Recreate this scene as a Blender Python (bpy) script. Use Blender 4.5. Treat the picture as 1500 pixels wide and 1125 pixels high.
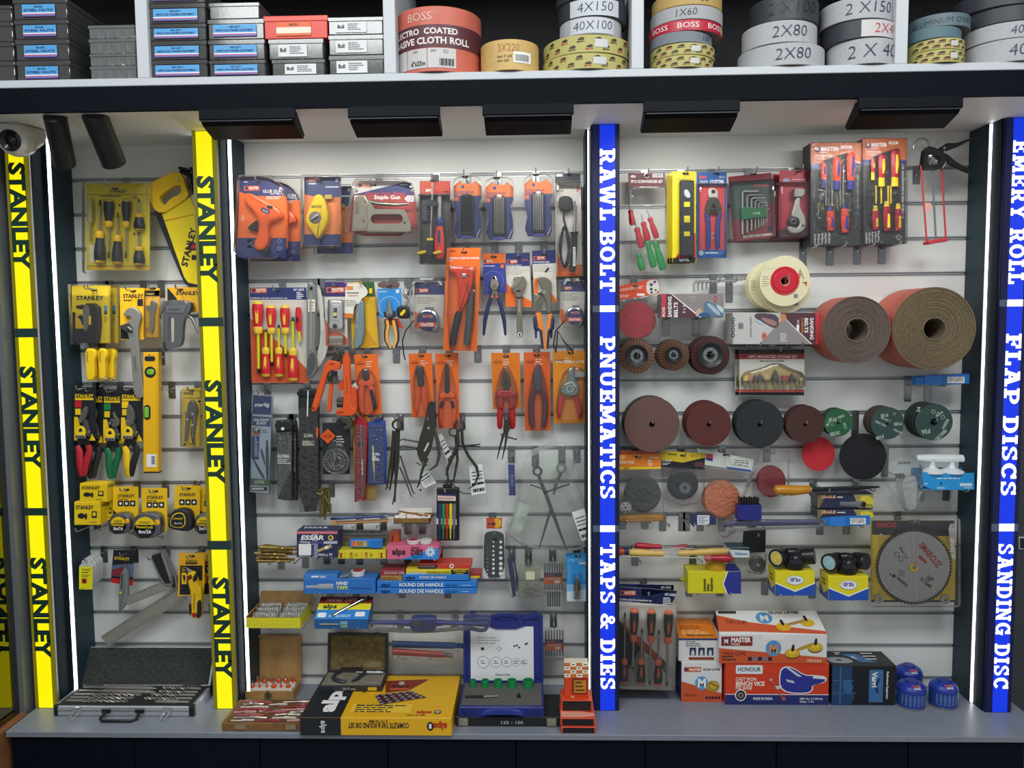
import bpy,math,random
from mathutils import Vector as V,Matrix
R=math.radians
for o in list(bpy.data.objects):bpy.data.objects.remove(o)
S=bpy.context.scene;COL=S.collection
random.seed(4)

# ---------------------------------------------------------------- camera
CAM=V((0,-2.60954,-.47281));YAW,PIT,ROL,FPX=.02907,-.07571,-.00954,1181.392
_f=V((-math.sin(YAW)*math.cos(PIT),math.cos(YAW)*math.cos(PIT),math.sin(PIT)))
_r=V((math.cos(YAW),math.sin(YAW),0));_u=_r.cross(_f)
CR=_r*math.cos(ROL)+_u*math.sin(ROL);CU=-_r*math.sin(ROL)+_u*math.cos(ROL);CF=_f
cd=bpy.data.cameras.new('camera');cam=bpy.data.objects.new('camera',cd);COL.objects.link(cam)
cd.sensor_width=36;cd.lens=FPX*36/1500;cd.clip_start=.02
mw=Matrix((CR,CU,-CF)).transposed().to_4x4();mw.translation=CAM;cam.matrix_world=mw
S.camera=cam
def P(px,py,Y):# photograph pixel -> world point on the vertical plane y = Y
    d=CF+CR*((px-750)/FPX)-CU*((py-562.5)/FPX)
    return CAM+d*((Y-CAM.y)/d.y)
def PZ(px,py,Z):# photograph pixel -> world point on the level z = Z
    d=CF+CR*((px-750)/FPX)-CU*((py-562.5)/FPX)
    return CAM+d*((Z-CAM.z)/d.z)
# ---------------------------------------------------------------- world, lights, exposure
w=bpy.data.worlds.new('world');S.world=w;w.use_nodes=True
w.node_tree.nodes['Background'].inputs[0].default_value=(.93,.97,1,1)
w.node_tree.nodes['Background'].inputs[1].default_value=.46
S.view_settings.view_transform='Standard';S.view_settings.look='None'
S.view_settings.exposure=0;S.view_settings.gamma=1
def area(name,loc,tgt,sx,sy,e,col=(1,1,1)):
    l=bpy.data.lights.new(name,'AREA');l.shape='RECTANGLE';l.size=sx;l.size_y=sy;l.energy=e;l.color=col
    o=bpy.data.objects.new(name,l);COL.objects.link(o);o.location=loc
    o.rotation_euler=(V(tgt)-V(loc)).to_track_quat('-Z','Y').to_euler();return o
area('ceiling_panel_light',(-.9,-2.3,1.25),(-.5,0,-1.0),1.3,.8,31,(.95,1,1))
area('ceiling_panel_light',(1.0,-2.3,1.25),(.5,0,-1.0),1.3,.8,31,(.97,1,1))
FLOOD_E,SPOT_E,LED_E,SIGN_E=2.0,6,7,1.0

# ---------------------------------------------------------------- materials
_mc={}
def lin(h):
    v=[int(h[i:i+2],16)/255 for i in(0,2,4)]
    return tuple(x/12.92 if x<=.04045 else((x+.055)/1.055)**2.4 for x in v)+(1,)
def mat(h,rough=.5,metal=0,noise=0,scale=60,bump=0,emit=0,h2=None,spec=.5):
    k=(h,rough,metal,noise,scale,bump,emit,h2,spec)
    if k in _mc:return _mc[k]
    m=bpy.data.materials.new('surface_'+h);m.use_nodes=True;nt=m.node_tree;b=nt.nodes['Principled BSDF']
    b.inputs['Base Color'].default_value=lin(h);b.inputs['Roughness'].default_value=rough;b.inputs['Metallic'].default_value=metal
    b.inputs['Specular IOR Level'].default_value=spec
    tc=nt.nodes.new('ShaderNodeTexCoord');n=nt.nodes.new('ShaderNodeTexNoise');n.inputs['Scale'].default_value=scale;n.inputs['Detail'].default_value=3
    nt.links.new(tc.outputs['Object'],n.inputs['Vector'])
    mr=nt.nodes.new('ShaderNodeMapRange');mr.inputs['To Min'].default_value=max(0,rough-.06);mr.inputs['To Max'].default_value=min(1,rough+.06)
    nt.links.new(n.outputs['Fac'],mr.inputs['Value']);nt.links.new(mr.outputs[0],b.inputs['Roughness'])
    if noise or h2:
        r=nt.nodes.new('ShaderNodeValToRGB');c=lin(h);c2=lin(h2)if h2 else tuple(min(1,x*(1-noise))for x in c[:3])+(1,)
        r.color_ramp.elements[0].position=.35;r.color_ramp.elements[1].position=.65
        r.color_ramp.elements[0].color=c2;r.color_ramp.elements[1].color=c
        nt.links.new(n.outputs['Fac'],r.inputs[0]);nt.links.new(r.outputs[0],b.inputs['Base Color'])
    if bump:
        bn=nt.nodes.new('ShaderNodeBump');bn.inputs['Strength'].default_value=bump;bn.inputs['Distance'].default_value=.004
        nt.links.new(n.outputs['Fac'],bn.inputs['Height']);nt.links.new(bn.outputs[0],b.inputs['Normal'])
    if emit:
        b.inputs['Base Color'].default_value=tuple(x*.15 for x in lin(h)[:3])+(1,)
        b.inputs['Emission Color'].default_value=lin(h);b.inputs['Emission Strength'].default_value=emit
    _mc[k]=m;return m
def clear(tint='ffffff',a=.9,rough=.12,wr=0,scale=40):
    """thin clear plastic: mostly see-through, a glossy skin, wrinkled when wr"""
    k=('clear',tint,a,rough,wr,scale)
    if k in _mc:return _mc[k]
    m=bpy.data.materials.new('clear_plastic');m.use_nodes=True;nt=m.node_tree;nt.nodes.clear();N=nt.nodes.new;L=nt.links.new
    o=N('ShaderNodeOutputMaterial');tr=N('ShaderNodeBsdfTransparent');tr.inputs[0].default_value=lin(tint)
    gl=N('ShaderNodeBsdfGlossy');gl.inputs['Roughness'].default_value=rough
    df=N('ShaderNodeBsdfDiffuse');df.inputs[0].default_value=(.8,.8,.8,1)
    ad=N('ShaderNodeMixShader');ad.inputs[0].default_value=.3;L(gl.outputs[0],ad.inputs[1]);L(df.outputs[0],ad.inputs[2])
    lw=N('ShaderNodeFresnel');lw.inputs['IOR'].default_value=1.35
    mt=N('ShaderNodeMath');mt.operation='ADD';mt.use_clamp=True;mt.inputs[1].default_value=1-a-.02;L(lw.outputs[0],mt.inputs[0])
    mx=N('ShaderNodeMixShader');L(mt.outputs[0],mx.inputs[0]);L(tr.outputs[0],mx.inputs[1]);L(ad.outputs[0],mx.inputs[2])
    tc=N('ShaderNodeTexCoord');n=N('ShaderNodeTexNoise');n.inputs['Scale'].default_value=scale;n.inputs['Detail'].default_value=2;n.inputs['Distortion'].default_value=1.5
    L(tc.outputs['Object'],n.inputs['Vector'])
    bn=N('ShaderNodeBump');bn.inputs['Strength'].default_value=wr if wr else .05;bn.inputs['Distance'].default_value=.006
    L(n.outputs['Fac'],bn.inputs['Height'])
    L(bn.outputs[0],gl.inputs['Normal']);L(bn.outputs[0],df.inputs['Normal']);L(bn.outputs[0],lw.inputs['Normal'])
    L(mx.outputs[0],o.inputs[0]);_mc[k]=m;return m
CHROME=mat('d2d2d0',.18,.85);STEEL=mat('b9b7b0',.3,.75,.2,200);DSTEEL=mat('66645f',.38,.7);GUN=mat('44423f',.45,.6)
BLK=mat('15161a',.42);RUB=mat('1c1d21',.6);WHT=mat('f0f0ee',.5);NAVY=mat('131b26',.5,0,.15,90,spec=.2)
ORG=mat('f26a1c',.45);RED=mat('c8202a',.4);YEL=mat('f7cf10',.45);BLU=mat('2c3578',.45);GRN=mat('1d8a4a',.4)
CLR=clear();BAG=clear('ffffff',.92,.16,.45,34);BAG2=clear('f4f7f5',.88,.2,.6,18);BLIS=clear('ffffff',.93,.08)

# ---------------------------------------------------------------- frames
class W:# plane y = Y seen through a crop of the photograph: a, b in crop pixels (k per photo pixel)
    up=-1
    def __init__(s,Y,ox=0,oy=0,k=1):
        s.Y,s.ox,s.oy,s.k=Y,ox,oy,k;s.m=(P(751,563,Y)-P(750,563,Y)).length/k
    def pt(s,a,b,d=0):
        p=P(s.ox+a/s.k,s.oy+b/s.k,s.Y);p.y-=d;return p
    def at(s,Y):return W(Y,s.ox,s.oy,s.k)
class F:# metric plane y = Y: a = x, b = z
    up=1;m=1
    def __init__(s,Y):s.Y=Y
    def pt(s,a,b,d=0):return V((a,s.Y-d,b))
class Bi:# quad frame, 0..1 both ways, from four world corners (low-left, low-right, up-right, up-left)
    up=1
    def __init__(s,a,b,c,d):
        s.c=[V(x)for x in(a,b,c,d)];s.n=(s.c[1]-s.c[0]).cross(s.c[3]-s.c[0]).normalized();s.m=(s.c[3]-s.c[0]).length
        s.ar=s.m/(s.c[1]-s.c[0]).length
    def pt(s,a,b,d=0):
        p=s.c
        return(p[0]*(1-a)+p[1]*a)*(1-b)+(p[3]*(1-a)+p[2]*a)*b+s.n*d
# ---------------------------------------------------------------- outlines
def area2(p):return sum(p[i-1][0]*p[i][1]-p[i][0]*p[i-1][1]for i in range(len(p)))
def ch(p,it=2):# Chaikin smoothing of a closed outline
    for _ in range(it):
        q=[]
        for i in range(len(p)):
            a,b=p[i],p[(i+1)%len(p)]
            q+=[(a[0]*.75+b[0]*.25,a[1]*.75+b[1]*.25),(a[0]*.25+b[0]*.75,a[1]*.25+b[1]*.75)]
        p=q
    return p
def rr(x0,y0,x1,y1,r,n=3):
    o=[]
    for cx,cy,a in((x1-r,y1-r,0),(x0+r,y1-r,90),(x0+r,y0+r,180),(x1-r,y0+r,270)):
        for i in range(n+1):
            t=R(a+90*i/n);o.append((cx+r*math.cos(t),cy+r*math.sin(t)))
    return o
def rc(x0,y0,x1,y1):return[(x0,y0),(x1,y0),(x1,y1),(x0,y1)]
def ci(x,y,r,n=24,ry=None):return[(x+r*math.cos(2*math.pi*i/n),y+(ry or r)*math.sin(2*math.pi*i/n))for i in range(n)]
def inset(p,d):
    n=len(p);s=1 if area2(p)>0 else-1;o=[]
    for i in range(n):
        a,b,c=p[i-1],p[i],p[(i+1)%n]
        def nr(u,v):
            x,y=v[0]-u[0],v[1]-u[1];l=math.hypot(x,y)or 1;return(-y/l*s,x/l*s)
        n1,n2=nr(a,b),nr(b,c);k=1+n1[0]*n2[0]+n1[1]*n2[1]
        k=max(k,.35)
        o.append((b[0]+(n1[0]+n2[0])/k*d,b[1]+(n1[1]+n2[1])/k*d))
    return o
def rot(pts,cx,cy,a):
    c,s=math.cos(R(a)),math.sin(R(a));return[(cx+(x-cx)*c-(y-cy)*s,cy+(x-cx)*s+(y-cy)*c)for x,y in pts]
# ---------------------------------------------------------------- text
_tc={}
def glyphs(s,bold):
    k=(s,bold)
    if k in _tc:return _tc[k]
    cu=bpy.data.curves.new('t','FONT');cu.body=s;cu.resolution_u=2;cu.offset=bold;cu.fill_mode='FRONT'
    ob=bpy.data.objects.new('t',cu);COL.objects.link(ob);me=bpy.data.meshes.new_from_object(ob)
    vs=[(v.co.x,v.co.y)for v in me.vertices];fs=[tuple(p.vertices)for p in me.polygons]
    bpy.data.objects.remove(ob);bpy.data.curves.remove(cu);bpy.data.meshes.remove(me)
    _tc[k]=(vs,fs);return _tc[k]
CAPH=max(v[1]for v in glyphs('H',0)[0])
# heavy slab letters for the blue pillars: boxes b(x0,y0,x1,y1), polygons p, arcs a(cx,cy,rx,ry,t,deg0,deg1)
def _b(x0,y0,x1,y1):return[(x0,y0),(x1,y0),(x1,y1),(x0,y1)]
def _ln(x0,y0,x1,y1,t=.24):return[(x0-t/2,y0),(x0+t/2,y0),(x1+t/2,y1),(x1-t/2,y1)]
def _arc(cx,cy,rx,ry,t,a0,a1,n=12):
    q=[]
    for i in range(n):
        u,v=R(a0+(a1-a0)*i/n),R(a0+(a1-a0)*(i+1)/n)
        q.append([(cx+rx*math.cos(u),cy+ry*math.sin(u)),(cx+rx*math.cos(v),cy+ry*math.sin(v)),(cx+(rx-t)*math.cos(v),cy+(ry-t*.75)*math.sin(v)),(cx+(rx-t)*math.cos(u),cy+(ry-t*.75)*math.sin(u))])
    return q
sb=.17
SLAB={
 'A':(.95,[_ln(.2,0,.45,1,.2),_ln(.75,0,.5,1,.26),_b(.25,.25,.7,.4),_b(.02,0,.4,sb),_b(.55,0,.95,sb),_b(.2,1-sb,.6,1)]),
 'B':(.82,[_b(.1,0,.34,1),_b(0,0,.5,sb),_b(0,1-sb,.5,1),_b(.3,.43,.5,.58)]+_arc(.48,.76,.3,.24,.22,-90,90)+_arc(.48,.28,.34,.28,.23,-90,90)),
 'C':(.84,_arc(.45,.5,.43,.5,.24,35,325)+[_b(.64,.62,.82,1)]),
 'D':(.88,[_b(.1,0,.34,1),_b(0,0,.5,sb),_b(0,1-sb,.5,1)]+_arc(.46,.5,.4,.5,.24,-90,90)),
 'E':(.8,[_b(.1,0,.34,1),_b(0,0,.74,sb),_b(0,1-sb,.74,1),_b(.3,.42,.58,.58),_b(.58,0,.76,.34),_b(.58,.66,.76,1),_b(.47,.34,.6,.66)]),
 'F':(.76,[_b(.1,0,.34,1),_b(0,0,.46,sb),_b(0,1-sb,.72,1),_b(.3,.42,.56,.58),_b(.56,.64,.74,1),_b(.47,.34,.6,.66)]),
 'G':(.9,_arc(.45,.5,.43,.5,.24,35,325)+[_b(.64,.64,.82,1),_b(.64,0,.84,.46),_b(.48,.36,.9,.5)]),
 'I':(.44,[_b(.1,0,.34,1),_b(0,0,.44,sb),_b(0,1-sb,.44,1)]),
 'L':(.74,[_b(.1,0,.34,1),_b(0,0,.7,sb),_b(0,1-sb,.46,1),_b(.54,0,.72,.38)]),
 'M':(1.12,[_b(.1,0,.3,1),_b(.82,0,1.04,1),_ln(.24,1,.54,.15,.24),_ln(.88,1,.54,.15,.2),_b(0,0,.4,sb),_b(.72,0,1.12,sb),_b(0,1-sb,.3,1),_b(.84,1-sb,1.12,1)]),
 'N':(.94,[_b(.1,0,.28,1),_b(.66,0,.84,1),_ln(.2,1,.74,0,.26),_b(0,0,.38,sb),_b(0,1-sb,.3,1),_b(.56,1-sb,.94,1)]),
 'O':(.88,_arc(.44,.5,.44,.5,.24,0,360,24)),
 'P':(.8,[_b(.1,0,.34,1),_b(0,0,.48,sb),_b(0,1-sb,.5,1),_b(.3,.36,.5,.5)]+_arc(.46,.68,.33,.32,.22,-90,90)),
 'R':(.92,[_b(.1,0,.34,1),_b(0,0,.44,sb),_b(0,1-sb,.5,1),_b(.3,.4,.5,.54)]+_arc(.46,.7,.33,.3,.22,-90,90)+[_ln(.7,0,.5,.48,.24),_b(.6,0,.92,sb)]),
 'S':(.76,_arc(.38,.74,.34,.26,.2,20,270)+_arc(.38,.27,.36,.27,.2,-160,90)+[_b(.54,.68,.7,1),_b(.03,0,.19,.34)]),
 'T':(.84,[_b(.3,0,.54,1),_b(.18,0,.66,sb),_b(0,1-sb,.84,1),_b(0,.64,.16,1),_b(.68,.64,.84,1)]),
 'U':(.92,[_b(.1,.3,.32,1),_b(.62,.3,.82,1),_b(0,1-sb,.42,1),_b(.52,1-sb,.92,1)]+_arc(.46,.36,.36,.36,.22,180,360)),
 'W':(1.25,[_ln(.16,1,.36,0,.22),_ln(.62,1,.4,0,.18),_ln(.6,1,.84,0,.22),_ln(1.08,1,.86,0,.18),_b(0,1-sb,.36,1),_b(.46,1-sb,.78,1),_b(.92,1-sb,1.25,1)]),
 'Y':(.9,[_b(.34,0,.58,.5),_ln(.16,1,.45,.42,.26),_ln(.76,1,.48,.42,.22),_b(.22,0,.7,sb),_b(0,1-sb,.36,1),_b(.56,1-sb,.9,1)]),
 '&':(1.0,_arc(.42,.76,.25,.24,.18,0,360,20)+_arc(.4,.28,.38,.28,.22,60,360)+[_ln(.86,0,.3,.7,.24),_b(.7,.36,.98,.5)]),
}
# ---------------------------------------------------------------- mesh builder
class M:
    def __init__(s):s.v,s.f,s.i,s.ms,s.s,s.kind,s.label=[],[],[],[],[],None,None
    def add(s,vs,fs,m,sm=False):
        o=len(s.v);s.v+=vs
        if m not in s.ms:s.ms.append(m)
        k=s.ms.index(m)
        for f in fs:s.f.append(tuple(o+j for j in f));s.i.append(k);s.s.append(sm)
        return s
    def prism(s,f,p,d0,d1,m,side=None,r=0,seg=2,back=True,front=True):
        if area2(p)*f.up<0:p=p[::-1]
        L=[(0,d0)]
        if r:
            for i in range(seg+1):
                t=math.pi/2*i/seg;L.append((r/f.m*(1-math.cos(t)),d1-r+r*math.sin(t)))
        else:L.append((0,d1))
        n=len(p);vs=[];fs=[]
        for q,d in L:vs+=[f.pt(a,b,d)for a,b in(inset(p,q)if q else p)]
        for j in range(len(L)-1):
            for i in range(n):fs.append((j*n+i,j*n+(i+1)%n,(j+1)*n+(i+1)%n,(j+1)*n+i))
        s.add(vs,fs,side or m,bool(r))
        k=len(s.v)-n
        cap=[tuple(range(n))]
        if front:s.add([V(x)for x in vs[-n:]],cap,m)
        if back:s.add([V(x)for x in vs[:n][::-1]],cap,side or m)
        return s
    def flat(s,f,p,m,d=.0006):
        if area2(p)*f.up<0:p=p[::-1]
        return s.add([f.pt(a,b,d)for a,b in p],[tuple(range(len(p)))],m)
    def rect(s,f,x0,y0,x1,y1,m,d=.0006):return s.flat(f,rc(x0,y0,x1,y1),m,d)
    def disc(s,f,x,y,r,m,d=.0008,n=20,ry=None):return s.flat(f,ci(x,y,r,n,ry),m,d)
    def ring(s,f,x,y,r0,r1,m,d=.0008,n=24,k=1):
        vs=[f.pt(x+r*math.cos(2*math.pi*i/n),y+k*r*math.sin(2*math.pi*i/n),d)for r in(r0,r1)for i in range(n)]
        fs=[(i,(i+1)%n,n+(i+1)%n,n+i)for i in range(n)]
        if f.up>0:fs=[q[::-1]for q in fs]
        return s.add(vs,fs,m)
    def lines(s,f,x0,y0,x1,n,dy,h,m,d=.0008):
        rn=random.Random(int(abs(x0*7+y0*13)*10))
        for i in range(n):
            e=x0+(x1-x0)*rn.uniform(.55,1);x=x0;y=y0+i*dy
            while x<e:
                q=min(e,x+(x1-x0)*rn.uniform(.08,.22));s.rect(f,x,y,q,y+h,m,d);x=q+(x1-x0)*.03
        return s
    def bars(s,f,x0,y0,x1,y1,m,bg=None,d=.0008,n=14,vert=False):# barcode
        if bg:s.rect(f,x0,y0,x1,y1,bg,d)
        rn=random.Random(int(x0+y0));mx,my=(x1-x0)*.08,(y1-y0)*.12
        for i in range(n):
            t=(i+rn.uniform(0,.3))/n;u=t+rn.uniform(.3,.6)/n
            if vert:s.rect(f,x0+mx,y0+my+(y1-y0-2*my)*t,x1-mx,y0+my+(y1-y0-2*my)*u,m,d+.0003)
            else:s.rect(f,x0+mx+(x1-x0-2*mx)*t,y0+my,x0+mx+(x1-x0-2*mx)*u,y1-my,m,d+.0003)
        return s
    def text(s,f,t,x,y,h,m,d=.001,rot=0,al='l',bold=.012,sx=1,fit=None,sh=0):
        vs,fs=glyphs(t,bold);w=max(v[0]for v in vs);k=h/CAPH;ar=getattr(f,'ar',1)
        c,sn=math.cos(R(rot)),math.sin(R(rot));o=[]
        if fit:sx=fit/(w*k*(ar if abs(c)>.7 else 1))
        ox={'l':0,'c':-w/2,'r':-w}[al]
        for gx,gy in vs:
            a,b=(gx+ox+gy*sh)*k*sx,gy*k
            o.append(f.pt(x+ar*(a*c-b*sn),y+f.up*(a*sn+b*c),d))
        return s.add(o,fs,m)
    def slab(s,f,t,x,y,h,m,d=.001,rot=-90,fit=None):
        tot=sum((SLAB[c][0]+.1)if c in SLAB else .5 for c in t);k=(fit/(tot*h))if fit else 1
        cx=0;c0,sn=math.cos(R(rot)),math.sin(R(rot))
        for c in t:
            if c not in SLAB:cx+=.5;continue
            wd,ps=SLAB[c]
            for j,p in enumerate(ps):
                if area2(p)<0:p=p[::-1]
                o=[]
                for gx,gy in p:
                    a,b=(gx+cx)*h*k,gy*h;o.append(f.pt(x+a*c0-b*sn,y+f.up*(a*sn+b*c0),d+j*.00002))
                s.add(o,[tuple(range(len(p)))],m)
            cx+=wd+.1
        return s
    def tube(s,pts,rad,m,n=8,caps=True,flat=1,nrm=None):
        if not hasattr(rad,'__len__'):rad=[rad]*len(pts)
        vs=[];fs=[];N=len(pts);pts=[V(p)for p in pts];ref=None
        for i,p in enumerate(pts):
            t=(pts[min(i+1,N-1)]-pts[max(i-1,0)]).normalized()
            if nrm is not None:a=V(nrm)-t*V(nrm).dot(t)
            else:
                a=ref-t*ref.dot(t)if ref is not None else t.orthogonal()
            if a.length<1e-6:a=t.orthogonal()
            a.normalize();ref=a;b=t.cross(a)
            for j in range(n):
                g=2*math.pi*j/n;vs.append(p+a*(math.cos(g)*rad[i]*flat)+b*(math.sin(g)*rad[i]))
        for i in range(N-1):
            for j in range(n):fs.append((i*n+j,i*n+(j+1)%n,(i+1)*n+(j+1)%n,(i+1)*n+j))
        s.add(vs,fs,m,True)
        if caps:
            s.add([V(x)for x in vs[:n][::-1]],[tuple(range(n))],m);s.add([V(x)for x in vs[-n:]],[tuple(range(n))],m)
        return s
    def limb(s,f,pts,d,m,flat=1,n=10,r=None):# tapered bar through (a,b,radius) in frame units, d = height of its axis
        dd=d if hasattr(d,'__len__')else[d]*len(pts)
        q=[f.pt(p[0],p[1],e)for p,e in zip(pts,dd)];rd=[(p[2]if len(p)>2 else r)*f.m for p in pts]
        return s.tube(q,rd,m,n,True,flat,(0,-1,0))
    def rev(s,o,ax,prof,m,n=28,ref=None,jit=0):# revolve (radius, along, [material]) around axis at o
        ax=V(ax).normalized();a=V(ref)if ref else(V((1,0,0))if abs(ax.x)<.9 else V((0,0,1)));a=(a-ax*a.dot(ax)).normalized();b=ax.cross(a)
        o=V(o)
        for j in range(len(prof)-1):
            p,q=prof[j],prof[j+1];mm=q[2]if len(q)>2 else m;vs=[]
            for e in(p,q):
                for i in range(n):
                    g=2*math.pi*i/n;vs.append(o+ax*e[1]+(a*math.cos(g)+b*math.sin(g))*e[0])
            s.add(vs,[(i,(i+1)%n,n+(i+1)%n,n+i)for i in range(n)],mm,True)
        return s
    def lathe(s,f,x,y,prof,m,n=28):# axis along y toward the viewer, radii in frame units, heights in metres
        return s.rev(f.pt(x,y),(0,-1,0),[(p[0]*f.m,)+tuple(p[1:])for p in prof],m,n)
    def box(s,x0,x1,y0,y1,z0,z1,m,r=0):
        return s.prism(F(y1),rc(x0,z0,x1,z1),0,y1-y0,m,r=r,seg=1)
    def build(s,name,loc,parent=None):
        me=bpy.data.meshes.new(name);me.from_pydata([v-loc for v in s.v],[],s.f)
        for m in s.ms:me.materials.append(m)
        me.polygons.foreach_set('material_index',s.i);me.polygons.foreach_set('use_smooth',s.s);me.update()
        if any(s.s):me.set_sharp_from_angle(angle=R(40))
        o=bpy.data.objects.new(name,me);COL.objects.link(o);o.location=loc
        if parent:o.parent=parent;o.location=(0,0,0)
        if s.kind:o['kind']=s.kind
        if s.label:o['label']=s.label
        return o
THINGS=[]
class T:
    def __init__(s,name,label,cat,loc,group=None):
        s.name,s.label,s.cat,s.loc,s.group,s.parts,s.root=name,label,cat,V(loc),group,[],None;THINGS.append(s)
    def __call__(s,pn,sub=None,label=None):
        m=M();m.label=label;s.parts.append((pn,m,sub));return m
    def tag(s,o,label,group):
        o['label']=label;o['category']=s.cat
        if group:o['group']=group
    def flush(s):
        if s.root:return s
        if len(s.parts)==1:
            s.parts[0][1].label=None;s.root=s.parts[0][1].build(s.name,s.loc)
        else:
            s.root=bpy.data.objects.new(s.name,None);s.root.empty_display_size=.02;COL.objects.link(s.root);s.root.location=s.loc
            got={}
            for pn,m,sub in s.parts:got[id(m)]=m.build(pn,s.loc,got[id(sub)]if sub else s.root)
        s.tag(s.root,s.label,s.group);return s
    def dup(s,off,label,group=None,rz=0):
        s.flush()
        def cp(o,par):
            c=o.copy();COL.objects.link(c)
            if par:c.parent=par
            for k in o.children:cp(k,c)
            return c
        c=cp(s.root,None);c.location=s.root.location+V(off);c.rotation_euler.y=rz;s.tag(c,label,group or s.group);return c
def struct(name,m,loc=(0,0,0),parent=None):
    o=m.build(name,V(loc),parent)
    if not parent:o['kind']='structure'
    return o
# ================================================================ the setting
XL,XM,XB,XR=-1.49389,-.92863,.26615,1.36169
ZT,ZC,ZF,YL,YS,YF=.10805,-1.67906,-1.69603,-.11866,-.17686,-.32536
SP=.11
def sx(px,py):return P(px,py,YS).x
S1=(-1.59492,-1.52213);S2=(sx(313,1039),sx(348,1039));S3=(sx(868,700),sx(907,700));S4=(1.37062,1.45095)
wallm=mat('e4e6e2',.5);alu=mat('d5d8d8',.4,.3);groove=mat('9a9d9f',.6);soff=mat('efeee8',.55)
ZBOT=ZC-.02
def slatwall(name,x0,x1):
    m=M();top=ZT
    zs=[-SP*n for n in range(0,16)if-SP*n>ZC+.02]
    for z in zs:
        m.box(x0,x1,0,.018,z+.007,top,wallm,.001);top=z-.007
    m.box(x0,x1,0,.018,ZC,top,wallm,.001)
    m.box(x0,x1,.012,.02,ZC,ZT,groove)
    struct(name,m)
    a=M()
    for z in zs:# aluminium inserts of the grooves
        a.box(x0,x1,-.0008,.002,z+.0045,z+.0075,alu);a.box(x0,x1,.004,.012,z-.003,z+.0045,mat('a5a8aa',.45,.2));a.box(x0,x1,-.0008,.002,z-.008,z-.0055,alu)
    return a
tr=[slatwall('wall_back',XL,S2[1]-.01),slatwall('wall_back_centre',XM,S3[0]+.012),slatwall('wall_back_right',S3[1]-.012,XR)]
for i,a in enumerate(tr):struct('trim_%d'%(i+1),a)
# soffit, its dark fascia and the white cubby shelf above
YB=-.425
zb0=ZT;zb1=P(750,116,YB).z;zs1=P(750,104.5,YB).z
XA,XZ=-2.1,2.0
m=M();m.box(XA,XZ,YB+.012,.04,ZT,ZT+.02,soff);struct('ceiling_soffit',m)
m=M();m.box(XA,XZ,YB,YB+.012,ZT-.004,zb1,mat('0a0f17',.6,spec=.08),.001);struct('trim_4',m)
shel=mat('c6cacf',.5)
m=M();m.box(XA,XZ,YB-.003,-.02,zb1,zs1,shel,.0015);
for a,b in((200,217),(562,580),(925,952),(1311,1330)):
    x0,x1=P(a,60,YB).x,P(b,60,YB).x
    m.box(x0,x0+.032,YB-.003,-.02,zs1,zs1+.42,shel,.0015)
m.box(XA,XZ,YB-.003,-.02,zs1+.4,zs1+.43,shel)
struct('trim_5',m)
m=M();m.box(XA,XZ,-.03,-.02,zs1,zs1+.42,mat('06070a',.8));struct('wall_cubby_back',m)
# pillars with navy bodies and side cheeks
def pillar(name,x0,x1,w0,w1):
    m=M();d=mat('15222a',.75,spec=.1);ck=mat('2b3f4a',.5,0,.12,90,spec=.25);m.box(x0,x1,YS+.012,.03,ZC,ZT,d);m.box(w0,w1,YL+.004,.03,ZC,ZT,d)
    for w in(w0-.001,w1):m.box(w,w+.001,YL+.0075,.0,ZC,ZT,ck)
    return struct(name,m)
pillar('wall_pillar_left',S1[0]-.002,S1[1]+.002,S1[0],XL)
pillar('wall_pillar_inner',S2[0]-.004,S2[1]+.004,S2[0]-.012,XM)
pillar('wall_pillar_centre',S3[0]-.002,S3[1]+.002,S3[0]-.014,S3[1]-.013)
pillar('wall_pillar_right',S4[0]-.003,S4[1]+.003,XR,S4[1])
# lit LED strips in the cheeks
ledm=mat('ffffff',.5,emit=LED_E)
def led(x0,x1,label,y=YL):
    t=T('led_strip',label,'led strip',(x0,y,ZC),None)
    t('diffuser').box(x0,x1,y+.0032,y+.006,ZC+.002,ZT-.003,ledm);t('channel').box(x0-.002,x1+.002,y+.006,y+.0075,ZC+.001,ZT-.001,mat('d8dadc',.4,.6))
led(XL-.009,XL,'lit white LED strip at the far left, beside the outermost yellow sign')
led(XM-.0085,XM,'lit white LED strip right of the inner yellow sign')
led(S3[0]-.0085,S3[0]-.0045,'thin lit white LED strip hugging the left edge of the middle blue sign')
led(S3[1]-.012,S3[1]-.004,'lit white LED strip tucked behind the right edge of the middle blue sign')
led(S2[0]-.012,S2[0]-.004,'lit white LED strip hidden behind the left edge of the inner yellow sign')
led(XR,XR+.0095,'lit white LED strip at the far right, before the outermost blue sign')
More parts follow.
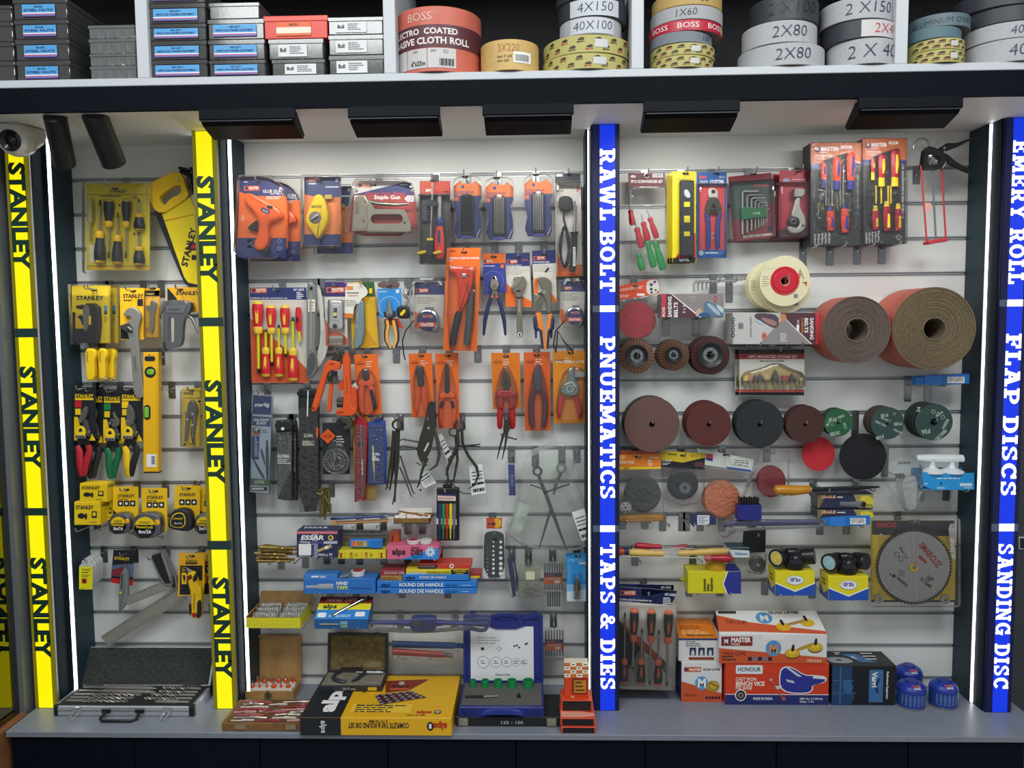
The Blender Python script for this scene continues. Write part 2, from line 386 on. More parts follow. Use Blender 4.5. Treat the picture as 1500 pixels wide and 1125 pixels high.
# backlit signs
def zpx(px,py):return P(px,py,YS).z
YELE=mat('fff200',.4,emit=SIGN_E*.95);YEL_FADE=mat('8d8400',.4,emit=.55);YELK=mat('1f3a38',.4);YTXT=mat('173a33',.4)  # yellow edge strips: fading of the backlight put into a dimmer olive glow
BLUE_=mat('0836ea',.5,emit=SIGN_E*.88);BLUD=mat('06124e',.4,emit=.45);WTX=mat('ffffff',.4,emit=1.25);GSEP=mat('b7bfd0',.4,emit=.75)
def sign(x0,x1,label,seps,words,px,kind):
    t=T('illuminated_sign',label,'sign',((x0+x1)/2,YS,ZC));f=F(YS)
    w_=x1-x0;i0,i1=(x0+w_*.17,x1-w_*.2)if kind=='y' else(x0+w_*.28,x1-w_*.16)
    cs,ed=(YELE,YEL_FADE)if kind=='y' else(BLUE_,BLUD)
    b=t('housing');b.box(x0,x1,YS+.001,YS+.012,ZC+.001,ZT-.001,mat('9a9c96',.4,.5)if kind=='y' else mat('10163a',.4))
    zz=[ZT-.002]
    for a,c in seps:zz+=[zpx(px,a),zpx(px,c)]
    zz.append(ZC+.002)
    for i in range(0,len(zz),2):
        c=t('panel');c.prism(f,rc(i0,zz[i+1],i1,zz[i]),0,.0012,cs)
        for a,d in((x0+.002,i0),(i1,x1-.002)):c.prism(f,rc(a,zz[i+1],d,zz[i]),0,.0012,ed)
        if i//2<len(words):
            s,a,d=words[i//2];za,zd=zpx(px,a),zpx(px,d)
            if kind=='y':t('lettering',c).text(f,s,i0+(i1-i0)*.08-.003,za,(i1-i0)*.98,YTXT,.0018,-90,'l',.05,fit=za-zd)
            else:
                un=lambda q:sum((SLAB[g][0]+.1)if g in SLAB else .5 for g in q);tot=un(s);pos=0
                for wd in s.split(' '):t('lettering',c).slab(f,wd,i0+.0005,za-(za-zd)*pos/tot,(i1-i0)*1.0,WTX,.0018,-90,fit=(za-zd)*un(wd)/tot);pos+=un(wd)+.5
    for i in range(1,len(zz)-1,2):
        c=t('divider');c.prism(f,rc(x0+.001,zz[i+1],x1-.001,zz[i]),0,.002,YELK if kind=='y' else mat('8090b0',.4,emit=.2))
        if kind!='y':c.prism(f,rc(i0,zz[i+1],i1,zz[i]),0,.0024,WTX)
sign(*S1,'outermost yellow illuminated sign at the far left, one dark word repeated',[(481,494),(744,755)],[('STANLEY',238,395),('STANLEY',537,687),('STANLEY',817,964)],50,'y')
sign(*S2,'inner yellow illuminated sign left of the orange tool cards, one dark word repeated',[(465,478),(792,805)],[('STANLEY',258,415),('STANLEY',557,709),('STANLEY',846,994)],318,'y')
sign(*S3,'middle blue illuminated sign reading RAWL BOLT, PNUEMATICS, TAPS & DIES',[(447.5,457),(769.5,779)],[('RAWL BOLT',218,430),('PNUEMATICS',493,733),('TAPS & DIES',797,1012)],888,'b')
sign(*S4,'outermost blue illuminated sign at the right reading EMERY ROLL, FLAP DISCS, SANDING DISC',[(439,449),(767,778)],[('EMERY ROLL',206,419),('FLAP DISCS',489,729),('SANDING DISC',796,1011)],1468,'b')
# counter and base cabinets
ctm=mat('838995',.38,0,.06,40)
m=M();m.box(-1.59315,1.492,YF,.02,ZF,ZC,ctm,.0012);o=struct('counter_top',m);o['kind']='structure'
cabm=mat('0c1220',.5,0,.25,50,spec=.1)
xs=[P(a,1100,-.31).x for a in(18,197,381,568,756,945,1137,1330,1500)]
nm=['below the silver drill case','below the inner yellow sign','below the wooden tap and die box','below the yellow die set carton','below the blue hole saw case','below the middle blue sign and glass lifter box','below the red bench vice carton','at the right end, below the blue gas canisters']
for i in range(8):
    t=T('base_cabinet','dark navy base cabinet '+nm[i],'cabinet',(xs[i],-.31,ZF-.72))
    t('body').box(xs[i]+.001,xs[i+1]-.001,-.295,.02,ZF-.72,ZF-.001,cabm);t('door').box(xs[i]+.0015,xs[i+1]-.0015,-.313,-.295,ZF-.715,ZF-.004,cabm,.001)
m=M();m.box(-4,4,-5,.1,ZF-.74,ZF-.72,mat('8d8a85',.4));struct('floor',m)
# left end: glass partition in a grey frame, brown wood behind it
m=M();m.box(-1.645,-1.610,YS-.03,YS+.02,ZC-.7,ZT,mat('8f959b',.4,.6));struct('trim_6',m)
def gmat():
    m=bpy.data.materials.new('pane_glass');m.use_nodes=True;nt=m.node_tree;nt.nodes.clear();N=nt.nodes.new;L=nt.links.new
    o=N('ShaderNodeOutputMaterial');tr=N('ShaderNodeBsdfTransparent');tr.inputs[0].default_value=(.8,.84,.82,1);g=N('ShaderNodeBsdfGlossy');g.inputs['Roughness'].default_value=.015
    fr=N('ShaderNodeFresnel');fr.inputs['IOR'].default_value=2.4;x=N('ShaderNodeMixShader');L(fr.outputs[0],x.inputs[0]);L(tr.outputs[0],x.inputs[1]);L(g.outputs[0],x.inputs[2]);L(x.outputs[0],o.inputs[0]);return m
m=M();m.box(-1.634,-1.626,-.95,YS-.03,ZC+.0,ZT+.05,gmat());struct('window_1',m)
wood=mat('8a5a38',.5,0,.3,14)
m=M();m.box(-1.66,-1.6,-.95,YS-.03,ZC-.74,ZC-.001,wood);struct('wall_left',m)
m=M();m.box(-2.6,-1.66,.1,.14,ZF-.72,.2,mat('20262a',.6));m.box(-2.6,-1.66,-.3,.1,ZF-.72,ZC+.1,wood);struct('wall_left_beyond',m)
m=M();m.box(1.53,2.4,-.02,.04,ZF-.72,ZT,mat('3d4247',.6));struct('wall_right',m)
t=T('wall_socket','small white framed socket on the dark wall at the right edge','socket',P(1495,795,-.02));f=W(-.02)
k=t('frame');k.prism(f,rr(1491,786,1503,804,1),.0002,.006,mat('d8dcdf',.4));t('face').prism(f,rr(1492.3,787.5,1502,802.5,1),.006,.008,BLK)
# five black wash-light floods hung under the fascia
def flood(x0,x1,y0,yb,label):
    a,b=P(x0,y0+10,YB+.01),P(x1,y0+10,YB+.01);zt=ZT-.003;zb=zt-.048
    yy=YB+.0;t=T('flood_light',label,'light',((a.x+b.x)/2,yy,zt));X0,X1=a.x,b.x
    k=t('arm');k.box(X0,X1,yy-.004,yy+.006,zt-.03,zt,mat('0b1018',.45,spec=.12),.001)
    h=t('housing')
    pr=[(yy-.006,zt-.028),(yy+.03,zt-.004),(yy+.10,zt-.050),(yy+.085,zt-.062),(yy+.012,zt-.042)]
    vs=[V((X,y,z))for X in(X0+.004,X1-.004)for y,z in pr];n=5
    fs=[(i,(i+1)%n,n+(i+1)%n,n+i)for i in range(n)]+[tuple(range(n))[::-1],tuple(range(n,2*n))]
    h.add(vs,fs,mat('0b0c10',.45,spec=.12))
    t('trim').box(X0+.006,X1-.006,yy-.0075,yy-.004,zt-.034,zt-.031,mat('3a3e46',.3,.6))
    l=area('flood_lamp',((X0+X1)/2,yy+.082,zt-.035),((X0+X1)/2,.0,-.75),(X1-X0)*.9,.03,FLOOD_E,(1,.98,.94));l.data.spread=R(150)
for a in((294,434,158,193,'black flood light nearest the inner yellow sign'),(511,645,154,192,'second black flood light from the left, above the staple gun card'),(707,840,150,183,'middle black flood light, above the folding key sets'),
          (942,1082,146,179,'black flood light right of the middle blue sign'),(1255,1407,139,176,'rightmost black flood light, above the caulking gun')):flood(*a)
# two cylinder spots and a dome camera
def spot(top,bot,r,label):
    a,b=P(*top,YB+.05),P(*bot,YB+.15);t=T('spot_light',label,'spotlight',a);ax=(b-a);L_=ax.length
    t('stem').tube([V((a.x,a.y,ZT)),a+ax*.06],.006,BLK)
    t('housing').rev(a,ax,[(.0,0),(r*.8,0),(r,.006),(r,L_-.004),(r*.97,L_),(r*.9,L_),(r*.86,L_-.012),(0,L_-.02)],mat('17181b',.42),28)
    t('louvre').rev(a-ax.normalized()*.001,ax,[(0,0),(r*.55,0),(r*.55,.004),(0,.004)],mat('2b2d30',.5),20)
    l=bpy.data.lights.new('spot_lamp','SPOT');l.energy=SPOT_E;l.spot_size=R(70);l.spot_blend=.8;l.shadow_soft_size=.02;l.color=(1,.97,.9)
    o=bpy.data.objects.new('spot_lamp',l);COL.objects.link(o);o.location=b+ax.normalized()*.004;o.rotation_euler=V((ax.x*.7,.12,-.5)).to_track_quat('-Z','Y').to_euler()
spot((80,168),(95,241),.030,'left black cylinder spotlight under the soffit, next to the dome camera')
spot((137,165),(167,240),.034,'right black cylinder spotlight under the soffit, above the screwdriver card')
t=T('dome_camera','white dome security camera at the top of the outermost yellow sign','camera',P(24,190,-.3))
o=P(20,205,-.24);o.z=ZT-.004
t('base').rev(o,(0,0,-1),[(0,0),(.082,0),(.084,.012),(.078,.03),(.062,.045),(0,.05)],mat('cfcdc4',.4),36)
c=P(24,205,-.29);t('ball').rev(c,(.05,-1,-.25),[(.046,-.03),(.048,0),(.042,.02),(.032,.03),(.0,.03)],mat('d8d5cb',.35),32)
t('lens').rev(c,(.05,-1,-.25),[(.030,.03),(.030,.034),(.026,.036),(.016,.031),(.010,.036),(0,.038)],mat('17191c',.15),28)
# ================================================================ shared builders for the goods
def hook(p,hd,L=.1,lab=None,tip=.014,pd=.02):
    """chrome slatwall hook through world point p (x, z used); plate hangs from the groove at or above it"""
    x,z=p.x,p.z;n=math.floor((-z+.012)/SP);zs=-SP*max(n,0)
    if zs<z-.012:zs=z+.01
    t=T('slatwall_hook',lab or('chrome slatwall hook holding the '+hd),'hook',(x,0,z))
    b=t('back_plate');zb=min(z-pd,zs-.05)
    b.prism(F(-.0012),rr(x-.0115,zb,x+.0115,zs+.006,.003,2),0,.0016,mat('8d9092',.3,.9),r=.0006,seg=1)
    b.box(x-.0105,x+.0105,-.0012,.006,zs-.002,zs+.002,STEEL)
    r=t('prong');q=[V((x,-.0025,z-.012)),V((x,-.0035,z-.004)),V((x,-.01,z)),V((x,-L*.5,z+.0005)),V((x,-L+.01,z+.001)),V((x,-L+.003,z+.004)),V((x,-L,z+tip))]
    r.tube(q,.0023,CHROME,8)
    return t
def card(name,label,cat,f,pts,m,hk=None,hd=None,group=None,th=.0004,L=None,side=None):
    cx=sum(p[0]for p in pts)/len(pts);cy=min(p[1]for p in pts)
    t=T(name,label,cat,f.pt(cx,cy),group);c=t('card');c.prism(f,pts,0,th,m,side)
    if hk:
        p=f.pt(*hk);c.flat(f,rr(hk[0]-.010/f.m,hk[1]-.003/f.m,hk[0]+.010/f.m,hk[1]+.004/f.m,.003/f.m,2),mat('2a2a2c',.6),th+.0004)
        hook(p,hd or label,-f.Y+.03 if L is None else L)
    return t,c
def bag(t,f,pts,m=BAG,d0=.0,d1=.012,nm='bag',r=.006):t(nm).prism(f,pts,d0,d1,m,r=min(r,d1-d0-.0005),seg=2,back=False)
def sdr(t,f,butt,tip,hl,r,hm,cm=None,bm=None,sm=STEEL,sr=.18,d=.014,tipm=None,flat=.8,grip=None,tl=.1):
    L=math.hypot(tip[0]-butt[0],tip[1]-butt[1]);ux,uy=(tip[0]-butt[0])/L,(tip[1]-butt[1])/L
    at=lambda s,k=0:(butt[0]+ux*s-uy*k,butt[1]+uy*s+ux*k)
    h=t('handle');pr=[(0,.55),(.03,.8),(.12,.96),(.32,1),(.52,.9),(.7,.72),(.78,.7)]
    h.limb(f,[at(a*hl)+(k*r,)for a,k in pr],d,hm,flat)
    h.limb(f,[at(a*hl)+(k*r,)for a,k in((.78,.74),(.86,.82),(.95,.8),(1,.62))],d,cm or hm,flat)
    if bm:h.limb(f,[at(a*hl)+(k*r,)for a,k in((-.015,.5),(.02,.84),(.09,.95))],d,bm,flat*1.02)
    if grip:h.limb(f,[at(a*hl)+(k*r,)for a,k in((.15,.22),(.3,.42),(.5,.35),(.68,.2))],d+r*f.m*flat*.72,grip,.5)
    s=t('shaft');s.limb(f,[at(hl*.98)+(sr*r,),at(L*(1-tl))+(sr*r,)],d,sm)
    s.limb(f,[at(L*(1-tl))+(sr*r*1.02,),at(L*.985)+(sr*r*.95,),at(L)+(sr*r*.5,)],d,tipm or sm)
def mir(pts,cx):return[(2*cx-p[0],)+tuple(p[1:])for p in pts]
def holed(o,i):
    if area2(o)*area2(i)>0:i=i[::-1]
    k=min(((a[0]-b[0])**2+(a[1]-b[1])**2,m,n)for m,a in enumerate(o)for n,b in enumerate(i));m,n=k[1],k[2]
    return o[:m+1]+i[n:]+i[:n+1]+o[m:]
def bx(t,f,x0,y0,x1,y1,D,m,pn='carton',side=None,th=0,r=.0012):
    """carton with its front face in frame f and depth D behind it; returns mesh, top frame, left frame"""
    k=t(pn);k.prism(f,rc(x0,y0,x1,y1),-D,0,m,side or m,r=r,seg=1)
    a,b=f.pt(x0,y0),f.pt(x1,y0);dy=V((0,D,0));c,e=f.pt(x0,y1),f.pt(x1,y1)
    return k,Bi(a+V((0,0,.0001)),b+V((0,0,.0001)),b+dy,a+dy),Bi(c+dy,c,a,a+dy),Bi(e,e+dy,b+dy,b)
def flute(n,r,a):return[((r*(1+a*(1 if i%2 else-1))),i)for i in range(n)]
ST_Y=mat('f3d21a',.42);ST_Y2=mat('f5c518',.42);ST_K=mat('1d2124',.45);DK=mat('1b1f27',.5)
# ================================================================ left bay
f=W(-.07,0,230,4.1667)
t,c=card('screwdriver_set','yellow screwdriver set card with eight black and yellow drivers','screwdriver set',f,rr(528,160,915,690,8),mat('d9c51c',.45),(705,192),'yellow screwdriver set card',L=.135)
c.text(f,'STANLEY',722,218,18,DK,al='c',fit=106,bold=.03);c.rect(f,532,228,912,231,DK);c.lines(f,610,235,760,1,10,7,DK);c.lines(f,810,240,850,2,10,5,DK);c.rect(f,532,664,912,667,DK);c.rect(f,528,670,915,690,mat('e0b51c',.45))
for a in((730,295),(820,470)):c.disc(f,*a,7,GUN)
k=t('voltage_tester');k.limb(f,[(567,255,10),(567,300,17),(567,390,18),(567,410,9)],.014,mat('b9b48a',.2));k.limb(f,[(567,410,6),(567,520,5)],.014,STEEL);c.rect(f,548,535,585,645,mat('d8d4ba',.4))
for bt,tp,hl,r in(((622,652),(625,265),198,34),((678,262),(677,622),170,31),((728,657),(733,343),178,31),((785,262),(781,622),172,27),((864,452),(861,262),102,34),((862,662),(861,462),112,34)):
    sdr(t,f,bt,tp,hl,r,ST_K,ST_Y2,mat('caa21c',.4),tipm=GUN,sr=.2)
bag(t,f,rr(518,152,940,715,22),BLIS,.0,.026,'blister',.01)
# hand saw
f=W(-.06,0,230,4.1667)
t=T('hand_saw','hand saw with yellow handle and yellow blade sleeve beside the inner yellow sign','saw',f.pt(1060,100));hook(f.pt(1105,160),'yellow hand saw',.085)
k=t('handle');k.prism(f,holed(ch([(915,178),(1010,128),(1098,92),(1132,125),(1150,190),(1172,245),(1090,300),(1005,354),(945,312)],1),ch([(985,245),(1108,163),(1130,225),(1052,262),(1022,305),(998,280)],1)),0,.02,mat('f2c516',.4))
k=t('blade');k.prism(f,[(1010,340),(1190,230),(1260,420),(1262,800),(1160,782),(1125,735)],.006,.008,STEEL)
k=t('blade_sleeve');k.prism(f,[(952,332),(1003,352),(1172,248),(1200,330),(1262,500),(1262,815),(1180,800),(1140,775),(1105,700)],.004,.012,mat('f2d714',.45))
k.flat(f,[(950,330),(1000,352),(1135,735),(1160,768),(1262,790),(1262,818),(1180,803),(1138,775),(1103,700)],DK,.013);k.flat(f,[(1010,392),(1200,350),(1200,353),(1012,396)],RED,.013)
k.text(f,'STANLEY',1152,672,36,DK,.0135,76,fit=240,bold=.03);k.prism(f,rr(1160,525,1260,572,12),.012,.0128,DK);k.rect(f,1175,535,1205,562,RED,.0135);k.rect(f,1180,600,1260,630,DK,.013)
t=T('spring_clamp','black spring clamp hung behind the hand saw, beside the inner yellow sign','clamp',f.pt(1150,70));f2=f.at(-.03)
for p in([(1102,70,9),(1150,85,14),(1200,75,10)],[(1108,92,8),(1160,110,15),(1190,150,10),(1195,220,8)],[(1160,70,8),(1205,95,12),(1215,180,9)]):t('jaw').limb(f2,p,.012,BLK)
t('spring').limb(f2,[(1165,130,10),(1185,190,9)],.018,DSTEEL);hook(f2.pt(1165,85),'black spring clamp',.05)
# row 2: puller pliers, wrenches, staple gun
f=W(-.075,80,400,3.75)
def haw(f,label,hd,dx=0):
    g=lambda L_:[(a+dx,b)for a,b in L_]
    t,c=card('plier_pack',label,'pliers',f,g(rr(95,68,308,384,5)),mat('f0d21c',.45),(215+dx,92),hd,L=.13)
    c.flat(f,g([(98,215),(112,215),(170,320),(250,384),(98,384)]),DK);c.text(f,'STANLEY',195+dx,148,22,DK,al='c',fit=150,bold=.03);c.flat(f,g(ch([(112,180),(160,172),(205,180),(205,198),(125,200)],1)),DK);c.flat(f,g(rr(115,222,165,305,6)),mat('e2b71e',.45),.0009);c.flat(f,g(ch([(120,240),(160,225),(160,300),(140,250)],1)),DK,.0012)
    c.rect(f,272+dx,178,290+dx,208,mat('3a9ad0',.4));c.rect(f,272+dx,208,290+dx,228,mat('2a5a2c',.4));c.lines(f,272+dx,236,292+dx,5,8,3,DK)
    k=t('jaws');k.prism(f,g(ch([(165,165),(255,168),(262,240),(262,300),(250,400),(190,412),(170,260)],1)),.004,.016,GUN,r=.004)
    k.prism(f,g(ch([(172,180),(205,172),(212,250),(190,330),(176,300)],1)),.014,.018,STEEL);k.flat(f,g(rr(205,235,218,285,3)),YEL,.0185)
    for x0,x1,y1 in((182,244,590),(252,304,585)):
        h=t('handle');h.prism(f,g(ch([(x0,412),(x1-6,415),(x1+2,455),(x1-10,480),(x1-4,585),(x0+8,592),(x0+4,500)],1)),.002,.02,mat('f2c81a',.45),r=.005);h.text(f,'STANLEY',x0+12+dx,430,8,DK,.0205,-88,fit=60)
    t('wire_catch').tube([f.pt(248+dx,578,.02),f.pt(275+dx,572,.024),f.pt(306+dx,578,.02)],.0012,STEEL);bag(t,f,g([(88,62),(310,65),(318,388),(100,392)]),BLIS,0,.02,'blister');return t
haw(f.at(-.045),'yellow plier card with yellow handles, hanging behind its twin','rear yellow plier card',46);haw(f,'yellow plier card with yellow handles, the front one beside the dark cheek','front yellow plier card')
f=W(-.07,80,400,3.75)
t,c=card('adjustable_wrench','large grey adjustable wrench on yellow card','wrench',f,rr(360,82,492,365,5),mat('f0b81e',.45),(432,98),'large adjustable wrench card',L=.12)
c.text(f,'STANLEY',377,136,20,DK,fit=112,bold=.03);c.rect(f,455,142,486,182,DK);c.lines(f,380,146,445,1,8,8,DK);c.flat(f,[(362,290),(440,362),(362,362)],DK)
WG=mat('a09f9a',.36,.5)
k=t('wrench_body');k.prism(f,ch([(385,235),(400,205),(425,188),(455,190),(480,212),(488,245),(475,285),(468,345),(498,640),(497,680),(478,690),(448,670),(440,600),(424,350),(400,312),(376,290),(412,274),(440,240)],2),.006,.016,WG,r=.003)
k.text(f,'STANLEY',445,455,12,mat('5a5a58',.5),.0168,-84,fit=85);t('jaw').prism(f,[(362,292),(425,270),(445,300),(440,330),(410,325)],.007,.018,mat('6e6d6a',.4,.8),r=.002)
j=t('knurl');j.limb(f,[(418,300,12),(440,318,12)],.017,DSTEEL)
f=W(-.06,80,400,3.75)
t,c=card('adjustable_wrench','small adjustable wrench on slim yellow card','wrench',f,rr(493,82,578,352,4),mat('f0b41e',.45),(540,84),'small adjustable wrench card',L=.09)
c.rect(f,495,96,577,128,DK);c.rect(f,552,96,576,122,RED);c.text(f,'STANLEY',502,120,9,YEL,fit=46);c.lines(f,500,300,520,5,8,3,DK)
k=t('wrench_body');k.prism(f,ch([(508,180),(535,178),(530,160),(540,148),(560,152),(570,175),(556,205),(548,320),(538,332),(524,322),(532,215),(508,192)],1),.003,.01,mat('a8a8a2',.35,.7),r=.002);bag(t,f,rr(496,130,580,355,8),BLIS,.001,.014,'blister')
f=W(-.085,80,400,3.75)
t,c=card('staple_gun','grey hand staple gun on yellow card beside the inner yellow sign','staple gun',f,rr(618,78,800,215,4),mat('f0b41e',.45),(690,90),'grey staple gun',L=.12)
c.flat(f,[(620,80),(672,140),(672,150),(620,150)],DK);c.text(f,'STANLEY',668,120,20,DK,fit=126,bold=.03)
SG=mat('7e8084',.35,.7)
k=t('body');k.prism(f,holed(ch([(612,165),(620,152),(765,152),(770,200),(730,245),(722,300),(718,390),(690,410),(640,412),(625,425),(614,420),(616,300)],1),rr(645,232,676,382,14)),.006,.026,SG)
k.prism(f,rr(632,180,738,222,8),.026,.03,mat('94969a',.35,.7),r=.002);k.text(f,'STANLEY',650,206,9,DK,.0308,fit=60)
t('lever').limb(f,[(715,262,9),(745,232,10),(770,250,9),(800,320,8),(806,332,6)],.018,STEEL,.7);t('striker').prism(f,rc(616,380,634,425),.01,.028,DSTEEL)
bag(t,f,ch([(608,150),(770,148),(775,210),(735,260),(728,390),(690,420),(612,430)],1),BLIS,.001,.034,'blister')
# level, empty hook, locking pliers
f=W(-.06,80,400,3.75)
t=T('spirit_level','yellow spirit level hanging upright on the left wall','level',f.pt(550,435));hook(f.pt(541,468),'yellow spirit level',.085)
k=t('body');k.prism(f,rc(505,435,588,1085),0,.022,mat('f0b812',.4),r=.001,seg=1);k.rect(f,522,988,576,1058,WHT,.0225);k.bars(f,548,992,572,1052,BLK,None,.0228,14,True);k.rect(f,576,520,584,980,mat('e0a80c',.4),.0224)
k.flat(f,rr(513,455,570,482,10),DK,.0226);t('end_cap').prism(f,rc(506,1085,590,1092),0,.022,BLK)
for x,y,rx in((543,542,28),(532,762,0)):
    v=t('vial')
    if rx:v.disc(f,x,y,31,DK,.0225);v.prism(f,rr(x-18,y-17,x+22,y+15,14),.022,.025,mat('7fc23c',.2),r=.002);v.rect(f,x-3,y-17,x-1,y+15,DK,.0254)
    else:v.flat(f,rr(508,720,545,802,18),DK,.0225);v.prism(f,rr(512,732,536,790,6),.022,.025,mat('7fc23c',.2),r=.002)
p=P(250,570,-.01);hook(V((p.x,0,p.z)),'',.07,'bare chrome hook right of the yellow spirit level')
f=W(-.05,80,400,3.75)
t,c=card('locking_pliers','chrome locking pliers on yellow card beside the inner yellow sign','pliers',f,rr(702,632,804,955,4),mat('f2cb1c',.45),(752,644),'locking pliers card',L=.08)
c.rect(f,710,655,762,668,DK);c.text(f,'STANLEY',714,666,8,YEL,.0012,fit=44);c.text(f,'LOCKING PLIER',714,690,7,DK,fit=86);c.disc(f,716,940,7,DK);c.disc(f,796,705,7,DK);c.lines(f,735,935,800,1,5,7,DK)
k=t('jaws');k.prism(f,ch([(752,698),(772,697),(790,730),(792,775),(770,800),(742,790),(735,750),(742,715)],1),.004,.014,mat('75746e',.35,.8),r=.003)
t('handle').limb(f,[(730,760,7),(738,800,11),(735,850,10),(728,920,8)],.01,mat('8b8a85',.3,.8),.7);t('handle').limb(f,[(782,760,9),(772,820,11),(764,880,10),(768,930,6)],.01,mat('8b8a85',.3,.8),.7);t('adjusting_screw').limb(f,[(768,905,6),(769,935,6)],.012,DSTEEL)
for x,y in((742,800),(770,770),(768,830)):k.disc(f,x,y,6,CHROME,.0165)
bag(t,f,rr(700,640,806,950,10),BLIS,.001,.02,'blister')
# aviation snips
def snips(f,label,hd,dx,h1,h2,tagm,jaw,dy=0):
    g=lambda L_:[(a+dx,b+dy)+tuple(r)for a,b,*r in L_]
    t,c=card('aviation_snips',label,'tin snips',f,g(rr(102,625,226,920,6)),DK,(165+dx,635+dy),hd,L=-f.Y+.05)
    c.text(f,'STANLEY',164+dx,684+dy,18,YEL,al='c',fit=104,bold=.03);c.rect(f,112+dx,687+dy,214+dx,698+dy,YEL);c.rect(f,112+dx,702+dy,148+dx,738+dy,tagm);c.rect(f,114+dx,745+dy,144+dx,778+dy,YEL);c.flat(f,g([(108,790),(128,790),(160,915),(108,920)]),YEL);c.flat(f,g([(205,880),(226,920),(190,920)]),YEL)
    k=t('jaws');k.prism(f,g(ch(jaw,1)),.006,.018,mat('87847c',.35,.7),r=.002);k.prism(f,g(ch([(148,795),(165,780),(190,812),(205,870),(200,900),(185,890),(175,840)],1)),.004,.014,mat('6c6a64',.4,.7),r=.002)
    k.disc(f,158+dx,806+dy,9,CHROME,.0186);k.disc(f,205+dx,868+dy,8,CHROME,.016)
    k.prism(f,g(ch([(132,880),(140,845),(160,832),(182,850),(188,885),(160,905)],1)),.014,.019,ST_Y,r=.001);k.flat(f,g(ch([(146,868),(160,842),(176,866)],1)),DK,.0195);k.prism(f,g(rr(134,884,188,905,5)),.016,.021,STEEL,r=.002)
    for x in(142,160,178):k.disc(f,x+dx,895+dy,6,DSTEEL,.0216)
    k.prism(f,g([(140,905),(195,905),(205,950),(190,960),(170,930),(150,960),(136,950)]),.008,.016,BLK)
    t('handle').limb(f,g([(138,945,15),(150,975,20),(152,1040,20),(160,1100,18),(165,1112,10)]),.014,h1,.7)
    t('handle').limb(f,g([(200,940,15),(205,975,18),(185,1040,20),(176,1095,16),(180,1110,9)]),.014,h2,.7)
    return t
JL=[(190,725),(196,770),(170,815),(150,825),(148,800),(165,750)];JS=[(172,735),(190,770),(215,800),(200,830),(160,830),(180,800)];JT=[(160,712),(185,740),(198,800),(175,835),(145,830),(150,790),(152,740)]
f=W(-.07,80,400,3.75);SR=mat('b5202c',.45);SGn=mat('0f6a44',.45)
snips(f.at(-.04),'black-handled tin snips on black card, behind the red-handled pair','black-handled tin snips',50,RUB,RUB,YEL,JL,12)
snips(f,'red-handled tin snips on black card, nearest the dark cheek','red-handled tin snips',0,SR,SR,RED,JL)
snips(f.at(-.045),'green-handled tin snips on black card','green-handled tin snips',160,SGn,SGn,GRN,JS,14)
snips(f.at(-.072),'tin snips with one yellow and one black handle on black card','yellow and black tin snips',258,mat('f0c316',.45),RUB,YEL,JT,3)
# cartons and tape measures
def tbox(f,x0,y0,x1,y1,D,label,rz=0):
    t=T('tape_carton',label,'carton',f.pt((x0+x1)/2,y1),None);k,top,l,r=bx(t,f,x0,y0,x1,y1,D,mat('f0cc12',.45));w_,h=x1-x0,y1-y0
    k.text(f,'STANLEY',x0+w_*.08,y0+h*.3,h*.15,DK,.0015,fit=w_*.68,bold=.03);k.flat(f,ci(x0+w_*.28,y0+h*.6,w_*.14,16,h*.12),DK,.0012);k.flat(f,ci(x0+w_*.46,y0+h*.62,w_*.05,12,h*.14),DK,.0012);k.rect(f,x0+w_*.68,y0+h*.4,x0+w_*.88,y0+h*.68,DK,.0012);k.rect(f,x0+w_*.72,y0+h*.45,x0+w_*.84,y0+h*.6,YEL,.0016);k.lines(f,x0+w_*.6,y0+h*.86,x0+w_*.9,1,5,4,DK)
    k.text(r,'STANLEY',.1,.75,.12,DK,fit=.8);return t,k
f=W(-.1,80,690,4.5)
for x in(262,360):hook(W(-.02,80,690,4.5).pt(x,350),'',.13,'chrome hook carrying the yellow tape cartons, '+('nearest the dark cheek' if x<300 else 'next to the tape measure cards'))
f0=W(-.055,80,690,4.5);tbox(f0,300,190,386,322,.04,'yellow tape carton standing behind the front one')
tbox(f,128,204,300,356,.045,'yellow tape carton standing in front, lowest of the three')
tbox(W(-.098,80,690,4.5),165,82,345,203,.05,'yellow tape carton lying on top of the other two')
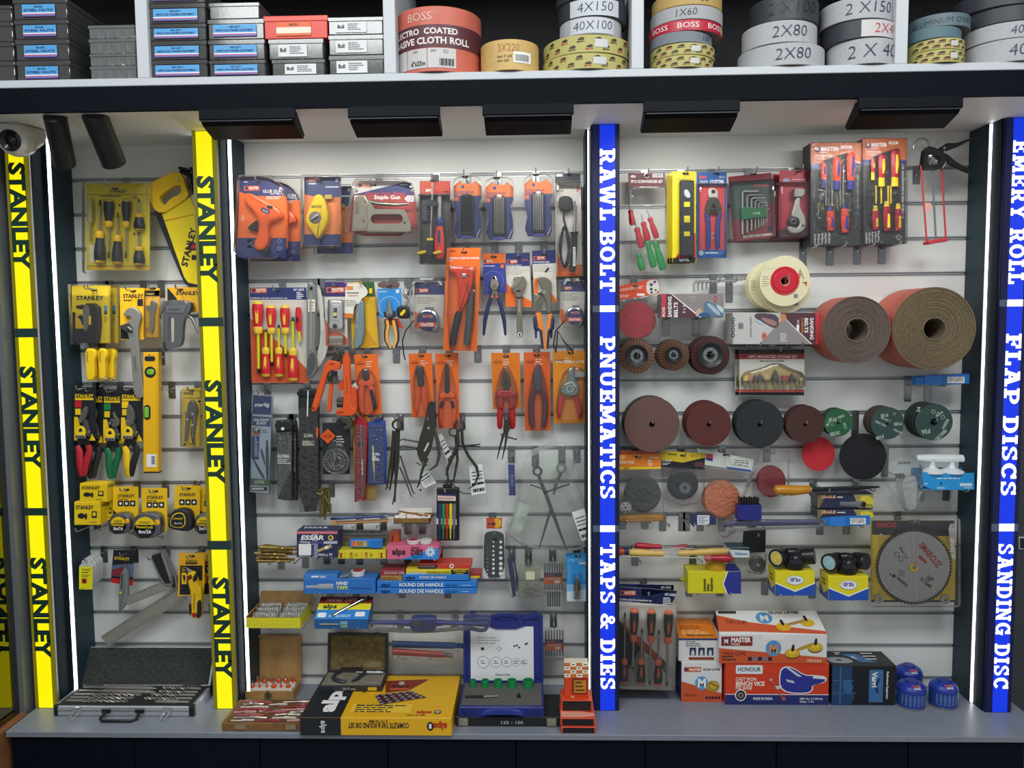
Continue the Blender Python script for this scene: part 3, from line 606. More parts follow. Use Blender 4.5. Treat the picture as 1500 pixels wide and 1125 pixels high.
def tape(f,label,hd,dx,w_,kind,txt,pk=True,dy=0):
    t,c=card('tape_measure',label,'tape measure',f,rr(dx,102+dy,dx+168,385+dy,8),ST_Y2,(dx+88,122+dy),hd,L=-f.Y+.04)
    c.text(f,'STANLEY',dx+88,172+dy,18,DK,al='c',fit=110,bold=.03);c.text(f,'PowerLock',dx+35,190+dy,12,DK,fit=60)if kind!='k' else None
    for i in range(3):c.flat(f,rr(dx+32+i*40,194+dy,dx+68+i*40,232+dy,6),DK,.0009);c.disc(f,dx+50+i*40,213+dy,9,WHT,.0012)
    c.flat(f,[(dx,255+dy),(dx+30,280+dy),(dx+30,385+dy),(dx,385+dy)],DK);cx,cy=dx+w_[0],w_[1]+dy;a,b=w_[2],w_[3]
    k=t('case')
    if kind=='k':
        k.prism(f,ch([(cx-a,cy+b*.7),(cx-a*.92,cy-b*.2),(cx-a*.5,cy-b),(cx+a*.6,cy-b),(cx+a*.95,cy-b*.4),(cx+a*.95,cy+b),(cx,cy+b*.95)],2),.002,.03,mat('22262c',.45),r=.006)
        k.prism(f,ch([(cx-a*.8,cy+b*.55),(cx-a*.7,cy-b*.2),(cx-a*.35,cy-b*.72),(cx+a*.45,cy-b*.7),(cx+a*.5,cy+b*.7)],2),.03,.0305,YEL);k.prism(f,ch([(cx-a*.74,cy+b*.5),(cx-a*.64,cy-b*.18),(cx-a*.3,cy-b*.62),(cx+a*.38,cy-b*.62),(cx+a*.43,cy+b*.62)],2),.0305,.031,DK);k.text(f,'STANLEY',cx-a*.1,cy-b*.1,12,YEL,.0315,al='c',fit=a*.8);k.text(f,txt,cx-a*.1,cy+b*.3,11,WHT,.0315,al='c',fit=a*.6)
    else:
        k.prism(f,ch([(cx-a,cy+b),(cx-a*.98,cy-b*.55),(cx-a*.5,cy-b),(cx+a*.7,cy-b),(cx+a,cy-b*.4),(cx+a*.9,cy+b*.9)],1),.002,.032,mat('8e9093',.28,.85),r=.006);ph=ci(cx-a*.1,cy+b*.08,a*.72,28,b*.8)
        k.flat(f,ph,YEL,.0326);k.flat(f,[(cx-a*.1+a*.72*math.cos(R(g)),cy+b*.08+b*.8*math.sin(R(g)))for g in range(-8,189,10)],DK,.033);k.flat(f,[(cx-a*.78,cy-b*.12),(cx+a*.58,cy-b*.12),(cx+a*.6,cy+b*.3),(cx-a*.8,cy+b*.3)],DK,.033)
        k.text(f,'STANLEY',cx-a*.1,cy-b*.22,12,DK,.0335,al='c',fit=a*.75);k.text(f,'PowerLock',cx-a*.1,cy+b*.14,17,YEL,.0335,al='c',fit=a*1.15,bold=.03);k.text(f,txt,cx-a*.1,cy+b*.52,20,WHT,.0335,al='c',fit=a*.85,bold=.03)
        t('lock_button').prism(f,ch([(cx+a*.55,cy-b*.5),(cx+a*.85,cy-b*.5),(cx+a*.95,cy-b*.1),(cx+a*.65,cy-b*.1)],1),.03,.036,mat('f0b512',.4),r=.002)
    if kind!='k':t('tape_end').prism(f,rc(cx+a*.7,cy+b*.85,cx+a*.95,cy+b*1.02),.006,.028,STEEL)
    return t
f=W(-.07,80,690,4.5)
tape(f,'chrome tape measure marked 5m/16 on yellow card','small chrome tape measure',385,(75,335,72,70),'c','5m/16')
tape(f.at(-.075),'large chrome tape measure marked 8m/26 on yellow card','large chrome tape measure',575,(62,338,96,86),'c','8m/26',dy=10)
tape(f,'black and yellow tape measure on yellow card','black and yellow tape measure',790,(60,320,82,74),'k','5m/16',dy=-8)
tape(f.at(-.05),'chrome tape measure half hidden behind the inner yellow sign','half hidden tape measure',955,(62,335,72,70),'c','5m/16',dy=0)
# blade dispensers: four in a row on one hook
f=W(-.1,80,690,4.5);hook(W(-.05,80,690,4.5).pt(275,560),'four blade dispensers',.12)
for i in range(4):
    g=W(-.105+.018*i,80,690,4.5);dx,dy=i*19,-i*15
    t=T('blade_dispenser',['yellow-fronted blade dispenser, the front one of four','clear blade dispenser right behind the yellow-fronted one','third blade dispenser back from the yellow-fronted one','rearmost of the four blade dispensers, against the wall'][i],'blade dispenser',g.pt(200+dx,600+dy))
    k=t('case');k.prism(g,ch([(160+dx,778+dy),(158+dx,628+dy),(176+dx,610+dy),(180+dx,586+dy),(225+dx,586+dy),(232+dx,612+dy),(252+dx,630+dy),(248+dx,780+dy)],1),-.012,0,mat('c3c6c4',.3),r=.002)
    if i==0:
        l=t('front_label');l.flat(g,rr(162,630,250,780,4),mat('ece31a',.4),.0006);l.text(g,'STANLEY',180,655,11,DK,.001,fit=60);l.lines(g,180,664,235,1,8,6,DK,.001);l.lines(g,180,684,235,2,9,4,DK,.001);l.rect(g,180,708,212,740,RED,.001);l.disc(g,196,724,10,DK,.0013);l.lines(g,170,772,200,1,5,3,DK,.001)
    else:t('window').flat(g,rr(170+dx,645+dy,240+dx,765+dy,4),mat('dfe2e0',.2),.0006)
# utility knife card
f=W(-.06,80,690,4.5)
t,c=card('utility_knife','grey utility knife on black card','knife',f,[(388,520),(525,520),(516,756),(370,735)],DK,(470,545),'grey utility knife card',L=.1)
c.text(f,'STANLEY',395,582,18,YEL,rot=-4,fit=100,bold=.03);c.flat(f,[(378,620),(522,610),(518,700),(372,690)],mat('5a6a86',.5));c.flat(f,[(380,650),(470,625),(480,690),(374,690)],mat('8a2c34',.5),.0009);c.flat(f,[(372,705),(518,715),(516,756),(370,735)],RED)
k=t('body');k.prism(f,ch([(462,640),(500,640),(502,760),(495,860),(450,915),(440,910),(438,800),(450,690)],1),.006,.02,mat('8d9494',.4,.4),r=.004);k.limb(f,[(468,670,5),(462,760,5)],.02,DSTEEL);k.disc(f,455,788,8,YEL,.0206)
t('blade').prism(f,[(465,645),(470,600),(492,640)],.01,.012,CHROME)
# two try squares
def square(f,label,hd,hp,bp,dx,dy,mk):
    t=T('try_square',label,'square',f.pt(*hp[0]));k=t('stock');k.prism(f,ch(hp,1),0,.016,mat('a7a9a8',.35,.7),r=.002);k.prism(f,inset(hp,14),.015,.0165,ST_K)
    b=t('blade');b.prism(f,bp,.006,.008,mat('c6c3b8',.3,.6,.12,160));p,q=bp[0],bp[1]
    n=44
    for s0,s1,o0,o1 in((.05,.95,.06,.16),(.05,.95,.84,.94)):
        for i in range(n):
            u=s0+(s1-s0)*i/n;e=.06 if i%5 else 0;g=lambda s,o:tuple((bp[0][j]*(1-s)+bp[1][j]*s)*(1-o)+(bp[3][j]*(1-s)+bp[2][j]*s)*o for j in(0,1))
            b.flat(f,[g(u,o0-e if o0<.5 else o0),g(u+.004,o0-e if o0<.5 else o0),g(u+.004,o1),g(u,o1)],mat('44423e',.6),.0084)
    hook(f.pt(hp[0][0]+10,hp[0][1]+30),hd,-f.Y+.03);return t
f=W(-.045,80,690,4.5)
square(f,'long try square hung behind, its steel blade reaching far down left','long try square',[(690,520),(735,510),(815,690),(830,770),(790,775),(760,700)],[(310,1085),(830,755),(880,832),(362,1150)],0,0,1)
square(f.at(-.07),'short try square in front, black stock and short steel blade','short try square',[(634,545),(720,508),(800,745),(735,745),(700,690)],[(460,830),(735,715),(768,772),(490,880)],0,0,0)
# retractable knives
def fknife(f,label,hd,dx,dy=0):
    g=lambda L_:[(a+dx,b+dy)+tuple(r)for a,b,*r in L_]
    t,c=card('retractable_knife',label,'knife',f,g([(820,538),(988,545),(990,720),(985,810),(812,825)]),mat('eeb417',.45),(905+dx,560+dy),hd,L=-f.Y+.04)
    c.text(f,'STANLEY',865+dx,600+dy,13,DK,fit=78,bold=.03);c.rect(f,862+dx,603+dy,942+dx,614+dy,DK);c.flat(f,g([(828,622),(975,622),(975,720),(900,720),(895,815),(824,815)]),DK);c.lines(f,840+dx,632+dy,870+dx,4,9,3,YEL,.0011);c.flat(f,g(rr(838,670,872,745,4)),YEL,.0009);c.flat(f,g([(845,690),(855,680),(865,700),(855,735)]),DK,.0013)
    k=t('body');k.prism(f,g(ch([(888,665),(930,648),(952,690),(968,740),(985,760),(988,830),(985,940),(965,962),(925,955),(915,900),(918,800),(895,715)],1)),.006,.024,mat('f2c316',.42),r=.005);k.prism(f,g(ch([(960,840),(988,830),(988,925),(970,955),(955,940),(962,900)],1)),.022,.026,RUB);k.prism(f,g(ch([(905,850),(925,870),(918,940),(910,920)],1)),.02,.0255,RUB)
    t('release_button').lathe(f,941+dx,930+dy,[(0,.028),(14,.028),(16,.026),(16,.022)],mat('b0241c',.4));k.flat(f,g([(890,680),(920,665),(930,690),(900,708)]),mat('7a2014',.4),.0246)
    t('slider').prism(f,g(ch([(930,690),(955,650),(965,690),(940,720)],1)),.022,.028,ST_K,r=.002);t('blade').prism(f,g([(880,628),(925,648),(892,662)]),.012,.014,CHROME);k.text(f,'STANLEY',937+dx,790+dy,10,DK,.0246,-92,fit=110);return t
f=W(-.08,80,690,4.5)
fknife(f.at(-.05),'yellow retractable knife card behind the inner yellow sign, mostly hidden','rear retractable knife card',130,-4);fknife(f,'yellow and black retractable knife on yellow card','yellow retractable knife card',0)
# silver drill case on the counter
g0=W(0);y_f=PZ(90,1050,ZC).y
t=T('tool_case','open silver drill bit case with black foam lying on the counter','case',PZ(190,1050,ZC));al=mat('cfd2d4',.3,.6,.08);foam=mat('1f2324',.8);egg=mat('464b49',.95,0,.55,260,.9,h2='1d2020')
c0,c1,c2,c3=PZ(79,1049,ZC),PZ(284,1049,ZC),PZ(308,1020,ZC),PZ(118,1012,ZC);yb=-.085;y0=c0.y;x0,x1=c0.x,c1.x;hh=.032
b=t('base');b.box(x0,x1,y0,yb,ZC,ZC+hh,al,.003);b.box(x0+.003,x1-.003,y0-.0006,yb+.0006,ZC+hh*.52,ZC+hh*.56,BLK)
for x in(x0,x1-.014):
    for y in(y0,yb-.014):t('corner').box(x-.001,x+.015,y-.0012,y+.0152,ZC-.0,ZC+hh+.001,BLK,.003)
b.box(x0+.008,x1-.008,y0+.006,yb-.006,ZC+hh,ZC+hh+.0015,foam);fz=ZC+hh+.002
def bit(u0,v0,u1,v1,kind):
    k=t('chisel' if kind=='c' else 'drill_bit');a=V((x0+(x1-x0)*u0,y0+(yb-y0)*v0,fz+.002));d=V((x0+(x1-x0)*u1,y0+(yb-y0)*v1,fz+.002));sm=mat('a59f96',.35,.6)
    if kind=='c':k.tube([a,a.lerp(d,.3),a.lerp(d,.32),a.lerp(d,.9),d],[.004,.004,.007,.006,.0015],sm,8)
    else:
        k.tube([a,a.lerp(d,.28)],.0042,sm,8);n=26;L=(d-a);ax=L.normalized();e=ax.orthogonal().normalized();h2=ax.cross(e)
        for ph in(0,math.pi):k.tube([a.lerp(d,.28+.72*i/n)+(e*math.cos(ph+i*.9)+h2*math.sin(ph+i*.9))*.003 for i in range(n+1)],.0022,sm,5)
for r in((.06,.86,.62,.80,'c'),(.06,.68,.64,.62,'c'),(.06,.50,.55,.52,'d'),(.06,.34,.52,.36,'d'),(.06,.2,.5,.2,'d'),(.95,.80,.66,.86,'d'),(.95,.62,.66,.68,'d'),(.95,.48,.62,.52,'d'),(.95,.32,.6,.34,'d'),(.95,.16,.7,.17,'c')):bit(*r)
for i in range(9):b.box(x0+.02,x0+(x1-x0)*.97,y0+(yb-y0)*(.12+.1*i)-.001,y0+(yb-y0)*(.12+.1*i),fz-.0006,fz+.0002,mat('0c0e0f',.9))
lid=t('lid');zl0=ZC+hh+.002;zl1=P(150,945,-.012).z;la,lb=V((x0+.004,yb-.002,zl0)),V((x1-.004,yb-.002,zl0));sh=V((0,.062,zl1-zl0));q=Bi(la,lb,lb+sh,la+sh)
lid.prism(q,rc(0,0,1,1),-.012,0,al,r=0);lid.prism(q,rc(.015,.03,.985,.97),0,.004,egg)
for x in(.12,.86):t('hinge').box(x0+(x1-x0)*x-.03,x0+(x1-x0)*x+.03,yb-.006,yb+.0,ZC+hh+.001,ZC+hh+.006,STEEL)
for x in(.17,.82):
    k=t('latch');xx=x0+(x1-x0)*x;k.box(xx-.014,xx+.012,y0-.004,y0-.001,ZC+.012,ZC+hh-.002,CHROME,.001);k.tube([V((xx-.009,y0-.005,ZC+.016)),V((xx-.014,y0-.025,ZC+.003)),V((xx+.0,y0-.028,ZC+.003)),V((xx+.008,y0-.005,ZC+.016))],.0015,CHROME)
h=t('handle');xa,xb=x0+(x1-x0)*.38,x0+(x1-x0)*.62;h.tube([V((xa,y0-.003,ZC+hh*.5)),V((xa-.004,y0-.03,ZC+.008)),V((xa+.008,y0-.04,ZC+.006)),V((xb-.008,y0-.04,ZC+.006)),V((xb+.004,y0-.03,ZC+.008)),V((xb,y0-.003,ZC+hh*.5))],.0045,BLK,10)
for x in(xa,xb):h.box(x-.014,x+.014,y0-.005,y0-.001,ZC+.012,ZC+.024,BLK,.002)
# ================================================================ centre bay, orange tool cards
MB=mat('2b3670',.45);MO=mat('f0701f',.45);MG=mat('d2cdc2',.5);CO=mat('f2701c',.42);PLS=clear('ffffff',.94,.07)
def master(c,f,x,y,h,w,m=None,d=.001):
    c.rect(f,x,y-h,x+w,y,mat('e0642c',.45),d-.0002);c.disc(f,x+h*.55,y-h*.5,h*.36,MB,d,12);c.text(f,'MASTER',x+h*1.05,y-h*.32,h*.5,WHT,d+.0002,fit=w-h*1.25,bold=.03);c.lines(f,x+h*1.1,y-h*.2,x+w*.6,1,5,h*.1,WHT,d+.0002)
f=W(-.105,340,240,5)
t,c=card('glue_gun','orange glue gun on blue and orange card, the front of two','glue gun',f,ch([(48,100),(90,95),(230,92),(330,130),(400,220),(412,400),(405,690),(30,690),(40,500),(55,220)],1),MO,(195,128),'two orange glue gun cards',L=.14)
c.flat(f,ch([(50,102),(90,97),(230,94),(330,132),(396,222),(396,236),(57,236)],1),MB);c.flat(f,[(42,542),(398,542),(400,688),(32,688)],MB);master(c,f,88,196,34,112);c.text(f,'GLUE GUN',225,212,22,WHT,fit=140);c.text(f,'HOT MELT',280,226,11,WHT,fit=85);c.lines(f,250,240,385,2,12,5,WHT);c.lines(f,85,130,135,1,5,6,WHT);c.lines(f,68,380,100,3,14,5,WHT)
for x,y in((330,545),(330,598)):c.ring(f,x+18,y+20,13,17,mat('9aa0d0',.5),n=4)
c.rect(f,328,645,370,652,WHT);c.rect(f,112,552,150,575,WHT);c.rect(f,112,595,150,615,mat('c9b05a',.5))
k=t('body');k.prism(f,ch([(108,225),(150,220),(230,260),(320,310),(372,350),(385,385),(350,420),(300,430),(278,470),(290,540),(275,610),(240,640),(195,635),(172,605),(190,560),(212,480),(205,400),(170,350),(120,300),(104,262)],2),.002,.026,mat('f56a16',.35),r=.008)
k.prism(f,[(240,325),(298,350),(288,380),(230,352)],.025,.0268,MB);k.text(f,'MASTER',244,352,13,WHT,.0272,-24,fit=42);k.prism(f,ch([(275,310),(322,320),(312,340),(278,332)],1),.025,.028,BLK)
for i in range(8):k.limb(f,[(150+i*12,245+i*8,2.5),(165+i*12,240+i*9,2.5)],.026,mat('d9560e',.4))
t('trigger').prism(f,ch([(205,405),(125,470),(140,490),(212,500),(214,450)],1),.006,.02,BLK,r=.003);t('nozzle').prism(f,ch([(352,360),(385,380),(378,405),(350,400)],1),.004,.022,mat('e05a10',.4));t('cord_plug').prism(f,ch([(220,615),(270,618),(290,640),(270,662),(230,655)],1),.006,.022,BLK,r=.003)
t('wire_stand').tube([f.pt(175,610,.02),f.pt(150,590,.024),f.pt(160,575,.02),f.pt(195,570,.02)],.0012,CHROME)
bag(t,f,ch([(52,95),(90,88),(250,88),(340,125),(415,215),(420,400),(412,700),(22,708),(30,500),(50,220)],1),PLS,.0005,.03,'blister',.01)
t.dup((.032,.034,-.008),'orange glue gun on blue and orange card, hanging behind its twin')
f=W(-.085,340,240,5)
t,c=card('chalk_line','yellow chalk line reel on orange card, the front one','chalk line',f,rr(528,95,797,600,10),MG,(640,130),'yellow chalk line cards',L=.125)
c.rect(f,529,97,796,245,MB);c.flat(f,[(529,222),(640,246),(796,246),(796,516),(529,516)],mat('e08040',.45),.0007);c.rect(f,529,516,796,598,MB);master(c,f,538,130,26,110);c.lines(f,562,142,640,1,5,8,WHT);c.lines(f,685,165,785,1,5,8,WHT);c.lines(f,758,112,785,2,12,6,WHT)
k=t('case');k.prism(f,ch([(625,232),(680,232),(718,330),(724,440),(650,555),(635,555),(552,440),(555,400),(602,280)],2),.002,.03,mat('f3cf14',.38),r=.007);k.text(f,'MASTER',600,332,16,DK,.0305,fit=75,bold=.03)
k.lathe(f,628,402,[(44,.028),(44,.031),(36,.033),(0,.034)],mat('7d7a78',.4,.2));t('crank').limb(f,[(600,420,7),(628,402,12),(655,385,7)],.036,mat('9a9692',.3,.4));t('line_hook').prism(f,rc(690,232,740,262),.004,.016,mat('b8a05a',.4,.6));t('nose').prism(f,ch([(625,545),(660,545),(655,580),(645,585)],1),.006,.022,DK)
bag(t,f,rr(518,90,805,618,14),PLS,.0005,.035,'blister',.008);t.dup((.028,.042,-.022),'yellow chalk line reel card hanging behind the front one')
f=W(-.1,340,240,5)
t,c=card('staple_gun','chrome staple gun on red and blue card','staple gun',f,ch([(912,130),(960,122),(1310,128),(1345,250),(1360,530),(850,530),(862,400),(890,220)],1),mat('a53a32',.45),(1035,155),'chrome staple gun card',L=.14)
c.flat(f,[(905,140),(960,124),(1308,130),(1330,218),(1300,150),(892,226)],mat('d8d4d0',.4));c.flat(f,[(892,226),(1250,136),(1308,136),(1335,228)],MB,.0007);master(c,f,922,172,30,98)
c.text(f,'Heavy Duty Metal',978,226,22,mat('c8323a',.4),fit=285);c.text(f,'Staple Gun',1040,258,28,WHT,fit=192,bold=.02);c.flat(f,[(1262,255),(1285,232),(1335,232),(1335,278),(1285,278)],mat('d8dade',.4));c.ring(f,1300,255,14,18,DK,n=4);c.lines(f,1232,150,1285,1,5,7,WHT)
NK=mat('c2b9a6',.22,.9)
k=t('body');k.prism(f,holed([(912,242),(990,242),(1025,290),(1060,340),(1270,345),(1290,370),(1318,440),(1322,505),(1010,498),(895,498),(900,400)],rr(1030,378,1262,446,33,5)),.003,.03,NK,r=0)
k.prism(f,[(912,246),(985,246),(1015,300),(1000,360),(1012,430),(1005,490),(900,490)],.03,.033,mat('b9ae98',.25,.9),r=.002);t('lever').limb(f,[(1020,285,14),(1080,300,16),(1200,308,13),(1310,302,8)],.022,mat('8f8878',.25,.9),.8)
for x,y in((995,288),(930,212),(980,430),(1275,440),(1320,365)):k.disc(f,x,y,9,mat('6d6a64',.3,.8),.0335)
for i in range(9):k.rect(f,920,292+i*10,945,297+i*10,DSTEEL,.0335)
t('magazine').prism(f,rc(1000,488,1320,508),.004,.026,mat('9a9484',.25,.9))
bag(t,f,ch([(905,122),(960,115),(1315,120),(1355,250),(1372,545),(840,545),(855,400),(885,215)],1),PLS,.0005,.038,'blister',.008)
# ratchet bit driver set
f=W(-.09,600,240,5.357)
t,c=card('ratchet_driver_set','dark blister card with a red and blue ratchet driver and a black bar clamp','screwdriver set',f,rr(80,135,320,790,5),mat('45413c',.4,0,.3,30),(185,130),'dark ratchet driver card',L=.13)
c.rect(f,81,137,319,232,mat('b23a24',.45));master(c,f,100,222,26,90);c.rect(f,255,212,305,226,WHT);c.rect(f,180,85,232,140,mat('303236',.5))
sdr(t,f,(238,745),(240,250),320,40,mat('e8452c',.4),mat('2b2f78',.4),None,CHROME,.48,.016,None,.8,mat('2b2f78',.4),.05)
t('bit_holder').prism(f,rc(100,290,165,452),.002,.014,mat('2a2e35',.5));k=t('bits')
for i in range(7):k.limb(f,[(140,300+i*21,7),(172,300+i*21,7)],.015,BLK)
k=t('bar_clamp');k.limb(f,[(190,160,9),(186,300,8),(174,590,8)],.03,CHROME);k.prism(f,ch([(130,290),(225,300),(222,350),(150,345)],1),.014,.034,BLK);k.prism(f,ch([(148,590),(196,590),(190,730),(152,740)],1),.014,.034,BLK);k.prism(f,rc(148,592,194,610),.03,.036,YEL)
for x0 in(68,188):t('clamp_pad').prism(f,ch([(x0,700),(x0+70,682),(x0+78,705),(x0+10,720)],1),.014,.036,YEL,r=.003)
bag(t,f,rr(78,250,322,788,10),PLS,.0005,.04,'blister',.008)
# three folding hex key sets
def fold(f,x0,y0,label,hd,keym,dy=0):
    g=lambda L_:[(a+x0,b+y0)for a,b in L_]
    sh=[(15,40),(75,5),(110,0),(160,0),(205,5),(245,35),(250,170),(228,230),(248,330),(250,440),(228,505),(45,510),(20,440),(40,330),(20,230),(14,150)]
    t,c=card('folding_hex_keys',label,'hex key set',f,g([(20,75),(75,32),(95,55),(165,55),(190,32),(240,75),(238,170),(215,230),(235,330),(238,430),(222,480),(50,485),(25,430),(45,330),(25,230)]),MB,(x0+110,y0+2),hd,L=-f.Y+.045)
    c.flat(f,g([(20,75),(75,32),(95,55),(165,55),(190,32),(240,75),(239,150),(21,150)]),mat('dc7438',.45));c.disc(f,x0+92,y0+80,13,MB);c.text(f,'FOLDING HEX KEY',x0+32,y0+130,15,MB,fit=150,bold=.02);c.lines(f,x0+32,y0+136,x0+165,1,5,7,MB);c.flat(f,g(rr(22,158,58,192,5)),mat('d86a3c',.45));c.text(f,'CR-V STEEL',x0+95,y0+472,9,mat('d8505a',.4),fit=90)
    for i in range(5):c.rect(f,x0+200+i*6,y0+465-i*14,x0+208+i*6,y0+474-i*14,WHT)
    h=t('handle');h.prism(f,g(rr(78,145,182,470,24)),.002,.022,mat('23252b',.4),r=.006);k=t('keys');k.lathe(f,x0+130,y0+160,[(20,.02),(20,.024),(0,.025)],keym)
    for i in range(5):k.limb(f,[(x0+95+i*17,y0+160,6.5),(x0+95+i*17,y0+290,6.5),(x0+95+i*17,y0+440,6.5)],.023,keym,n=6)
    t('clip').prism(f,g(ch([(80,470),(180,465),(170,490),(90,492)],1)),.004,.02,mat('4a4c96',.4));bag(t,f,g(ch(sh,1)),PLS,.0005,.03,'blister',.008);return t
f=W(-.085,600,240,5.357)
fold(f,325,100,'folding hex key set with black keys, leftmost of the three hourglass blisters','black folding hex keys',mat('3a3b3e',.3,.6));fold(f,575,110,'folding hex key set with chrome keys, middle of the three hourglass blisters','middle folding hex keys',STEEL);fold(f.at(-.09),880,85,'folding hex key set with chrome keys, beside the soldering iron','right folding hex keys',CHROME)
# soldering iron
t,c=card('soldering_iron','black soldering iron with coiled cord on white and orange card','soldering iron',f,[(1140,70),(1340,70),(1355,880),(1152,885)],mat('d9d2c8',.5),(1245,85),'soldering iron card',L=.115)
c.rect(f,1141,72,1340,150,mat('3a3c48',.4));c.rect(f,1150,80,1200,100,WHT,.0009);c.text(f,'SOLDERING IRON',1152,185,14,mat('8a8680',.4),fit=140);c.text(f,'40W',1152,222,18,DK,fit=60);c.flat(f,[(1152,690),(1200,800),(1353,790),(1355,880),(1152,884)],mat('e0682c',.45));c.lines(f,1310,170,1335,4,14,10,mat('c8502c',.4))
k=t('plug');k.prism(f,ch([(1172,275),(1200,258),(1250,260),(1280,285),(1282,345),(1265,375),(1215,385),(1180,365),(1166,320)],2),.002,.024,RUB,r=.005);k.prism(f,rc(1200,335,1232,360),.024,.026,BLK)
k=t('cord');pts=[f.pt(1210,385,.012),f.pt(1208,440,.012),f.pt(1225,500,.014)]
for i in range(30):
    a=i*.42;pts.append(f.pt(1215+38*math.cos(a)*(.8+.2*math.sin(i)),670+160*math.sin(a)*.95-i*.8,.012+.006*(i%3)))
k.tube(pts,.0033,RUB,6);k=t('iron');k.limb(f,[(1290,540,40),(1292,560,22),(1290,660,24),(1275,850,24)],.016,RUB,.6);k.limb(f,[(1295,300,7),(1297,420,10),(1292,545,12)],.016,CHROME);l=t('rating_sticker');l.rect(f,1278,660,1298,808,WHT,.032)
l.lines(f,1282,670,1294,10,13,6,DK,.0326);bag(t,f,[(1146,150),(1345,150),(1362,870),(1155,870)],PLS,.0005,.036,'blister',.008)
# ---- row two
f=W(-.05,350,390,5.556)
t,c=card('screwdriver_set','insulated screwdriver set card with seven red and yellow drivers','screwdriver set',f,[(88,172),(548,172),(572,950),(105,950)],MG,(318,200),'red and yellow screwdriver card',L=.1)
c.flat(f,[(88,173),(548,173),(551,272),(89,272)],MB);c.flat(f,[(92,420),(300,600),(480,760),(565,850),(572,949),(105,949)],mat('d0582e',.45));master(c,f,98,218,42,130);c.text(f,'MT-10075',445,200,18,WHT,fit=85,bold=.02);c.text(f,'Insulated soft grip screwdriver set',94,264,13,WHT,fit=300);c.lines(f,470,210,530,4,15,8,WHT)
RH=mat('d5232f',.38);YH=mat('efc93c',.4);YS_=mat('d8cf2e',.4)
def vde(x,yb,yt,hl,r):sdr(t,f,(x,yb),(x+(8 if yb<yt else-2),yt),hl,r,RH,YH,YH,YS_,.28,.014,GUN,.8,YH,.07)
for a in((165,285,872,265,46),(272,320,810,230,40),(384,320,740,230,40),(232,895,510,235,38),(338,895,475,235,36),(452,930,412,265,42)):vde(*a)
k=t('voltage_tester');k.limb(f,[(495,335,20),(495,400,26),(497,500,24),(505,530,17),(508,610,12)],.014,RH,.7);k.limb(f,[(503,530,16),(508,610,11)],.0145,YS_,.8);k.limb(f,[(508,610,5),(510,655,4)],.014,STEEL);k.prism(f,rr(482,415,502,450,4),.024,.028,DK)
t=T('folding_saw','long folded saw with grey handle, right of the insulated screwdriver card','saw',f.pt(600,150));hook(f.pt(600,175),'folding saw',.1);SGY=mat('7d807e',.45)
k=t('handle');k.prism(f,ch([(570,155),(600,140),(630,155),(640,200),(638,500),(628,700),(648,800),(632,870),(600,905),(555,905),(575,840),(560,760),(565,500),(562,200)],1),.004,.02,SGY,r=.004);k.limb(f,[(600,210,9),(600,400,9),(598,680,8)],.0205,mat('9b9e9a',.4));k.disc(f,602,180,14,BLK,.021)
t('blade').prism(f,ch([(575,720),(625,690),(645,790),(600,890),(560,890)],1),.02,.022,mat('5f625f',.4,.5));l=t('price_tag');l.prism(f,rc(578,272,636,370),.022,.0228,mat('e9e2cf',.5));l.text(f,'GLOBAL',584,302,12,DK,.0234,fit=46);l.lines(f,586,315,630,4,12,4,DK,.0234)
t=T('pruning_saw','curved white saw blade hanging behind the grey folding saw','saw',f.pt(660,160));f3=f.at(-.04)
k=t('blade');k.prism(f3,ch([(625,155),(655,150),(690,300),(695,450),(730,600),(728,660),(690,770),(630,842),(640,700),(668,600),(665,400),(640,280)],1),0,.004,mat('dcdcd4',.4))
for i in range(26):k.prism(f3,[(668+i*.6-(i*1.4 if i>8 else 0),520+i*11),(700+i*.6-i*1.2,514+i*11),(700+i*.6-i*1.2,516+i*11)],.004,.005,mat('b0b0a8',.4))
t('backing_card').prism(f3,[(640,250),(665,260),(695,370),(680,400),(645,330)],-.002,-.001,mat('a03a34',.5));hook(f3.pt(645,165),'white pruning saw',.06)
f=W(-.06,350,390,5.556)
t,c=card('scraper','silver scraper tool with blade pack on white and orange card','scraper',f,[(697,125),(878,125),(885,640),(705,650)],MG,(785,160),'silver scraper card',L=.095)
c.rect(f,698,127,878,248,mat('3a2f6c',.45));master(c,f,712,215,44,150);c.flat(f,[(703,430),(740,530),(830,540),(884,590),(884,639),(706,649)],mat('d8603a',.45));c.text(f,'MT-27006',730,480,18,mat('8f8b84',.5),rot=88,fit=150);c.flat(f,[(850,127),(878,127),(878,165)],mat('9a3aa0',.5),.0009)
k=t('body');k.prism(f,ch([(745,285),(765,278),(835,278),(852,288),(852,450),(860,480),(850,515),(800,520),(745,510),(735,480),(745,450)],1),.002,.018,mat('c9c9c6',.35,.4),r=.005);k.prism(f,rr(768,310,832,440,6),.017,.02,mat('dcdcd8',.35,.3),r=.002);k.prism(f,rc(782,340,812,422),.019,.021,DSTEEL);t('slide_button').prism(f,rr(780,378,812,408,4),.02,.026,mat('d8c98c',.4),r=.002);k.lathe(f,793,487,[(18,.017),(18,.021),(12,.022),(0,.022)],GUN)
t('blade_pack').prism(f,rc(738,566,856,638),.001,.012,mat('b8b4a6',.35));l=t('blades');l.rect(f,742,590,852,625,mat('8d836a',.4),.0126);bag(t,f,rr(735,272,862,640,8),PLS,.0005,.024,'blister',.006)
f3=W(-.04,350,390,5.556)
t,c=card('utility_knife','grey trimming knife hanging on a yellow card with dark green top','knife',f3,[(905,130),(1100,125),(1138,660),(920,668)],mat('e8b422',.45),(1010,160),'grey trimming knife',L=.085)
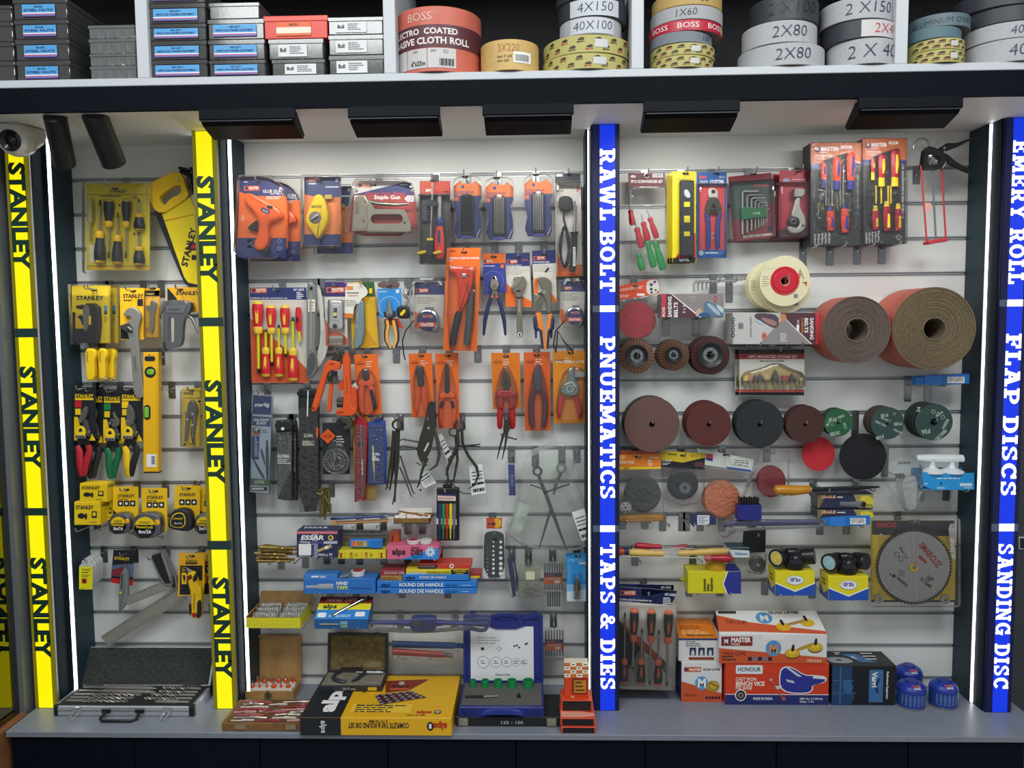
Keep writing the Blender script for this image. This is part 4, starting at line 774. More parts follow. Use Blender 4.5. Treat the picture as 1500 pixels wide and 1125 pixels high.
c.flat(f3,[(1000,128),(1100,127),(1110,248),(1010,248)],mat('2f5a2c',.45));c.rect(f3,1060,180,1085,220,YEL,.0009);c.flat(f3,[(1030,500),(1125,640),(1030,664)],mat('d89a1a',.45))
k=t('body');k.prism(f3,ch([(960,310),(1015,270),(1030,300),(1032,600),(985,670),(945,672),(942,600),(955,560)],1),.004,.024,mat('7f9298',.42,.3),r=.005);k.disc(f3,972,488,14,STEEL,.0245);k.text(f3,'STANLEY',985,440,14,mat('a8b8bc',.4),.0246,90,fit=70);t('blade').prism(f3,[(940,655),(965,655),(960,672)],.01,.012,CHROME)
l=t('hang_card');l.prism(f3,ch([(882,150),(1000,135),(1060,190),(1060,235),(1010,265),(1000,300),(950,320),(945,415),(870,410),(880,250)],1),.024,.025,mat('e6e1d6',.5));l.rect(f3,890,165,945,195,mat('e08a2c',.5),.0256);l.flat(f3,rr(870,385,945,420,6),mat('e07a2c',.5),.0256);l.lines(f3,895,215,1000,1,5,8,DK,.0256);l.text(f3,'RUBICON',905,248,14,mat('c86a2c',.5),.0256,fit=75);l.lines(f3,885,280,990,4,14,4,DK,.0256)
f=W(-.075,350,390,5.556)
t,c=card('long_nose_pliers','long nose pliers with yellow and navy handles on bright blue card','pliers',f,[(1128,185),(1318,180),(1335,400),(1145,418)],mat('2f8fd8',.42),(1225,160),'blue plier card',L=.115)
c.flat(f,ch([(1125,125),(1305,122),(1310,165),(1290,182),(1135,182)],1),mat('6a5450',.4));c.rect(f,1278,190,1305,218,mat('e6e2dc',.5));c.lines(f,1140,204,1205,1,5,6,WHT);c.ring(f,1225,330,82,84,WHT)
k=t('jaws');k.prism(f,ch([(1218,265),(1228,265),(1250,350),(1258,400),(1230,420),(1205,410),(1205,360)],1),.004,.016,mat('a8a59c',.3,.8),r=.003);k.disc(f,1232,395,12,DSTEEL,.0165);t('grip_guard').limb(f,[(1190,370,8),(1200,405,12),(1240,425,12),(1275,400,12),(1270,365,8)],.014,RUB,.7)
YHm=mat('f2b43c',.4);NVh=mat('30284e',.45)
for pts in([(1205,440,20),(1215,480,22),(1205,540,20),(1205,600,18),(1235,665,13)],[(1272,440,20),(1278,480,22),(1292,540,20),(1295,600,18),(1275,665,13)]):
    h=t('handle');h.limb(f,pts,.012,NVh,.6);h.limb(f,[(p[0]+(7 if pts[0][0]<1240 else-7),p[1],p[2]*.6)for p in pts],.018,YHm,.6)
c.flat(f,[(1180,430),(1300,425),(1340,510),(1190,470)],mat('c84a20',.45),-.0005)
t=T('key_ring_tape','small black and yellow pocket tape on a chrome swivel clip','tape measure',f.pt(1355,170));f3=f.at(-.06)
k=t('case');k.prism(f3,ch([(1290,350),(1310,320),(1390,320),(1398,400),(1385,428),(1310,425),(1295,400)],1),.002,.024,ST_K,r=.005);k.prism(f3,ch([(1315,390),(1360,345),(1370,370),(1335,412)],1),.024,.027,YEL,r=.002)
for i in range(3):k=t('swivel_clip');k.tube([f3.pt(1355+i*14,170+i*8,.01),f3.pt(1340+i*14,230,.016),f3.pt(1365+i*10,270,.01),f3.pt(1355+i*12,320,.012)],.0022,CHROME)
hook(f3.pt(1358,165),'pocket tape on its swivel clip',.085)
# tape cards
def mtape(f,pts,rim,cx,cy,r,label,hd,txt,lx,ly,lace,hk):
    t,c=card('tape_measure',label,'tape measure',f,pts,MG,hk,hd,L=-f.Y+.04);x0,y0=pts[0];x1=pts[1][0];c.rect(f,x0+2,y0+2,x1-2,y0+(x1-x0)*.42,MB);master(c,f,x0+10,y0+(x1-x0)*.35,(x1-x0)*.13,(x1-x0)*.42);c.lines(f,x1-62,y0+14,x1-8,2,10,5,mat('c85a5a',.4));c.lines(f,x0+20,y0+(x1-x0)*.5,x0+(x1-x0)*.75,5,12,4,mat('77736c',.5))
    c.flat(f,[(x0,cy-r*.9),(x0+30,cy-r*.7),(x0+50,cy+r*.6),(x0+2,cy+r*.8)],MO)
    k=t('case');k.prism(f,ch([(cx-r,cy-r*.5),(cx-r*.5,cy-r*1.05),(cx+r*.7,cy-r*1.05),(cx+r*1.1,cy-r*.1),(cx+r*.95,cy+r*1.1),(cx+r*.4,cy+r),(cx-r*.95,cy+r*.55)],2),.002,.032,mat('a9aaad',.22,.9),r=.008);k.disc(f,cx,cy,r*.86,BLK,.0325,32)
    k.flat(f,[(cx+r*.8*math.cos(R(a)),cy+r*.8*math.sin(R(a)))for a in range(180,361,12)],MB,.033);k.flat(f,[(cx+r*.8*math.cos(R(a)),cy+r*.8*math.sin(R(a)))for a in range(0,181,12)],mat('2f2a5c',.4),.033);k.rect(f,cx-r*.78,cy+r*.1,cx+r*.78,cy+r*.5,mat('e2502c',.4),.0334);k.text(f,'MASTER',cx-r*.4,cy-r*.3,r*.24,mat('f08a5c',.4),.0338,fit=r*.95,bold=.03);k.text(f,txt,cx,cy+r*.44,r*.28,WHT,.0338,al='c',fit=r*1.2,bold=.03)
    t('lock').prism(f,rc(cx-r*.2,cy-r*1.22,cx+r*.5,cy-r*1.0),.008,.026,mat('77787c',.4));bag(t,f,rim,PLS,.0005,.038,'blister',.01);s=t('wrist_strap');s.tube([f.pt(*p,.02)for p in lace],.0022,RUB,6);return t
f=W(-.085,590,350,5.357)
mtape(f.at(-.052),[(92,338),(328,338),(320,700),(80,720)],ch([(65,305),(355,300),(360,640),(310,710),(100,750),(60,700)],1),200,645,88,'large chrome tape measure marked 10m/33ft on grey card, left of the red riveter','large chrome tape card','10m/33ft',0,0,[(95,640),(30,720),(5,800),(15,900),(28,950)],(190,360))
mtape(f.at(-.07),[(1235,330),(1432,330),(1420,660),(1232,690)],ch([(1215,310),(1440,308),(1450,640),(1400,700),(1225,700)],1),1345,610,72,'small chrome tape measure marked 5m/16ft on grey card beside the middle blue sign','small chrome tape card','5m/16ft',0,0,[(1270,640),(1200,720),(1180,830),(1200,890),(1215,720),(1260,800),(1335,880)],(1345,348))
# riveter
f=W(-.095,590,350,5.357)
t,c=card('rivet_gun','red hand riveter with black grips on tall orange card','riveter',f,[(345,70),(612,70),(582,880),(318,875)],CO,(482,105),'red riveter card',L=.13)
c.ring(f,395,95,20,22,DK,n=4,k=.6);c.text(f,'clarke',376,100,11,DK,fit=40);c.text(f,'GENERAL PURPOSE RIVETER',365,158,15,WHT,fit=235,bold=.02);c.text(f,'RPR',365,178,12,WHT,fit=30)
k=t('body');k.prism(f,ch([(375,228),(400,222),(540,225),(560,245),(545,400),(485,545),(462,575),(440,575),(445,430),(425,280),(372,262)],1),.004,.026,mat('e0401c',.35),r=.006);k.lathe(f,487,293,[(18,.025),(18,.03),(10,.031),(0,.031)],STEEL);k.disc(f,518,292,7,DK,.0265);k.text(f,'clarke',500,350,24,mat('7a2a18',.4),.0266,-82,fit=125,bold=.02)
t('nozzle').limb(f,[(372,245,13),(392,245,13)],.014,STEEL);t('handle').limb(f,[(448,570,22),(440,600,30),(412,720,28),(398,835,24)],.016,RUB,.7);t('handle').limb(f,[(545,440,20),(530,560,26),(512,720,26),(500,830,22)],.014,mat('4a4a4c',.5),.7);t('lever').prism(f,ch([(545,400),(560,410),(545,560),(500,560)],1),.004,.018,DSTEEL)
k=t('spare_nozzles');k.limb(f,[(562,360,9),(562,470,9)],.008,DSTEEL);k.disc(f,562,408,9,WHT,.018);bag(t,f,[(365,210),(575,220),(565,700),(535,870),(370,865),(350,600)],PLS,.0005,.034,'blister',.01)
# three hanging Master tools
f=W(-.06,590,350,5.357)
t,c=card('cutting_pliers','diagonal cutting pliers with navy handles on blue and orange card','pliers',f,[(628,115),(800,112),(815,415),(640,440)],mat('2f3d8c',.45),(715,140),'navy cutting plier card',L=.1)
c.flat(f,[(628,116),(800,113),(804,190),(631,195)],MO);master(c,f,634,186,24,75);c.rect(f,768,200,792,228,mat('e86a3c',.45));c.lines(f,634,210,760,1,5,5,WHT);c.ring(f,712,330,78,80,mat('8a94d0',.5),n=20)
BR=mat('b4aea2',.25,.85);NV2=mat('27315a',.45)
k=t('jaws');k.prism(f,ch([(712,282),(690,330),(685,385),(705,425),(735,425),(760,385),(752,330),(722,282),(717,320)],1),.004,.018,BR,r=.003);k.disc(f,722,378,18,mat('8d887c',.3,.8),.0185);k.limb(f,[(690,375,7),(705,400,9),(735,400,9),(755,370,7)],.018,DSTEEL)
for sgn in(-1,1):t('handle').limb(f,[(722+sgn*18,430,15),(722+sgn*48,520,17),(722+sgn*75,640,16),(722+sgn*84,745,10),(722+sgn*84,758,6)],.011,NV2,.7);k.limb(f,[(722,405,16),(722+sgn*20,448,13)],.011,BR,.7);k.limb(f,[(722+sgn*19,440,14),(722+sgn*27,462,15)],.0112,mat('e07040',.4),.72)
t,c=card('adjustable_wrench','grey adjustable wrench on white and orange card, between two plier cards','wrench',f.at(-.05),[(808,112),(995,105),(1012,535),(806,530)],MG,(908,140),'orange-card adjustable wrench',L=.1);f3=f.at(-.05)
c.flat(f3,[(808,113),(995,106),(998,212),(810,218)],MB);master(c,f3,818,194,30,82);c.text(f3,'ADJUSTABLE WRENCH',810,216,14,WHT,fit=120);c.lines(f3,815,232,985,4,14,3,mat('77736c',.5));c.flat(f3,[(810,345),(900,430),(1010,490),(1012,534),(806,529)],MO);c.lines(f3,935,160,985,1,5,10,mat('c85a5a',.4))
BRW=mat('8f897a',.35,.75)
k=t('wrench_body');k.prism(f3,ch([(862,320),(880,295),(910,282),(950,285),(975,330),(965,385),(942,420),(938,520),(942,720),(945,750),(932,775),(905,775),(892,755),(893,520),(888,440),(850,400),(852,375),(890,370),(905,345)],2),.004,.016,BRW,r=.003);k.disc(f3,918,750,17,WHT,.0165);k.disc(f3,918,750,10,DK,.0167);k.text(f3,'MASTER',908,475,12,mat('c8c2b4',.4),.0166,-90,fit=100);t('jaw').prism(f3,ch([(848,402),(890,385),(930,340),(935,300),(905,285),(890,310),(872,345),(850,378)],1),.006,.018,mat('a39d8c',.3,.8),r=.002);t('knurl').limb(f3,[(890,405,11),(925,400,11)],.017,DSTEEL);t('cable_tie').tube([f3.pt(886,458,.02),f3.pt(915,462,.022),f3.pt(945,455,.02)],.0018,BLK)
f=W(-.065,590,350,5.357)
t,c=card('water_pump_pliers','groove joint pliers with navy and orange handles on white card','pliers',f,[(1015,92),(1200,85),(1208,500),(1030,435)],MG,(1110,120),'groove joint plier card',L=.105)
c.flat(f,[(1015,93),(1200,86),(1202,190),(1018,198)],MB);master(c,f,1026,165,30,92);c.text(f,'GROOVE JOINT PLIERS',1026,188,13,WHT,fit=125);c.lines(f,1030,210,1195,4,14,3,mat('77736c',.5));c.flat(f,[(1030,315),(1060,300),(1060,430),(1030,434)],MO);c.flat(f,[(1150,400),(1207,480),(1208,499),(1140,480)],MO);c.limb(f,[(1118,262,8),(1145,228,8)],.001,DK,.2)
k=t('jaws');k.prism(f,ch([(1048,320),(1065,298),(1110,295),(1150,310),(1168,350),(1165,430),(1170,580),(1135,590),(1125,500),(1095,430),(1075,440),(1055,430),(1060,415),(1095,395),(1065,350)],1),.006,.02,mat('8d8676',.33,.8),r=.003);k.prism(f,holed(ch([(1095,440),(1140,430),(1100,500),(1085,585),(1040,585),(1036,520),(1050,480)],1),ch([(1090,470),(1110,465),(1085,500),(1065,510)],1)),.002,.014,mat('7d7768',.35,.8));k.disc(f,1110,418,13,STEEL,.0206)
OHm=mat('f08a2c',.42)
for pts in([(1062,580,22),(1068,620,26),(1090,720,20),(1105,860,14)],[(1150,590,20),(1160,620,24),(1140,720,18),(1128,860,14)]):
    h=t('handle');h.limb(f,pts,.013,OHm,.6);o=-12 if pts[0][0]<1100 else 12;h.limb(f,[(pts[0][0]+o,600,10),(pts[0][0]+o*2,630,18),(pts[0][0]+o*1.6,700,18)]+[(p[0]+o*.4,p[1],p[2]*.75)for p in pts[2:]],.014,NV2,.8)
for x,y in((1045,690),(1165,690)):t('guard').limb(f,[(x,610,14),(x,y,12),(x,780,8)],.006,NV2,.6)
# ---- row three: pipe wrenches and orange plier cards
def pipe(f,pts_body,label,hd,hk,txt):
    t=T('pipe_wrench',label,'wrench',f.pt(*hk));hook(f.pt(*hk),hd,-f.Y+.03);return t
f=W(-.06,350,390,5.556);PO=mat('e8581a',.4)
t=pipe(f,0,'orange pipe wrench hanging head up beside the folding saw','left orange pipe wrench',(800,700),'clarke')
k=t('handle');k.prism(f,ch([(720,760),(825,770),(840,800),(835,840),(745,845),(720,920),(690,1040),(648,1160),(632,1178),(612,1178),(600,1160),(640,1020),(690,880)],1),.006,.022,PO,r=.003);k.text(f,'clarke',752,800,14,DK,.0226,fit=40);k.disc(f,622,1150,9,DK,.0226)
k=t('jaw');k.prism(f,ch([(715,715),(745,695),(800,690),(830,705),(838,740),(832,770),(770,772),(760,740),(790,735),(770,725),(725,735)],1),.004,.02,mat('4c4844',.42,.7),r=.003);k.prism(f,ch([(735,850),(800,855),(815,920),(790,945),(740,940)],1),.004,.018,DSTEEL,r=.002);t('knurl').limb(f,[(752,890,20),(752,935,18)],.018,GUN);t('knurl').limb(f,[(790,850,24),(785,890,20)],.016,GUN)
t('shank').prism(f,ch([(745,930),(775,935),(762,1080),(758,1170),(742,1190),(724,1180),(722,1160)],1),.002,.012,PO,r=.002)
f=W(-.075,450,500,3.571)
t=pipe(f,0,'orange pipe wrench hanging head down, overlapping the red pouch','right orange pipe wrench',(208,66),'')
k=t('handle');k.prism(f,ch([(190,62),(228,55),(232,200),(238,340),(265,345),(262,375),(232,388),(160,385),(155,355),(195,345),(198,200)],1),.004,.022,PO,r=.003);k.text(f,'clarke',165,372,10,DK,.0226,fit=34);k.text(f,'clarke',210,180,10,mat('b04010',.4),.0226,-88,fit=90);t('pivot_housing').prism(f,ch([(225,240),(262,235),(268,375),(235,380)],1),.006,.018,mat('d8501a',.4),r=.003)
k=t('jaw');k.prism(f,ch([(175,390),(230,390),(245,430),(240,455),(200,462),(190,445),(215,430),(185,420)],1),.004,.02,mat('55524a',.42,.7),r=.003);k.prism(f,ch([(160,288),(196,288),(196,340),(162,345)],1),.006,.02,DSTEEL,r=.002);t('knurl').limb(f,[(165,325,18),(195,325,18)],.018,GUN);k=t('hang_tag');k.prism(f,[(158,235),(178,200),(196,235),(176,265)],-.004,-.003,PO);k.prism(f,[(232,235),(250,215),(268,238),(250,270)],-.004,-.003,mat('e6e0d4',.5))
f0=W(-.04,450,500,3.571);f=f0
def clarke(f,pts,label,hd,hk,cm=CO,nm='pliers_card'):
    t,c=card(nm,label,'pliers',f,pts,cm,hk,hd,L=-f.Y+.045);x,y=pts[0];x+=12;y+=26
    c.ring(f,x+20,y+22,26,28,DK,n=4,k=.5);c.text(f,'clarke',x+4,y+26,9,DK,fit=32);c.lines(f,x+50,y+8,x+90,3,12,5,mat('f6d8c0',.5));return t,c
def phand(t,f,cx,spec,m,d=.014,fl=.6,m2=None):
    for s in(-1,1):
        h=t('handle');h.limb(f,[(cx+s*a,b,r)for a,b,r in spec],d,m,fl)
        if m2:h.limb(f,[(cx+s*(a-1),b,r*.55)for a,b,r in spec[1:-1]],d+spec[1][2]*f.m*.4,m2,fl)
OH=mat('f4601c',.4)
t,c=clarke(f.at(-.05),[(245,70),(368,65),(392,380),(262,388)],'orange-handled diagonal cutters on orange card beside the pipe wrenches','orange cutter card',(300,80));g=f.at(-.05)
k=t('jaws');k.prism(g,ch([(300,150),(315,140),(328,165),(325,205),(310,212),(292,190),(292,165)],1),.004,.018,GUN,r=.003);t('cross_guard').prism(g,ch([(268,215),(290,195),(310,210),(335,195),(358,215),(345,235),(312,228),(285,235)],1),.004,.02,OH,r=.003)
phand(t,g,314,[(20,225,12),(26,250,15),(28,310,15),(22,365,13),(14,372,8)],OH);t('grip').limb(g,[(340,250,9),(352,300,11),(362,355,9)],.02,RUB,.6)
bag(t,g,ch([(285,140),(335,140),(375,220),(370,378),(268,380),(260,220)],1),PLS,.0005,.026,'blister',.006)
t,c=clarke(f,[(530,65),(652,62),(665,395),(548,398)],'end cutting pliers with orange handles on orange card','end cutter card',(595,75))
k=t('jaws');k.prism(f,ch([(565,138),(580,130),(605,130),(612,142),(608,180),(616,235),(580,238),(578,180)],1),.004,.016,GUN,r=.003);phand(t,f,598,[(10,238,9),(14,290,11),(26,350,10),(30,385,7)],mat('ea5c18',.42),.011);bag(t,f,ch([(558,125),(620,125),(655,390),(555,392)],1),PLS,.0005,.022,'blister',.006)
t,c=clarke(f.at(-.05),[(668,65),(790,60),(798,450),(688,458)],'long nose pliers with orange handles on orange card','orange long nose card',(735,75));g=f.at(-.05)
k=t('jaws');k.prism(g,ch([(728,118),(738,118),(748,220),(746,268),(720,268),(720,220)],1),.004,.016,GUN,r=.003);k.prism(g,ch([(692,275),(715,262),(735,275),(755,262),(778,278),(768,300),(735,290),(700,302)],1),.004,.018,OH,r=.003)
phand(t,g,736,[(30,300,13),(36,340,13),(40,390,13),(34,435,11),(28,440,6)],OH,.012);t('grip').limb(g,[(760,310,10),(768,345,9)],.018,RUB,.6);t('grip').limb(g,[(712,310,10),(702,345,9)],.018,RUB,.6);bag(t,g,ch([(718,112),(748,112),(785,270),(785,452),(690,452),(688,270)],1),PLS,.0005,.024,'blister',.006)
t,c=clarke(f,[(962,60),(1112,60),(1118,350),(972,355)],'red-handled combination pliers on amber card','red combination plier card',(1040,78),mat('e07818',.42))
RHn=mat('b52228',.35);k=t('jaws');k.prism(f,ch([(1038,140),(1060,175),(1068,250),(1018,250),(1022,180),(1032,145)],1),.004,.02,mat('57544a',.4,.7),r=.003);k.flat(f,ch([(1042,190),(1052,215),(1042,238),(1034,215)],1),mat('2a2823',.5),.0206)
t('cross_guard').prism(f,ch([(988,262),(1040,248),(1095,262),(1095,285),(1040,292),(990,288)],1),.004,.026,RHn,r=.004);phand(t,f,1042,[(30,285,15),(28,320,16),(32,380,17),(34,440,15),(32,455,8)],RHn,.016,.75);bag(t,f,ch([(1020,128),(1060,128),(1105,255),(1105,350),(980,350),(985,255)],1),PLS,.0005,.03,'blister',.006)
t,c=clarke(f,[(1132,58),(1270,55),(1272,465),(1140,468)],'large dark-handled combination pliers on long orange card','dark combination plier card',(1200,72),mat('dd6020',.42))
k=t('jaws');k.prism(f,ch([(1198,120),(1212,125),(1225,180),(1230,250),(1190,262),(1185,200),(1182,160)],1),.004,.02,mat('56565a',.4,.6),r=.003);DM=mat('5a2226',.4)
phand(t,f,1208,[(12,240,12),(26,275,14),(36,330,14),(32,400,13),(24,448,10)],DM,.014);bag(t,f,ch([(1195,112),(1222,118),(1260,250),(1262,400),(1245,458),(1165,458),(1152,380),(1160,250)],1),PLS,.0005,.026,'blister',.006)
t,c=clarke(f,[(1285,52),(1470,48),(1465,425),(1290,430)],'wire stripper with red grips on amber card beside the middle blue sign','wire stripper card',(1378,60),mat('e08a1c',.42),'wire_stripper_card');c.text(f,'WIRE STRIPPER & CUTTER',1300,112,10,WHT,fit=150,bold=.02)
k=t('jaws');k.prism(f,ch([(1368,135),(1395,135),(1398,190),(1425,240),(1412,280),(1370,285),(1325,270),(1330,235),(1360,200)],1),.004,.022,mat('7f948e',.35,.5),r=.003);k.ring(f,1372,245,14,19,CHROME,.0226);k.prism(f,rc(1398,155,1450,185),.006,.018,STEEL);k.limb(f,[(1345,225,4),(1380,210,4),(1405,235,4)],.023,WHT)
phand(t,f,1370,[(35,285,14),(42,310,15),(52,360,14),(56,400,8)],mat('c23030',.38),.014);bag(t,f,ch([(1355,128),(1460,140),(1440,240),(1440,410),(1300,410),(1310,240)],1),PLS,.0005,.028,'blister',.006)
for x,y,s in((580,520,'bare chrome hook below the yellow and navy long nose pliers'),(700,520,'bare chrome hook right of the orange long nose card'),(845,662,'bare chrome hook right of the large divider, by the middle blue sign')):
    p=P(x,y,-.01);hook(V((p.x,0,p.z)),'',.06,s)
# ================================================================ centre bay, lower half
def pouch(f,pts,label,name,cat,hd,hk,m,d=.012,L=None,group=None):
    t=T(name,label,cat,f.pt(*hk),group);k=t('pouch');k.prism(f,pts,0,d,m,r=min(.005,d*.45),seg=2);hook(f.pt(*hk),hd,(-f.Y+d+.02)if L is None else L);return t,k
f=W(-.06,350,550,5.115)
# hacksaw blade box
t=T('blade_box','tall grey-blue hacksaw blade box with navy top, hung by the dark cheek','box',f.pt(180,140));k=t('carton');k.prism(f,[(118,140),(258,150),(235,880),(95,865)],0,.016,mat('aebccb',.35),r=.001,seg=1);hook(f.pt(170,128),'hacksaw blade box',.1);k.rect(f,165,118,178,150,CHROME,.017)
d_=.0168;k.flat(f,[(118,142),(258,152),(254,290),(114,285)],MB,d_);k.text(f,'sterlig',128,228,28,WHT,d_+.0006,fit=112,bold=.02,sh=.2);k.flat(f,[(114,300),(252,308),(250,378),(110,370)],mat('33426e',.4),d_);k.text(f,'HACKSAW',124,338,20,WHT,d_+.0006,fit=115,bold=.02,sh=.2);k.text(f,'BLADE',145,362,20,WHT,d_+.0006,fit=72,bold=.02,sh=.2)
k.rect(f,118,384,172,438,mat('3a2a26',.4),d_);k.text(f,'10"',124,412,24,WHT,d_+.0006,fit=42,bold=.03);k.rect(f,120,420,170,434,mat('b5542a',.4),d_+.0004);k.lines(f,185,405,240,2,12,5,DK,d_);k.prism(f,[(112,445),(166,448),(160,625),(108,620)],d_-.001,d_,MB);k.lines(f,130,455,160,9,17,9,mat('c8cfe4',.4),d_+.0004)
for pts in([(212,478),(235,478),(238,775),(215,775)],[(170,545),(190,545),(212,660),(208,675)],[(108,610),(122,612),(215,768),(185,760)]):k.prism(f,ch(pts,1),d_-.001,d_+.0004,mat('2a4a52',.4))
k.flat(f,[(100,762),(240,772),(238,822),(98,812)],mat('4f6a4a',.4),d_+.0008);k.text(f,'LION',132,800,22,mat('cfd8b8',.4),d_+.0014,fit=70,bold=.03);k.rect(f,105,828,226,856,DK,d_);k.lines(f,112,834,222,1,5,14,WHT,d_+.0004)
t('sleeve').prism(f,[(112,110),(260,140),(272,150),(240,884),(92,870)],.0005,.02,PLS,r=.003,back=False)
# pouches
PK=mat('1e2224',.5);VIN=clear('eef4ee',.9,.12,.9,55);VIN2=clear('b0b6ae',.9,.14,.8,30)
def drillpouch(f,dx,dy,label,hd):
    g=lambda L_:[(a+dx,b+dy)for a,b in L_]
    t,k=pouch(f,g([(282,335),(400,325),(408,360),(412,925),(300,925),(292,600)]),label,'drill_pouch','pouch',hd,(345+dx,350+dy),PK)
    for i in range(7):t('drill_bit').limb(f,[(308+i*15+dx,440+dy,5),(310+i*14+dx,890-i*30+dy,6)],.0122,STEEL,n=6)
    v=t('clear_window');v.prism(f,g([(292,420),(404,412),(408,915),(302,918)]),.012,.02,VIN,r=.003,back=False);k.text(f,'GLOBAL',302+dx,608+dy,24,mat('dfe6dc',.4),.0206,fit=95,bold=.02);k.lines(f,305+dx,618+dy,405+dx,3,14,6,mat('dfe6dc',.4),.0206)
    t('flap').prism(f,g(ch([(278,340),(415,330),(418,400),(360,412),(290,410)],1)),.013,.022,PK,r=.003);t('stud').lathe(f,345+dx,393+dy,[(12,.022),(12,.024),(0,.026)],WHT)
drillpouch(f.at(-.035),32,6,'black drill bit pouch hanging behind the first','rear drill pouch');drillpouch(f,0,0,'black drill bit pouch with crinkled clear window, in front of its twin','front drill pouch')
t,k=pouch(f.at(-.05),ch([(445,110),(470,95),(590,98),(605,130),(605,500),(618,1010),(460,1022),(462,500)],1),'long black tool roll pouch with a wrinkled clear front','tool_pouch','pouch','long black pouch',(480,100),PK);g=f.at(-.05)
t('clear_front').prism(g,[(462,240),(600,245),(612,1005),(466,1016)],.012,.019,VIN2,r=.003,back=False);k=t('zip_flap');k.prism(g,ch([(442,112),(600,100),(608,150),(450,158)],1),.012,.018,BLK,r=.002);k=t('rod');k.limb(g,[(520,190,5),(540,960,4)],.014,STEEL);k.limb(g,[(530,110,5),(525,300,5)],.019,mat('dfe4dc',.3),.3);k.text(g,'GLOBAL',498,455,24,mat('c9cabe',.4),.0196,fit=70,bold=.02);k.rect(g,485,480,580,522,mat('6a6a5c',.4),.0194);k.lines(g,490,486,570,3,12,5,mat('d9d6c0',.4),.0198)
t('orange_tag').prism(g,ch([(592,380),(606,380),(606,470),(588,440)],1),.019,.02,PO)
# chain wrench pouch
g=f.at(-.055);t,k=pouch(g,[(628,355),(835,350),(832,738),(632,740)],'black pouch with a coiled silver chain and an orange diamond tag','chain_wrench_pouch','pouch','chain pouch',(725,335),PK,.008)
c=t('chain')
for r,n in((92,30),(62,20),(38,13)):
    for i in range(n):c.disc(g,735+r*math.cos(6.283*i/n),640+r*math.sin(6.283*i/n)*.98,9.5,STEEL,.012+.001*(i%2),8);c.limb(g,[(735+r*math.cos(6.283*i/n),640+r*math.sin(6.283*i/n)*.98,5),(735+r*math.cos(6.283*(i+.8)/n),640+r*math.sin(6.283*(i+.8)/n)*.98,5)],.0125,mat('8d8a82',.3,.9),n=5)
c.limb(g,[(700,690,6),(730,620,7),(720,560,5)],.014,CHROME);k.lines(g,735,450,800,4,20,9,mat('d8d4c8',.4),.009)
t('clear_front').prism(g,ch([(700,470),(770,470),(832,600),(830,720),(735,738),(640,700),(636,620)],1),.012,.018,VIN,r=.002,back=False);l=t('orange_tag');l.prism(g,[(620,448),(678,392),(735,448),(678,506)],.019,.02,PO);l.ring(g,676,448,34,38,DK,.0206,4,.6);l.text(g,'clarke',652,454,13,DK,.0206,fit=48)
# hook tool pouches
g=f.at(-.05);YP=mat('d8a41c',.4);RP=mat('b01826',.35);BP=mat('2b4a9c',.38)
t,k=pouch(g.at(-.035),[(855,330),(960,300),(985,330),(1030,820),(1032,935),(870,930)],'yellow hook tool pouch behind the red one','tool_pouch','pouch','yellow pouch',(920,322),YP,.008);t('clear_front').prism(g.at(-.035),[(950,820),(1028,820),(1030,930),(900,930)],.008,.012,VIN,r=.002,back=False)
t,k=pouch(g,[(872,300),(900,285),(945,310),(972,380),(960,700),(950,935),(868,945),(870,600)],'red pouch with a long hook pick, in front of the yellow one','tool_pouch','pouch','red pouch',(908,300),RP,.01);c=t('pick');c.tube([g.pt(920,365,.013),g.pt(925,640,.013),g.pt(932,900,.013),g.pt(922,930,.013),g.pt(890,928,.013)],.0018,CHROME);c.limb(g,[(930,620,7),(932,740,7)],.013,WHT);k.prism(g,rr(895,492,932,530,4),.01,.011,DK);t('clear_front').prism(g,[(880,360),(962,380),(955,900),(874,930)],.0105,.016,VIN,r=.002,back=False)
t,k=pouch(g,[(968,345),(1098,335),(1108,500),(1108,812),(962,818),(970,600)],'blue pouch with a scriber, right of the red pouch','tool_pouch','pouch','blue pouch',(1035,325),BP,.01);t('scriber').limb(g,[(1010,520,9),(1018,690,9),(1022,800,3)],.013,mat('c9b48a',.4));k.text(g,'GLOBAL',1005,592,18,WHT,.0166,fit=60,bold=.02);k.lines(g,1005,600,1062,3,12,7,WHT,.0166);k.rect(g,1015,318,1070,345,MB,.011);t('clear_front').prism(g,[(980,370),(1088,362),(1098,800),(975,805)],.0105,.016,VIN,r=.002,back=False)
# bundle of brass anchors on a hook
g=f.at(-.07);t=T('anchor_bundle','bundle of olive gold anchor bolts hanging below the chain pouch','anchors',g.pt(640,830));GO=mat('8d8448',.4,.75,.4,120);hook(g.pt(650,838),'hanging anchor bundle',.1)
for i,pts in enumerate(([(600,862),(640,840),(680,835)],[(650,840),(622,900),(615,1060)],[(655,850),(645,930),(640,1050)],[(665,840),(670,920),(655,1070)],[(680,840),(690,900),(682,1010)],[(640,860),(700,960),(700,1020)],[(600,862),(630,880),(660,860)])):t('anchor').limb(g,[p+(8+(j%2)*3,)for j,p in enumerate(pts)],.006+.004*i,GO)
